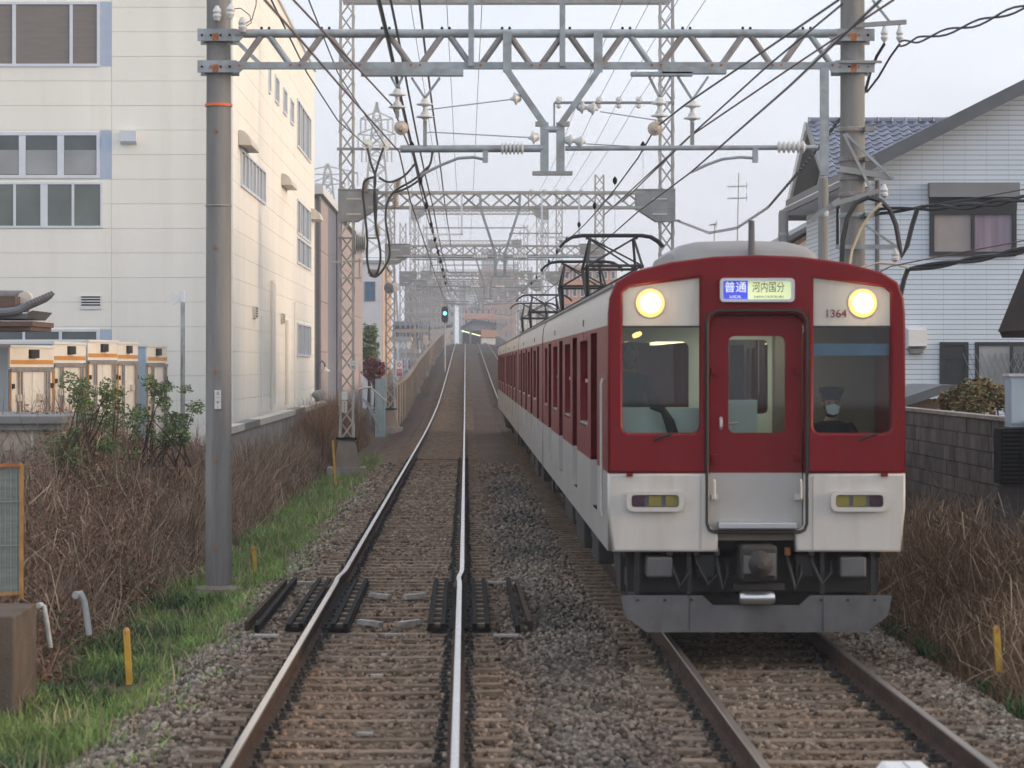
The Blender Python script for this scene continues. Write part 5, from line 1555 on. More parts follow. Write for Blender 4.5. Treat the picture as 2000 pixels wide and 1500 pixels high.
wire('service_cable', 'second black cable from the outer spool insulator bending behind the pole', [P(1757, 86, 34.75), P(1738, 112, 35), P(1716, 150, 35.2), P(1693, 180, 35.4)], .016, 'cable', 'cable', 'cables at the right pole')
wire('loop_cable', 'thick black cable arched in a loop over the right pole foot', [P(1643, 530, 34.6), P(1646, 470, 34.6), P(1655, 425, 34.6), P(1672, 396, 34.6), P(1695, 386, 34.6), P(1720, 392, 34.6), P(1738, 410, 34.6), P(1750, 440, 34.6), P(1756, 475, 34.6), P(1762, 502, 34.6), P(1772, 480, 34.6), P(1782, 440, 34.6), P(1792, 408, 34.6)], .034, 'cable', 'cable', 'cables at the right pole')
wire('cream_cable', 'cream coloured cable rising beside the black loop cable', [P(1657, 535, 34.55), P(1664, 490, 34.55), P(1680, 450, 34.55), P(1700, 418, 34.55), P(1722, 396, 34.55)], .018, 'cream_cable', 'cable', 'cables at the right pole')
wire('cream_cable', 'short cream cable arching just above the train roof corner', [P(1680, 523, 34.5), P(1715, 513, 34.5), P(1745, 515, 34.5), P(1775, 524, 34.5)], .014, 'cream_cable', 'cable', 'cables at the right pole')
twisted('twisted_cable', 'bundled black cables across the upper window of the siding house', [P(1690, 425, 34.8), P(1720, 412, 35), P(1800, 406, 34.6), P(1900, 402, 33.5), P(2010, 386, 32)], .022, 'cable', 1.6, .03)
twisted('twisted_cable', 'bundled black cables below the upper window of the siding house', [P(1772, 526, 34.6), P(1850, 515, 34), P(1930, 502, 33), P(2010, 486, 32)], .026, 'cable', 2.0, .026)
wire('service_cable', 'black cable end hanging down behind the train roof corner', [P(1774, 524, 34.6), P(1766, 545, 34.6), P(1758, 580, 34.6)], .035, 'cable', 'cable', 'cables at the right pole')
wire('service_cable', 'thin dark wire sloping up across the siding house wall', [P(1690, 545, 34.5), P(1740, 520, 34.5), P(1850, 498, 33.8), P(2010, 468, 32)], .009, 'wire_r', 'cable', 'cables at the right pole')
wire('service_cable', 'thin wire just above the bundled cables at the upper window', [P(1790, 404, 34.6), P(1900, 388, 33.5), P(2010, 368, 32)], .008, 'wire', 'cable', 'cables at the right pole')
# ------------------------------------------------------------------ building helpers
def front_map(Yw): return lambda u, v, d: (u, Yw - d, v)
def right_map(Xw): return lambda u, v, d: (Xw + d, u, v)
def left_map(Xw): return lambda u, v, d: (Xw - d, u, v)
def slab(mb, fn, u0, u1, v0, v1, d0, d1):
    return mb.extrude([(u0, v0), (u1, v0), (u1, v1), (u0, v1)], fn, d0, d1)
def clad(parent, fn, us, vs_, holes, mat_, gap=.008, thick=.02, name='panel'):
    for i in range(len(us) - 1):
        for j in range(len(vs_) - 1):
            u0, u1, v0, v1 = us[i] + gap / 2, us[i + 1] - gap / 2, vs_[j] + gap / 2, vs_[j + 1] - gap / 2
            hs = [h for h in holes if h[0] < u1 and h[1] > u0 and h[2] < v1 and h[3] > v0]
            mb = MB()
            if not hs:
                slab(mb, fn, u0, u1, v0, v1, 0, thick)
            else:
                uc = sorted({u0, u1, *[min(max(x, u0), u1) for h in hs for x in h[:2]]}); vc = sorted({v0, v1, *[min(max(x, v0), v1) for h in hs for x in h[2:]]})
                for a, b in zip(uc[:-1], uc[1:]):
                    for c_, d_ in zip(vc[:-1], vc[1:]):
                        m_, n_ = (a + b) / 2, (c_ + d_) / 2
                        if any(h[0] < m_ < h[1] and h[2] < n_ < h[3] for h in hs): continue
                        slab(mb, fn, a, b, c_, d_, 0, thick)
            if mb.v: mb.build(name, mat_, parent)
def window(parent, fn, u0, u1, v0, v1, mull=(), fw=.06, pane='pane_d', frame='alu', panes=None, depth=.02, vm=(), proud=.05):
    f = MB()
    slab(f, fn, u0, u1, v0, v0 + fw, -.02, proud); slab(f, fn, u0, u1, v1 - fw, v1, -.02, proud)
    slab(f, fn, u0, u0 + fw, v0 + fw, v1 - fw, -.02, proud); slab(f, fn, u1 - fw, u1, v0 + fw, v1 - fw, -.02, proud)
    for m_, mw in mull: slab(f, fn, m_ - mw / 2, m_ + mw / 2, v0 + fw, v1 - fw, -.02, proud - .008)
    for m_ in vm: slab(f, fn, u0 + fw, u1 - fw, m_ - .02, m_ + .02, -.02, proud - .012)
    wo = f.build('window', mt[frame], parent)
    es = [u0 + fw] + [x for m_, mw in mull for x in (m_ - mw / 2, m_ + mw / 2)] + [u1 - fw]
    for k in range(0, len(es), 2):
        pm = panes[(k // 2) % len(panes)] if panes else pane
        slab(MB(), fn, es[k], es[k + 1], v0 + fw, v1 - fw, -.015, depth).build('pane', mt[pm], wo)
    return wo

# ------------------------------------------------------------------ cream factory on the left
YF, XF, YE, ZR = 64.0, -5.7, 98.8, 13.7
fb = thing('factory_building', 'tall cream panelled factory building behind the left concrete pole', 'building', (-12, 80, -.3))
MB().box(-24, XF - .03, YF + .03, YE, -1.0, ZR - .05).build('wall_core', mt['joint'], fb)
fm, rm = front_map(YF + .03), right_map(XF - .03)
def fx(px): return (px - CX) * YF / F
def fz(py): return CZ - (py - CY) * YF / F
def syp(px): return XF * F / (px - CX)
rows = [fz(782 + 48 * k) for k in range(6, -1, -1)] + [fz(782 - 48 * k) for k in range(1, 19)]
rows = [r for r in rows if r < ZR] + [ZR]
H3 = (fx(-400), fx(195), fz(130), fz(3)); B3 = (fx(195), fx(218), fz(130), fz(3))
H2 = (fx(-400), fx(195), fz(348), fz(258)); B2 = (fx(195), fx(218), fz(350), fz(255)); H2b = (fx(-400), fx(200), fz(445), fz(356))
H1 = (fx(-400), fx(193), fz(760), fz(643)); B1 = (fx(195), fx(218), fz(760), fz(643))
holes = [H3, B3, H2, B2, H2b, H1, B1]
clad(fb, fm, [-24, -16, fx(218), XF], rows, holes, mt['wall'])
for B in (B3, B2, B1):
    slab(MB(), fm, *B, 0, .022).build('blue_panel', mt['bluepanel'], fb)
mw = lambda a, b: ((fx(a) + fx(b)) / 2, fx(b) - fx(a))
window(fb, fm, *H3, mull=[mw(-110, -104), mw(24, 31), mw(136, 142)], fw=.07, pane='blind', panes=['blind'])
window(fb, fm, *H2, mull=[mw(-110, -100), mw(-40, -26), mw(37, 50), mw(112, 125)], fw=.08, panes=['pane_d', 'pane_d'], vm=())
window(fb, fm, *H2b, mull=[mw(-90, -80), mw(-30, -22), mw(26, 31), mw(79, 93), mw(140, 145)], fw=.05, panes=['pane_g'])
window(fb, fm, *H1, mull=[mw(-90, -80), mw(44, 49), mw(115, 121)], fw=.06, panes=['pane_d'])
# frosted lower halves of the second floor windows
for a, b in ((-26, 37), (50, 112), (125, 188)):
    slab(MB(), fm, fx(a) + .01, fx(b) - .01, fz(340), fz(293), .021, .026).build('frosted_film', mt['pane_m'], fb)
vh = MB()
vh.extrude([(fz(282), 0), (fz(277), .22), (fz(257), .24), (fz(256), 0)], lambda u, v, d: (d, YF - v, u), fx(236), fx(268))
vh.build('vent_hood', mt['alu'], fb)
lv = slab(MB(), fm, fx(156), fx(199), fz(604), fz(578), .03, .05).build('louvre_vent', mt['signwhite'], fb)
for k in range(4):
    slab(MB(), fm, fx(159), fx(196), fz(597 - k * 5.2), fz(594.4 - k * 5.2), .05, .056).build('louvre_slot', mt['dark'], lv)
# long side wall facing the railway
SW = []
def sz(px, py): return CZ - (py - CY) * syp(px) / F
SW = [('A', 66.2, 74.2, 7.15, 8.12, 6), ('B', 88.4, 96, 10.0, 11.65, 5), ('C', 88.4, 96, 7.05, 8.25, 5), ('D', 88.4, 96, 6.05, 6.98, 5), ('E', 88.4, 96, 2.9, 4.05, 6)]
for q in (78.1, 81.6, 84.9): SW.append(('s', q, q + 1.5, 10.5, 11.3, 1))
SW.append(('s', 75.6, 76.2, 10.5, 11.4, 0))
cols = [YF, 72.5, 82, 91, YE]
clad(fb, rm, cols, rows, [(a, b, c_, d_) for _, a, b, c_, d_, _n in SW], mt['wall'])
for nm, a, b, c_, d_, n in SW:
    window(fb, rm, a, b, c_, d_, mull=[(a + (b - a) * (k + 1) / (n + 1), .14 if nm != 's' else .06) for k in range(n)], fw=.07, panes=['louvre', 'pane_m'] if nm in 'AE' else ['pane_d', 'louvre'], proud=.07)
def hood(y0, y1, z0, h, out):
    pts = [(0, z0 + h)] + [(out * math.sin(R(a)), z0 + h * math.cos(R(a))) for a in range(15, 91, 15)] + [(out - .03, z0)] + [(0, z0)]
    MB().extrude([(a, b) for a, b in pts], lambda u, v, d: (XF + u, d, v), y0, y1).build('hood', mt['hood'], fb)
hood(65.6, 68.2, 8.15, .38, .32); hood(81, 83.6, 8.2, .36, .32); hood(96.6, 98.4, 8.0, .4, .35)
for (px, py0, py1, r) in ((526, 548, 800, .06), (534, 555, 790, .025), (508, 617, 795, .02), (555, 625, 790, .07), (573, 590, 790, .03)):
    y = syp(px)
    z0, z1 = sz(px, py1), sz(px, py0)
    MB().cyl((XF + r + .03, y, z0), (XF + r + .03, y, z1), r, r, 10).build('drain_pipe', mt['wall'], fb, smooth=True)
for px, py in ((497, 610), (551, 622)):
    y = syp(px); z = sz(px, py)
    lv = MB().box(XF, XF + .06, y - .5, y + .5, z - .16, z + .16).build('louvre_vent', mt['hood'], fb)
    for k in range(4): MB().box(XF + .06, XF + .065, y - .4, y + .4, z - .12 + k * .07, z - .09 + k * .07).build('louvre_slot', mt['dark'], lv)
MB().box(-24, XF + .06, YF - .04, YE + .05, ZR, ZR + .12).build('roof_coping', mt['alu'], fb)
cw = P(652, 789, 97)
MB().lathe((XF + .1, 96.5, 1.5), (1, -.6, 0), [(.02, -.1), (.12, 0), (.16, .1), (.2, .35)], 12).build('siren_horn', mt['galv'], fb, smooth=True)

# retaining wall with a pale coping at the factory foot
rw = thing('retaining_wall', 'stained concrete wall with pale coping below the factory side', 'wall', (-5.35, 82, -.5))
for k in range(10):
    y = 57 + 4.6 * k
    MB().box(-5.5, -5.25, y + .01, y + 4.59, -.8, 1.08).build('wall_section', mt['concrete'], rw)
    MB().box(-5.54, -5.2, y + .008, y + 4.592, 1.082, 1.24).build('coping', mt['slab'] if k % 4 == 1 else mt['hood'], rw)

# ------------------------------------------------------------------ parked box trucks between factory and thicket
def solve_rear(a, b, Y, width):
    A = P(a, 690, Y)
    best = None
    for dy in np.linspace(.2, width, 400):
        B = P(b, 690, Y + dy)
        e = abs(math.hypot(B.x - A.x, B.y - A.y) - width)
        if best is None or e < best[0]: best = (e, B)
    return A, best[1]
TRK = [(20, 104, 47.5, 2.94, 'nearest'), (105, 167, 49.9, 3.02, 'second'), (172, 229, 52.2, 3.08, 'third'), (230, 269, 54.6, 3.06, 'fourth'), (288, 326, 57.4, 3.02, 'farthest')]
for i, (a, b, Y, ztop, od) in enumerate(TRK):
    wd = 2.15
    A, B = solve_rear(a, b, Y, wd)
    u = Vector((B.x - A.x, B.y - A.y, 0)).normalized()
    nrm = Vector((u.y, -u.x, 0))          # rear normal, towards the railway
    t = thing('box_truck', f'{od} of the parked box trucks, cream rear doors with amber stripe', 'truck', (A.x, A.y, -.25), 'parked box trucks beside the factory')
    O = Vector((A.x, A.y, 0))
    def fn(s_, z, d, O=O, u=u, nrm=nrm): 
        p = O + u * s_ + nrm * d
        return (p.x, p.y, z)
    L_ = 4.6
    z0 = .75
    mb = MB(); slab(mb, fn, 0, wd, z0, ztop, -L_, -.04); mb.build('cargo_box', mt['box_blue'], t)
    slab(MB(), fn, -.03, wd + .03, ztop, ztop + .05, -L_, .02).build('roof_cap', mt['signwhite'], t)
    slab(MB(), fn, -.02, wd + .02, ztop - .36, ztop, -.04, .0).build('header', mt['box_cream'], t)
    slab(MB(), fn, .02, wd - .02, ztop - .30, ztop - .225, .0, .008).build('amber_stripe', mt['box_orange'], t)
    slab(MB(), fn, wd * .5 - .18, wd * .5 + .22, ztop - .19, ztop - .03, .0, .06).build('lamp_unit', mt['rubber'], t)
    for k in range(2):
        s0 = .05 + k * (wd / 2 - .04)
        d = slab(MB(), fn, s0, s0 + wd / 2 - .07, z0 + .1, ztop - .42, -.04, .0).build('rear_door', mt['box_cream'], t)
        for q in (.28, .42) if k == 0 else (.62, .76):
            p0 = fn(s0 + q, z0 + .15, .04); p1_ = fn(s0 + q, ztop - .44, .04)
            MB().cyl(p0, p1_, .022, .022, 8).build('lock_bar', mt['box_steel'], d)
        slab(MB(), fn, s0 + .2, s0 + .5, ztop - .98, ztop - .86, .0, .05).build('door_latch', mt['hood'], d)
        for zz in (ztop - .75, ztop - 1.4):
            slab(MB(), fn, s0 + (0 if k == 0 else wd / 2 - .17), s0 + (.1 if k == 0 else wd / 2 - .07), zz, zz + .09, .0, .035).build('hinge', mt['rubber'], d)
    slab(MB(), fn, .0, wd, ztop - .44, ztop - .38, .0, .03).build('door_rail', mt['box_steel'], t)
    for s0 in (.0, wd - .045):
        slab(MB(), fn, s0, s0 + .045, z0, ztop - .44, .0, .012).build('corner_stripe', mt['box_orange'], t)
    slab(MB(), fn, .2, wd - .2, .35, z0, -L_, -.1).build('chassis', mt['rubber'], t)
    for dd in (-.9, -3.7):
        for s0 in (.15, wd - .15):
            MB().lathe(Vector(fn(s0 - .12, .18, dd)), u, [(.12, 0), (.42, 0), (.43, .03), (.43, .2), (.42, .23), (.12, .23)], 16).build('wheel', mt['rubber'], t)
    # cab at the far end
    slab(MB(), fn, .05, wd - .05, .4, 2.3, -L_ - 1.5, -L_ - .1).build('cab', mt['signwhite'], t, bevel=.1)
# slim light mast with a floodlight
Yl = 59
q = P(357, 0, Yl)
lp_ = thing('floodlight_mast', 'slim grey steel mast with a small white floodlight beside the trucks', 'lamp post', (q.x, Yl, -.3))
MB().cyl((q.x, Yl, -.4), (q.x, Yl, P(0, 590, Yl).z), .055, .05, 10).build('mast', mt['galv'], lp_, smooth=True)
MB().cyl((q.x, Yl, P(0, 590, Yl).z), (q.x, Yl, P(0, 568, Yl).z), .06, .06, 10).build('sensor', mt['alu'], lp_)
MB().bar(P(352, 580, Yl), P(346, 583, Yl), .03, .03).build('bracket', mt['signwhite'], lp_)
MB().bar(P(331, 573, Yl), P(347, 590, Yl), .22, .05, up=(0, 1, 0)).build('floodlight', mt['signwhite'], lp_)

# ------------------------------------------------------------------ hut and temple roof at the far left
Yh = 41.0
hut = thing('beige_hut', 'small beige hut with flat grey roof slab at the left edge', 'hut', (P(30, 0, Yh).x, Yh, -.3))
hx1, hx0 = P(121, 0, Yh).x, P(-150, 0, Yh).x
MB().box(hx0, hx1 - .03, Yh, Yh + 3.2, -.5, P(0, 840, Yh).z).build('wall', mt['beige'], hut)
MB().box(hx0 - .1, hx1 + .04, Yh - .14, Yh + 3.4, P(0, 828, Yh).z, P(0, 812, Yh).z).build('roof_slab', mt['slab'], hut, bevel=.015)
MB().box(hx0 - .05, hx1 + .0, Yh - .08, Yh + 3.3, P(0, 840, Yh).z, P(0, 828, Yh).z - .002).build('fascia', mt['slab'], hut)
MB().box(P(63, 0, Yh).x - .02, P(63, 0, Yh).x + .02, Yh - .02, Yh, -.3, P(0, 842, Yh).z).build('corner_trim', mt['joint'], hut)
Yt = 46.0
tm = thing('temple_roof', 'curved grey tiled temple roof corner with upturned eave at left edge', 'temple', (P(20, 0, Yt).x, Yt, -.3))
pr = [(-260, 628), (0, 612), (30, 612), (50, 607), (62, 598), (68, 594), (66, 604), (52, 617), (40, 622), (0, 628), (-260, 640)]
for k in range(9):
    yy = Yt + k * .24
    pts = [P(x + k * 1.5 - 6, y - k * 3.2, Yt) for x, y in ((-120, 612), (-40, 613), (10, 614), (30, 612), (46, 607), (57, 600), (64, 593))]
    MB().tube([(p.x, yy, p.z + .02) for p in pts], [.07, .07, .07, .07, .068, .06, .045], 8).build('tile_row', mt['tile_t'], tm, smooth=True)
    a, b = P(-150, 640, Yt), P(56 + k * .5, 622, Yt)
MB().extrude([(P(-200, 0, Yt).x, P(0, 622, Yt).z), (P(48, 0, Yt).x, P(0, 622, Yt).z), (P(62, 0, Yt).x, P(0, 606, Yt).z), (P(50, 0, Yt).x, P(0, 612, Yt).z), (P(-200, 0, Yt).x, P(0, 606, Yt).z)], lambda u, v, d: (u, Yt + d, v), .06, 2.3).build('eave_board', mt['tile_t'], tm)
MB().box(P(-220, 0, Yt).x, P(63, 0, Yt).x, Yt + .02, Yt + 2.4, P(0, 637, Yt).z, P(0, 627, Yt).z).box(P(-220, 0, Yt).x, P(58, 0, Yt).x, Yt + .08, Yt + 2.4, P(0, 645, Yt).z, P(0, 637, Yt).z - .001).build('fascia', mt['wood'], tm)
MB().box(P(-220, 0, Yt).x, P(22, 0, Yt).x, Yt + .4, Yt + 1.9, P(0, 606, Yt).z, P(0, 577, Yt).z).build('ridge_course', mt['wood'], tm)
MB().lathe((P(-200, 0, Yt).x, Yt + 1.1, P(0, 577, Yt).z), (1, 0, 0), [(.12, 0), (.12, (P(24, 0, Yt) - P(-200, 0, Yt)).length), (.09, (P(26, 0, Yt) - P(-200, 0, Yt)).length)], 14).build('ridge_tile', mt['tile_t'], tm, smooth=True)
MB().extrude(rrect(-.12, .12, -.15, .17, .1, 4), lambda u, v, d: (P(30, 0, Yt).x + u, Yt + .95 + d, P(0, 586, Yt).z + v), 0, .25).build('ridge_end_tile', mt['hood'], tm, smooth=True)
MB().box(P(-420, 0, Yt).x, P(-60, 0, Yt).x, Yt + .5, Yt + 2.4, -.5, P(0, 645, Yt).z).build('wall', mt['beige'], tm)

# ------------------------------------------------------------------ fence panel, concrete block, pipes on the left bank
Yf = 25.6
fe = thing('fence_panel', 'faded green sheet fence with amber frame at the left edge', 'fence', (P(10, 0, Yf).x, Yf, .2))
xa, xb = P(-140, 0, Yf).x, P(40, 0, Yf).x
zf0, zf1 = P(0, 1158, Yf).z, P(0, 912, Yf).z
for k in range(34):
    x = xa + (xb - xa) * k / 34
    MB().box(x, x + (xb - xa) / 34 - .004, Yf + (.006 if k % 2 else 0), Yf + .02, zf0, zf1).build('slat', mt['mesh_green'], fe)
MB().bar((xb + .01, Yf, zf0 - .06), (xb + .01, Yf, zf1 + .03), .035, .04).build('post', mt['amberpost'], fe)
MB().bar((xa, Yf - .02, zf1), (xb, Yf - .02, zf1 + .02), .03, .03).build('top_rail', mt['rust'], fe)
MB().bar((xa, Yf - .02, zf0 - .05), (xb, Yf - .02, zf0 + .0), .03, .03).build('bottom_rail', mt['amberpost'], fe)
for zz in (.35, .7): MB().bar((xa, Yf - .015, zf0 + (zf1 - zf0) * zz), (xb, Yf - .015, zf0 + (zf1 - zf0) * (zz + .03)), .008, .008).build('tie_wire', mt['wire_g'], fe)
cb = MB().box(P(-140, 0, 24).x, P(72, 0, 24).x, 22.8, 24.0, -.6, P(0, 1178, 24).z).build('concrete_block', mt['concrete_d'], None, bevel=.02)
tag(cb, 'dark brown concrete block wall end at the lower left edge', 'concrete block')
for (pts, Y, lab, r) in (([(78, 1182), (86, 1184), (92, 1215), (99, 1265)], 24.6, 'short pale pipe stub leaning beside the brown concrete block', .022), ([(150, 1162), (158, 1158), (164, 1172), (170, 1205), (174, 1240)], 26.0, 'bent grey pipe stub standing among weeds left of the bank', .032)):
    t = thing('pipe_stub', lab, 'pipe', tuple(P(*pts[-1], Y)))
    MB().tube([P(x, y, Y) for x, y in pts], r, 10).build('pipe', mt['pipe'], t, smooth=True)
    e = P(*pts[0], Y)
    MB().lathe(e, (-.4, -1, 0), [(r * 1.15, -.03), (r * 1.25, 0), (r * 1.25, .03), (r * .9, .032)], 12).build('collar', mt['pipe'], t)
for (px, py0, py1, Y, w_, lab) in ((250, 1232, 1325, 24.6, .055, 'yellow marker stake leaning at the ballast edge, nearest on the left'), (498, 1070, 1115, 38, .05, 'short yellow marker stake in grass right of the concrete pole'),
                                (653, 862, 935, 64, .05, 'thin yellow marker stake in grass before the lattice mast'), (1949, 1228, 1300, 23.5, .055, 'yellow marker stake low in the right bank reeds')):
    a, b = P(px + 3, py1 + 12, Y), P(px - 3, py0, Y)
    t = thing('marker_stake', lab, 'marker stake', tuple(a), 'yellow marker stakes')
    MB().bar(a, b, w_, w_, up=(0, 1, 0)).build('stake', mt['yellow'], t)
    MB().lathe(b, (0, 0, 1), [(w_ * .6, -.04), (w_ * .62, 0), (w_ * .3, .03)], 8).build('cap', mt['amberpost'], t)

# ------------------------------------------------------------------ shrubs
def shrub(name, label, base, blobs, n, size, mat_, stems=6, cat='shrub', mat2=None):
    t = thing(name, label, cat, tuple(base))
    st = MB()
    for k in range(stems):
        bl = blobs[k % len(blobs)]
        tip = Vector(bl[:3]) + Vector((rnd.uniform(-1, 1), rnd.uniform(-1, 1), rnd.uniform(-.5, .8))) * bl[3] * .6
        foot = Vector(base) + Vector((rnd.uniform(-.5, .5), rnd.uniform(-.3, .3), -.1))
        mid = foot.lerp(tip, .5) + Vector((rnd.uniform(-.1, .1), rnd.uniform(-.1, .1), .05))
        st.tube([foot, mid, tip], [.018, .012, .005], 6)
    st.build('stem', mt['bark'], t)
    pos = []
    tot = sum(b[3] ** 2 for b in blobs)
    for x, y, z, r, *f in blobs:
        m_ = int(n * r * r / tot)
        d = rng.normal(size=(m_, 3)); d /= np.linalg.norm(d, axis=1)[:, None]
        rad = r * rng.uniform(.35, 1.08, m_) ** .6
        lump = 1 + .25 * np.sin(d[:, 0] * 7 + x * 3) * np.cos(d[:, 2] * 6 + y)
        pos.append(np.array([x, y, z]) + d * (rad * lump)[:, None] * np.array([1, 1, f[0] if f else .85]))
    pos = np.concatenate(pos)
    o_ = np.array(org(t))
    v1, q1 = leaves(pos - o_, rng.uniform(size * .6, size * 1.3, len(pos)))
    np_mesh('crown', v1, q1, mt[mat_], t)
    if mat2:
        k = rng.uniform(0, 1, len(pos)) < .3
        v1, q1 = leaves(pos[k] - o_ + .01, rng.uniform(size * .6, size * 1.2, k.sum()))
        np_mesh('flush', v1, q1, mt[mat2], t)
    return t
def B_(px, py, Y, r, f=.85):
    p = P(px, py, Y); return (p.x, p.y, p.z, r, f)
def wild(cx, cy, w_, h_, Y, n, r0, r1, slope=0):
    out = []
    for _ in range(n):
        u, v = rnd.gauss(0, .42), rnd.uniform(-1, 1)
        u = max(-1, min(1, u * (1.2 - .35 * v)))
        out.append(B_(cx + u * w_, cy - v * h_ + slope * u * h_, Y + rnd.uniform(-.5, .5), rnd.uniform(r0, r1), rnd.uniform(.6, 1)))
    return out
shrub('evergreen_shrub', 'spreading yellow green shrub in front of the truck doors', P(165, 930, 40), wild(172, 825, 85, 85, 40, 44, .09, .22), 4600, .03, 'leaf', 26, mat2='leaf_y')
shrub('evergreen_shrub', 'dark green shrub beside the floodlight mast left of the concrete pole', P(330, 900, 44), wild(325, 805, 60, 62, 44, 32, .08, .19), 3200, .033, 'leaf', 18)
shrub('rusty_shrub', 'clipped rusty green garden shrub above the right block wall', P(1905, 830, 37), [B_(1880, 775, 37, .2), B_(1915, 768, 37, .26), B_(1945, 778, 37, .24), B_(1855, 785, 37.4, .18), B_(1900, 795, 36.8, .26)], 4200, .035, 'leaf_o', 6, mat2='leaf')

# ------------------------------------------------------------------ buildings further left
pb = thing('stucco_building', 'pinkish grey stucco building with a dark recess behind the factory', 'building', (-9, 125, -.5))
XB = -5.75
MB().box(-16, XB - .06, 104, 146, -1, 9.4).build('wall_core', mt['stucco_d'], pb)
for (a, b, m_) in ((104, 109.3, 'stucco'), (119.5, 146, 'stucco')):
    for k in range(5):
        slab(MB(), right_map(XB - .06), a + .01, b - .01, -.9 + k * 2.02, -.9 + (k + 1) * 2.02 - .02, 0, .06).build('panel', mt[m_], pb)
MB().box(-16, XB - .2, 103.9, 103.99, -1, 9.2).build('front_wall', mt['stucco'], pb)
MB().box(-16, XB + .1, 103.7, 146.2, 9.4, 9.75).build('parapet', mt['stucco_w'], pb)
MB().cyl((XB + .05, 116, -.5), (XB + .05, 116, 9.3), .05).build('drain_pipe', mt['stucco_d'], pb)
gl = thing('gooseneck_lamp', 'dark gooseneck lamp on a thin post beside the stucco building', 'lamp post', tuple(P(622, 800, 101)))
MB().tube([P(622, 820, 101), P(622, 725, 101), P(624, 709, 101), P(629, 705, 101), P(634, 710, 101), P(635, 720, 101)], .035, 8).build('post', mt['stucco_d'], gl, smooth=True)
MB().lathe(P(635, 719, 101), (0, 0, -1), [(.04, -.05), (.06, 0), (.18, .08), (.2, .12)], 14).build('lamp_shade', mt['hood'], gl, smooth=True)
wb = thing('white_building', 'white rendered house with blue glazed window left of the ramp', 'building', (-8, 160, -.5))
MB().box(-14, -5.42, 170, 190, -1, 9.2).build('wall', mt['stucco_w'], wb)
slab(MB(), right_map(-5.42), 170.02, 189.9, -1, 9.19, 0, .03).build('tan_side', mt['tan'], wb)
MB().box(-14.1, -5.3, 169.9, 190.2, 9.2, 9.4).build('roof_edge', mt['far_grey'], wb)
a, b = P(712, 588, 170), P(733, 550, 170)
window(wb, front_map(170), a.x, b.x, a.z, b.z, mull=[((a.x + b.x) / 2, .05)], pane='bluewin', frame='shutter', vm=[a.z + .4, a.z + .8])
a, b = P(715, 672, 170), P(733, 635, 170)
window(wb, front_map(170), a.x, b.x, a.z, b.z, pane='pane_d', frame='shutter')
for z in (2.2, 5.0): window(wb, right_map(-5.39), 176, 178, z, z + 1.4, mull=[(177, .08)], pane='pane_d', frame='shutter')
def tree(name, label, base, h, blobs, n, size, mat_):
    t = thing(name, label, 'tree', tuple(base))
    b = Vector(base)
    tk = MB().tube([b, b + Vector((.05, 0, h * .35)), b + Vector((-.04, .05, h * .7))], [.12, .09, .05], 8)
    for bl in blobs: tk.tube([b + Vector((0, 0, h * .35)), Vector(bl[:3])], [.05, .015], 5)
    tk.build('trunk', mt['bark'], t)
    pos = []
    tot = sum(q[3] ** 2 for q in blobs)
    for x, y, z, r, *f in blobs:
        m_ = int(n * r * r / tot)
        d = rng.normal(size=(m_, 3)); d /= np.linalg.norm(d, axis=1)[:, None]
        pos.append(np.array([x, y, z]) + d * (r * rng.uniform(.3, 1.1, m_) ** .5 * (1 + .3 * np.sin(d[:, 0] * 6 + z) * np.cos(d[:, 2] * 7)))[:, None])
    pos = np.concatenate(pos)
    v1, q1 = leaves(pos - np.array(org(t)), rng.uniform(size * .6, size * 1.3, len(pos)))
    np_mesh('crown', v1, q1, mt[mat_], t)
    return t
tree('evergreen_tree', 'narrow dark evergreen tree in front of the white house', P(720, 800, 150), 4, [B_(722, 650, 150, .5), B_(720, 675, 150, .6), B_(718, 700, 150, .6), B_(724, 690, 151, .5)], 2600, .09, 'leaf')
tree('maple_tree', 'small dark red maple beside the evergreen tree', P(733, 800, 142), 2.6, [B_(728, 712, 142, .4), B_(742, 718, 142, .4), B_(733, 730, 142, .45), B_(720, 728, 142, .35)], 2200, .08, 'leaf_r')
cs = thing('corrugated_screen', 'pale blue corrugated sheet screen at the foot of the stucco building', 'screen', tuple(P(742, 800, 112)))
for k in range(7):
    a = P(733 + k * 2.8, 740 - (k * .2), 112)
    MB().box(a.x, a.x + .055, 112 + (.03 if k % 2 else 0), 112.05 + (.03 if k % 2 else 0), -.5, a.z).build('sheet_rib', mt['cyan'], cs)
rf = thing('pipe_railing', 'grey steel pipe railing sloping down below the stucco building', 'railing', tuple(P(710, 800, 100)))
for k in range(6):
    a, b = P(705 + k * 4, 775 + k * 6, 100 - k), P(735 + k * 1.5, 800 + k * 9, 100 - k)
    MB().cyl(a, b, .025, .025, 6).build('rail_bar', mt['galv'], rf)
MB().cyl(P(700, 760, 100), P(724, 756, 100), .04).cyl(P(724, 756, 100), P(752, 782, 100), .03).build('top_rail', mt['hood'], rf)
MB().cyl(P(702, 760, 100), P(702, 830, 100), .03).cyl(P(724, 756, 100), P(724, 830, 100), .03).build('post', mt['galv'], rf)

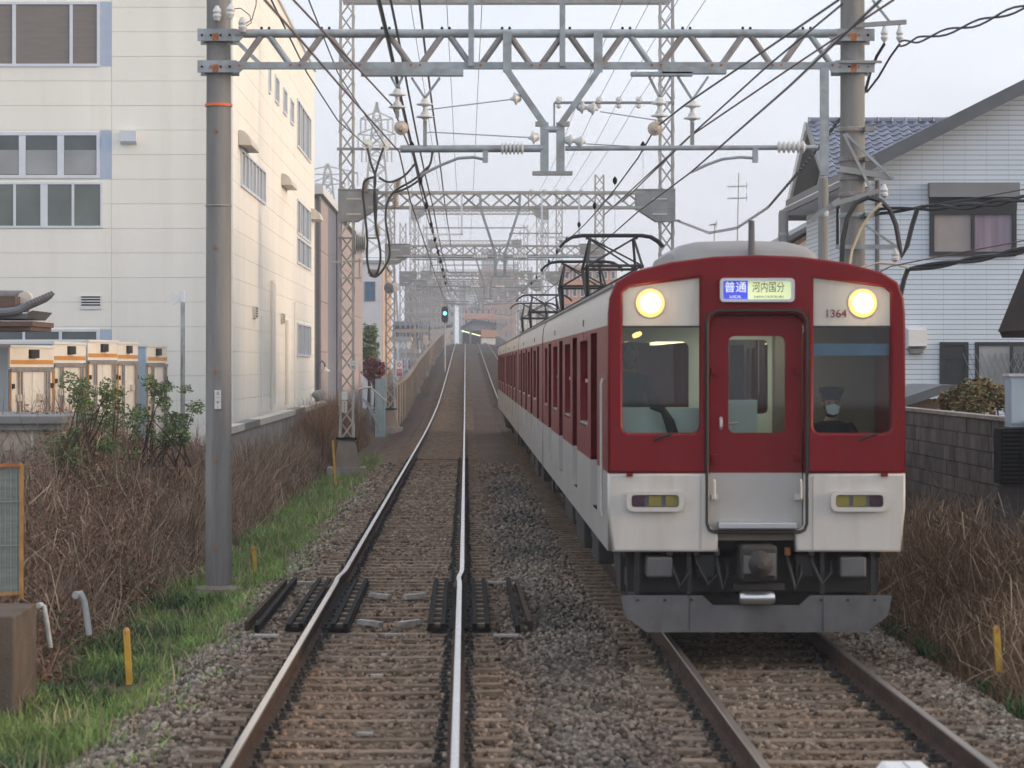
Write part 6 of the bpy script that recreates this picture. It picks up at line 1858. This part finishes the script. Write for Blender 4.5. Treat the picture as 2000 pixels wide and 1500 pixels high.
# parapet along the left edge of the ramp
pw = thing('ramp_parapet', 'brown stained concrete parapet along the left edge of the ramp', 'wall', (-3.2, 118, 0))
Y = 118.0
while Y < 470:
    n = 5.0 if Y < 250 else 10.0
    za, zb = float(zt(Y)), float(zt(Y + n))
    x = -3.18 - .35 * min(1, max(0, (Y - 140) / 60))
    x2 = -3.18 - .35 * min(1, max(0, (Y + n - 140) / 60))
    hh = 1.75
    MB().add([(x - .14, Y + .02, -.9), (x + .0, Y + .02, -.9), (x2 + .0, Y + n - .02, -.9), (x2 - .14, Y + n - .02, -.9), (x - .14, Y + .02, za + hh - .2), (x, Y + .02, za + hh - .2), (x2, Y + n - .02, zb + hh - .2), (x2 - .14, Y + n - .02, zb + hh - .2)],
             [(3, 2, 1, 0), (4, 5, 6, 7), (0, 1, 5, 4), (1, 2, 6, 5), (2, 3, 7, 6), (3, 0, 4, 7)]).build('wall_panel', mt['concrete_b'], pw)
    MB().box(x - .02, x + .09, Y - .12, Y + .12, za - .5, za + hh - .24).build('pilaster', mt['concrete_b'], pw)
    MB().bar((x - .07, Y, za + hh - .16), (x2 - .07, Y + n, zb + hh - .16), .24, .09).build('coping', mt['concrete_b'], pw)
    Y += n
pr_ = thing('ramp_parapet', 'concrete parapet on the right edge of the ramp behind the train', 'wall', (5.5, 118, 0))
Y = 118.0
while Y < 470:
    za, zb = float(zt(Y)), float(zt(Y + 11))
    MB().add([(5.4, Y, -.9), (5.54, Y, -.9), (5.54, Y + 10.97, -.9), (5.4, Y + 10.97, -.9), (5.4, Y, za + 1.1), (5.54, Y, za + 1.1), (5.54, Y + 10.97, zb + 1.1), (5.4, Y + 10.97, zb + 1.1)],
             [(3, 2, 1, 0), (4, 5, 6, 7), (0, 1, 5, 4), (1, 2, 6, 5), (2, 3, 7, 6), (3, 0, 4, 7)]).build('wall_panel', mt['concrete_b'], pr_)
    Y += 11

# ------------------------------------------------------------------ houses on the right
YA = 55.0
def ax(px): return (px - CX) * YA / F
def az(py): return CZ - (py - CY) * YA / F
ha = thing('siding_house', 'pale blue sided house with a sloping dark roof edge at right', 'house', (11, 58, .95))
XA = ax(1690)
X_R = 14.5
slope = (az(165) - az(320)) / (ax(2000) - ax(1690))
zE = az(335)
xr_ = X_R
body = [(XA, .6), (xr_, .6), (xr_, zE + slope * (xr_ - XA)), (XA, zE)]
MB().extrude(body, lambda u, v, d: (u, YA + d, v), 0, 9.5).build('wall', mt['siding'], ha)
# roof plane with thick dark verge board
def roofpt(x, dz): return zE + slope * (x - XA) + dz
MB().extrude([(XA - .45, roofpt(XA - .45, .02)), (xr_, roofpt(xr_, .02)), (xr_, roofpt(xr_, .24)), (XA - .45, roofpt(XA - .45, .24))], lambda u, v, d: (u, YA + d, v), -.62, 10.0).build('roof', mt['slate'], ha)
MB().extrude([(XA - .5, roofpt(XA - .5, -.03)), (xr_, roofpt(xr_, -.03)), (xr_, roofpt(xr_, .27)), (XA - .5, roofpt(XA - .5, .27))], lambda u, v, d: (u, YA + d, v), -.68, -.62).build('verge_board', mt['slate'], ha)
MB().box(XA - .5, XA + .02, YA - .6, YA + 9.9, zE - .36, zE - .16).build('eave_soffit', mt['stucco_w'], ha)
MB().box(XA - .56, XA - .46, YA - .66, YA + 9.9, zE - .34, zE - .22).build('gutter', mt['slate'], ha)
fa = front_map(YA)
wu = window(ha, fa, ax(1815), ax(1984), az(500), az(410), mull=[((ax(1896) + ax(1902)) / 2, .07)], fw=.09, panes=['curtain_g', 'curtain'], frame='grille', proud=.09)
slab(MB(), fa, ax(1812), ax(1987), az(386), az(358), .0, .26).build('shutter_box', mt['shutter'], wu)
slab(MB(), fa, ax(1814), ax(1985), az(410), az(386), .0, .07).build('shutter_slats', mt['grille'], wu)
window(ha, fa, ax(1835), ax(1891), az(772), az(668), fw=.07, pane='grille', frame='grille', vm=[az(700), az(735)])
wl = window(ha, fa, ax(1904), ax(2040), az(778), az(668), mull=[(ax(1975), .07)], fw=.08, panes=['pane_m', 'pane_d'], frame='grille')
for k in range(12):
    for s in (-1, 1):
        x = ax(1912) + .13 * k
        MB().bar((x, YA - .08, az(770)), (x + s * .35, YA - .08, az(690)), .012, .012).build('grille_bar', mt['shutter'], wl)
dp_ = MB().cyl((ax(1712), YA - .1, .6), (ax(1712), YA - .1, zE - .2), .05, .05, 10).build('downpipe', mt['slate'], ha)
MB().extrude([(az(682), 0), (az(676), .3), (az(644), .3), (az(641), 0)], lambda u, v, d: (d, YA - v, u), ax(1770), ax(1806)).build('vent_hood', mt['signwhite'], ha)
slab(MB(), fa, ax(1775), ax(1800), az(690), az(681), .0, .2).build('vent_mesh', mt['shutter'], ha)
lma = left_map(XA)
window(ha, lma, 57.5, 59.0, az(470), az(380), mull=[(58.2, .06)], frame='grille', pane='pane_d')

# house behind with blue grey tile roof
hb = thing('tiled_house', 'house behind with blue grey tiled roof, right of the drop post', 'house', (13, 72, .95))
Yr, Xb0, Xb1 = 72.0, 9.45, 15.5
zr = P(0, 238, Yr).z
Ye1, ze1 = 67.3, zr - 2.35
MB().extrude([(Ye1 + .5, .6), (Yr + 4.2, .6), (Yr + 4.2, ze1 + .1), (Yr, zr - .25), (Ye1 + .5, ze1 + .05)], lambda u, v, d: (Xb0 + .6 + d, u, v), 0, Xb1 - Xb0 - .7).build('wall', mt['stucco_w'], hb)
MB().extrude([(Ye1, ze1), (Yr, zr - .05), (Yr, zr - .17), (Ye1, ze1 - .12)], lambda u, v, d: (d, u, v), Xb0, Xb1).build('front_slope', mt['slate'], hb)
MB().extrude([(Yr, zr - .05), (Yr + 4.7, ze1), (Yr + 4.7, ze1 - .12), (Yr, zr - .17)], lambda u, v, d: (d, u, v), Xb0 - .02, Xb1).build('rear_slope', mt['shutter'], hb)
MB().bar((Xb0 - .06, Yr, zr - .12), (Xb0 - .06, Yr + 4.8, ze1 - .1), .08, .28).build('barge_board', mt['stucco_w'], hb)
MB().bar((Xb0 - .02, Yr, zr - .12), (Xb0 - .02, Ye1, ze1 - .06), .08, .2).build('barge_board', mt['shutter'], hb)
# single roof tiles on the slope that faces us, joined by a ridge course
tu = Vector((0, Ye1 - Yr, ze1 - zr)); TL = tu.length; tu.normalize(); tnrm = Vector((0, -tu.z, tu.y)); tnrm = tnrm if tnrm.z > 0 else -tnrm
tm_ = MB()
tw, tlen = .30, .33
prof = [(-.15, .0), (-.09, -.015), (-.02, -.012), (.04, .03), (.1, .055), (.15, .03)]
for s_, dz in ((0, .0), (tlen + .04, .035)):
    for x, z in prof: tm_.v.append(tuple(Vector((x, 0, 0)) + tu * s_ + tnrm * (z + dz)))
for x, z in prof: tm_.v.append(tuple(Vector((x, 0, 0)) + tu * (tlen + .04) + tnrm * (z + dz - .035)))
for k in range(5):
    tm_.f.append((k, k + 1, 7 + k, 6 + k)); tm_.f.append((6 + k, 7 + k, 13 + k, 12 + k))
tm_.mi = [0] * len(tm_.f)
t0 = None
ncol, nrow = 20, int(TL / tlen)
for i in range(ncol):
    for j in range(nrow):
        p = Vector((Xb0 + .16 + i * tw, Yr, zr)) + tu * (j * tlen + .02) + tnrm * .0
        if t0 is None:
            o = tm_.build('roof_tile', mt['tile'], hb, local=True); t0 = o.data
        else:
            o = bpy.data.objects.new('roof_tile', t0); col.objects.link(o); o.parent = hb
        o.location = p - org(hb)
for k in range(16):
    x = Xb0 + k * .38
    MB().lathe((x, Yr, zr + .03), (1, 0, 0), [(.11, 0), (.115, .02), (.1, .04), (.1, .37)], 10).build('ridge_tile', mt['tile'], hb)
# beige house further along
hc_ = thing('beige_house', 'small beige house with pitched eave behind the upright posts', 'house', (10, 88, .9))
Yc = 84
a = P(1505, 492, Yc); b = P(1600, 432, Yc)
MB().extrude([(a.x + .5, .5), (b.x + 5, .5), (b.x + 5, b.z + .4), (b.x + .4, b.z + .1), (a.x + .5, a.z - .1)], lambda u, v, d: (u, Yc + d, v), 0, 8).build('wall', mt['box_cream'], hc_)
MB().bar(a, P(1640, 408, Yc), .6, .12, up=(0, 0, 1)).build('verge_board', mt['wood'], hc_)
MB().extrude([(a.x, a.z + .05), (a.x + 3.4, a.z + 1.9), (a.x + 3.4, a.z + 2.05), (a.x, a.z + .2)], lambda u, v, d: (u, Yc + d, v), -.4, 8.3).build('roof', mt['slate'], hc_)
MB().bar(P(1520, 498, Yc - .3), P(1600, 448, Yc - .3), .1, .14).build('gutter', mt['wood'], hc_)
# posts near the right pole
for (px, py, Y, r, lab) in ((1530, 410, 58, .11, 'short round-topped grey post standing left of the right pole'), (1608, 345, 38.5, .075, 'slim grey concrete post just left of the right pole')):
    p = P(px, py, Y)
    t = thing('concrete_post', lab, 'post', (p.x, Y, -.5))
    MB().lathe((p.x, Y, -.6), (0, 0, 1), [(r * 1.05, 0), (r, p.z + .5), (r * .85, p.z + .58), (r * .4, p.z + .6)], 14).build('shaft', mt['pole'], t, smooth=True)
    MB().lathe((p.x, Y, p.z - .6), (0, 0, 1), [(r * 1.05, 0), (r * 1.1, .02), (r * 1.1, .07), (r * 1.05, .09)], 14).build('band', mt['galv'], t)
# TV antennas
for (px, py0, py1, Y, lab, w_) in ((1440, 338, 480, 90, 'taller television antenna mast against the sky', 36), (1393, 435, 480, 95, 'shorter thin antenna mast near the train roof', 12)):
    a, b = P(px - 4, py1, Y), P(px + 3, py0, Y)
    t = thing('tv_antenna', lab, 'antenna', (a.x, Y, a.z - 3))
    MB().cyl((a.x, Y, a.z - 3), b, .022, .018, 6).build('mast', mt['galv'], t)
    for yy, ww in ((365, w_), (388, w_)) if w_ > 20 else ((440, w_),):
        c0, c1 = P(px - ww / 2, yy, Y), P(px + ww / 2, yy - 1, Y)
        bo = MB().cyl(c0, c1, .015, .015, 5).build('boom', mt['galv'], t)
        for k in range(7):
            c_ = c0.lerp(c1, k / 6)
            MB().cyl(c_ - Vector((0, .35, -.02)), c_ + Vector((0, .35, .02)), .01, .01, 5).build('element', mt['galv'], bo)
        MB().bar(c1 - Vector((0, 0, .12)), c1 + Vector((0, 0, .16)), .02, .02).build('reflector', mt['galv'], bo)

# block wall along the right edge, built of single blocks where it shows
bw = thing('block_wall', 'sooty grey concrete block wall above the right bank', 'wall', (6.55, 33, .4))
MB().box(6.53, 6.62, 24.0, 62, -.6, 1.93).build('wall_core', mt['block'], bw)
b0 = None
for j in range(12):
    for i in range(34):
        y = 27.2 + i * .40 + (.2 if j % 2 else 0); z = 1.95 - (j + 1) * .2
        if b0 is None:
            o = MB().box(-.03, .03, -.194, .194, -.094, .094).build('block', mt['block'], bw, local=True); b0 = o.data
        else:
            o = bpy.data.objects.new('block', b0); col.objects.link(o); o.parent = bw
        o.location = Vector((6.515 + rnd.uniform(-.006, .006), y, z + .1)) - org(bw)
    if j >= 6: pass
MB().box(6.46, 6.64, 24.0, 62, 1.955, 2.0).build('wall_cap', mt['concrete'], bw)
# louvred unit, pale cabinet and dark lean-to roof at the right edge
Yq = 30.0
lu = thing('louvre_unit', 'black louvred outdoor unit at the right edge on the block wall', 'outdoor unit', tuple(P(1980, 950, Yq)))
a, b = P(1953, 945, Yq), P(2070, 838, Yq)
MB().box(a.x, b.x, Yq, Yq + .35, a.z, b.z).build('casing', mt['dark'], lu)
for k in range(13):
    z = a.z + (b.z - a.z) * (k + .5) / 13
    MB().bar((a.x + .02, Yq - .015, z), (b.x, Yq - .015, z), .03, .018).build('louvre', mt['grille'], lu)
for px in (1953, 1992): MB().box(P(px, 0, Yq).x, P(px, 0, Yq).x + .02, Yq - .035, Yq - .002, a.z, b.z).build('frame_bar', mt['dark'], lu)
MB().box(a.x + .05, b.x, Yq + .05, Yq + .3, -.5, a.z).build('stand', mt['block'], lu)
pc = thing('pale_cabinet', 'pale blue grey metal cabinet standing on the louvred unit', 'cabinet', tuple(P(1985, 836, Yq)))
a, b = P(1974, 836, Yq), P(2080, 735, Yq)
MB().box(a.x, b.x, Yq + .02, Yq + .33, a.z + .01, b.z).build('body', mt['box_blue'], pc)
MB().box(a.x - .02, b.x, Yq - .01, Yq + .36, b.z, b.z + .03).build('lid', mt['alu'], pc)
MB().box(a.x + .01, a.x + .13, Yq + .0, Yq + .02, a.z + .05, b.z - .05).build('door_leaf', mt['box_blue'], pc)
lr = thing('lean_to_roof', 'dark timber lean-to roof eave jutting in at the right edge', 'lean-to', tuple(P(1990, 660, 31)))
Yq2 = 31
for (pts, d0, d1, nm, m_) in (([(1952, 648), (1957, 660), (2120, 660), (2120, 646)], -3.2, 0, 'eave_beam', 'wood_d'), ([(1952, 648), (2010, 506), (2120, 300), (2120, 330), (2010, 536), (1966, 646)], -3.3, .1, 'rafter_board', 'wood_d')):
    MB().extrude([(P(x, y, Yq2).x, P(x, y, Yq2).z) for x, y in pts], lambda u, v, d: (u, Yq2 + d, v), d0, d1).build(nm, mt[m_], lr)
MB().extrude([(P(x, y, Yq2).x, P(x, y, Yq2).z) for x, y in ((1975, 640), (2120, 640), (2120, 420), (2040, 500))], lambda u, v, d: (u, Yq2 + d, v), -.2, -.1).build('gable_infill', mt['wood_d'], lr)
for k in range(3):
    q = P(1985 + 3 * k, 655 - k * 55, Yq2); MB().box(q.x, q.x + .8, Yq2 - 2, Yq2 - 1.9, q.z, q.z + .06).build('purlin', mt['wood'], lr)
MB().box(P(2035, 0, Yq2).x, P(2050, 0, Yq2).x, Yq2 - .4, Yq2 - .3, -.5, P(0, 655, Yq2).z).build('post', mt['wood_d'], lr)
gs_ = thing('garden_shed_roof', 'low dark tiled shed roof behind the block wall beside the train', 'shed', tuple(P(1800, 790, 44)))
MB().extrude([(P(x, y, 44).x, P(x, y, 44).z) for x, y in ((1740, 800), (1770, 775), (1840, 752), (1870, 752), (1880, 762), (1840, 770), (1780, 790))], lambda u, v, d: (u, 44 + d, v), 0, 3).build('roof', mt['slate'], gs_)
MB().box(P(1745, 0, 44).x, P(1860, 0, 44).x, 44.3, 46.8, .8, P(0, 782, 44).z).build('wall', mt['wood'], gs_)
# ------------------------------------------------------------------ distance: station, town, pylons
Ys_ = 500.0
zs = 6.65
st = thing('station', 'dark station canopy over the tracks at the top of the ramp', 'station', (1, Ys_ + 20, zs))
MB().extrude([(-.9, zs + 3.1), (1.6, zs + 4.6), (7.5, zs + 3.6), (7.5, zs + 3.2), (1.6, zs + 4.2), (-.9, zs + 2.7)], lambda u, v, d: (u, Ys_ + d, v), 0, 70).build('canopy_roof', mt['bluetile'], st)
MB().extrude([(-.9, zs + 2.7), (1.6, zs + 4.2), (7.5, zs + 3.2), (7.5, zs + 2.9), (-.9, zs + 2.5)], lambda u, v, d: (u, Ys_ + .5 + d, v), 0, .2).build('gable_board', mt['stucco_d'], st)
for x in (-.7, 1.0, 5.0): 
    for k in range(5): MB().box(x - .15, x + .15, Ys_ + 3 + k * 12, Ys_ + 3.3 + k * 12, zs - .3, zs + 2.9).build('column', mt['steel_far'], st)
MB().box(-6.5, -2.6, Ys_, Ys_ + 70, zs - .6, zs + .9).build('platform', mt['far_grey'], st)
MB().box(4.6, 9.0, Ys_, Ys_ + 70, zs - .6, zs + .9).build('platform', mt['far_grey'], st)
MB().box(-.7, 3.6, Ys_ + 60, Ys_ + 61, zs - .3, zs + 3.2).build('dark_interior_sheet', mt['dark'], st)  # near-black sheet, the darkness under the canopy put into its colour
for k in range(12):
    MB().box(-.6 + .32 * k - .06, -.6 + .32 * k + .12, Ys_ + 2 + k * 3.0, Ys_ + 4 + k * 3.0, zs + 2.3 - k * .05, zs + 2.42 - k * .05).build('platform_lamp', mt['lamp_y'], st)
MB().box(-7.8, -2.9, Ys_ - 3, Ys_ + 40, zs - 1, zs + 2.6).build('waiting_room', mt['beige'], st)
MB().extrude([(-8.0, zs + 2.6), (-2.7, zs + 3.6), (-2.7, zs + 3.8), (-8, zs + 2.8)], lambda u, v, d: (u, Ys_ - 3.3 + d, v), 0, 44).build('waiting_room_roof', mt['far_grey'], st)
MB().box(3.0, 6.6, Ys_ - 1, Ys_ - .5, zs - .3, zs + .9).build('platform_end', mt['box_cream'], st)
MB().box(3.0, 6.8, Ys_ - 1.2, Ys_ + 8, zs + 1.1, zs + 2.5).build('kiosk', mt['brick'], st)

def block(name, label, px0, px1, py_top, Y, depth, mat_, floors, bays, group=None, win='pane_d', roof='far_grey', zbase=-.6, py_bot=None):
    x0, x1 = P(px0, 0, Y).x, P(px1, 0, Y).x
    z1 = P(0, py_top, Y).z
    t = thing(name, label, 'building', ((x0 + x1) / 2, Y, zbase), group)
    MB().box(x0, x1, Y, Y + depth, zbase, z1).build('wall', mt[mat_], t)
    MB().box(x0 - .15, x1 + .15, Y - .15, Y + depth + .15, z1, z1 + .35).build('roof', mt[roof], t)
    fh = (z1 - zbase) / floors
    for j in range(floors):
        for i in range(bays):
            bw_ = (x1 - x0) / bays
            a = x0 + bw_ * (i + .18); b = x0 + bw_ * (i + .82)
            z = zbase + fh * (j + .3)
            f = MB().box(a, b, Y - .06, Y - .005, z, z + fh * .5).build('window', mt['alu'], t)
            MB().box(a + .12, b - .12, Y - .09, Y - .061, z + .12, z + fh * .5 - .12).build('pane', mt[win], f)
        if floors > 3:
            MB().box(x0, x1, Y - .5, Y - .1, zbase + fh * j + fh * .86, zbase + fh * j + fh * .98).build('balcony', mt[mat_], t)
    return t
block('apartment_block', 'orange brown apartment block with balconies above the train roof', 1100, 1205, 522, 340, 14, 'brick', 7, 7)
block('brick_building', 'broad orange brick building behind the station canopy', 935, 1012, 528, 640, 20, 'brick', 9, 8)
block('brick_building', 'lower orange building right of the station behind the lattice', 905, 960, 600, 620, 16, 'brick', 7, 5)
block('tower_block', 'pale blue grey tower far behind the portals near the centre', 941, 968, 488, 900, 20, 'far_grey', 16, 4)
block('tower_block', 'tall slim grey tower left of the brick building in the haze', 896, 912, 560, 900, 20, 'far_grey', 12, 3)
block('office_block', 'long blue grey block far left of the ramp in the haze', 790, 862, 556, 620, 20, 'stucco_d', 9, 8)
block('office_block', 'pale block behind the last lattice masts left of the signal', 838, 888, 588, 700, 20, 'far_grey', 8, 5)
block('town_house', 'blue roofed house seen between lattice masts beyond the parapet', 770, 836, 642, 285, 10, 'tan', 2, 5, roof='bluetile')
bh = [o for o in bpy.data.objects if o.name.startswith('town_house')][0]
x0, x1, zz = P(766, 0, 284).x, P(838, 0, 284).x, P(0, 655, 284).z
MB().extrude([(283.2, zz - .3), (288.5, zz + 1.6), (294, zz - .3), (294, zz - .5), (288.5, zz + 1.2), (283.2, zz - .5)], lambda u, v, d: (d, u, v), x0, x1).build('tile_roof', mt['bluetile'], bh)
block('town_house', 'low pale house right beside the white house beyond the parapet', 768, 800, 665, 240, 8, 'stucco_w', 2, 3)
block('town_house', 'grey low house at far left under the blue roof', 782, 816, 690, 225, 8, 'far_grey', 2, 3)
block('town_house', 'pale low shop house beyond the right parapet', 1010, 1075, 600, 420, 12, 'box_cream', 4, 4)
def pylon(label, px, py_top, Y, arms, w_):
    b = P(px, 711, Y); top = P(px, py_top, Y)
    t = thing('power_pylon', label, 'pylon', (b.x, Y, -.5))
    H = top.z
    mb = MB()
    def hw(z): return w_ * (1 - z / H) ** .9 * .9 + .35 if z < H * .96 else .15
    zs_ = [0]
    while zs_[-1] < H - .5: zs_.append(min(H, zs_[-1] + max(1.6, hw(zs_[-1]) * 1.4)))
    for za, zb in zip(zs_[:-1], zs_[1:]):
        a, c_ = hw(za), hw(zb)
        for sx in (-1, 1):
            for sy in (-1, 1):
                mb.bar((b.x + sx * a, Y + sy * a, za), (b.x + sx * c_, Y + sy * c_, zb), .22, .22)
            mb.bar((b.x + sx * a, Y - a, za), (b.x - sx * c_, Y - c_, zb), .13, .13)
            mb.bar((b.x + sx * a, Y + a, za), (b.x - sx * c_, Y + c_, zb), .13, .13)
        mb.bar((b.x - c_, Y - c_, zb), (b.x + c_, Y - c_, zb), .12, .12)
    mb.build('tower', mt['steel_far'], t)
    for py, ext in arms:
        z = P(0, py, Y).z
        for s in (-1, 1):
            a = MB().bar((b.x, Y, z + 1.2), (b.x + s * ext, Y, z), .18, .18).bar((b.x, Y, z - .3), (b.x + s * ext, Y, z), .18, .18).build('cross_arm', mt['steel_far'], t)
            for q in (.7, 1.0):
                m2 = MB(); ribbed(m2, (b.x + s * ext * q, Y, z - .1), (b.x + s * ext * q, Y, z - 2.2), .2, 6); m2.build('insulator_string', mt['porcelain'], a)
    return t
pylon('lattice power pylon with three pairs of arms left of the tall mast', 736, 200, 420, [(232, 2.6), (262, 3.0), (290, 2.4)], 4.2)
pylon('shorter power pylon showing just above the stucco building roof', 640, 318, 450, [(338, 5.2), (358, 3.0)], 4.0)

# ------------------------------------------------------------------ haze
hz_m = bpy.data.materials.new('thin evening haze'); hz_m.use_nodes = True
N = hz_m.node_tree.nodes
N.remove(N['Principled BSDF'])
pv = N.new('ShaderNodeVolumePrincipled')
pv.inputs['Color'].default_value = (.86, .89, .95, 1)
pv.inputs['Density'].default_value = HAZE
pv.inputs['Anisotropy'].default_value = 0.2
hz_m.node_tree.links.new(pv.outputs[0], N['Material Output'].inputs['Volume'])
hz = MB().box(-400, 400, -90, 1430, -1.9, 75).build('haze', hz_m)
tag(hz, 'pale evening haze filling the air', kind='stuff')
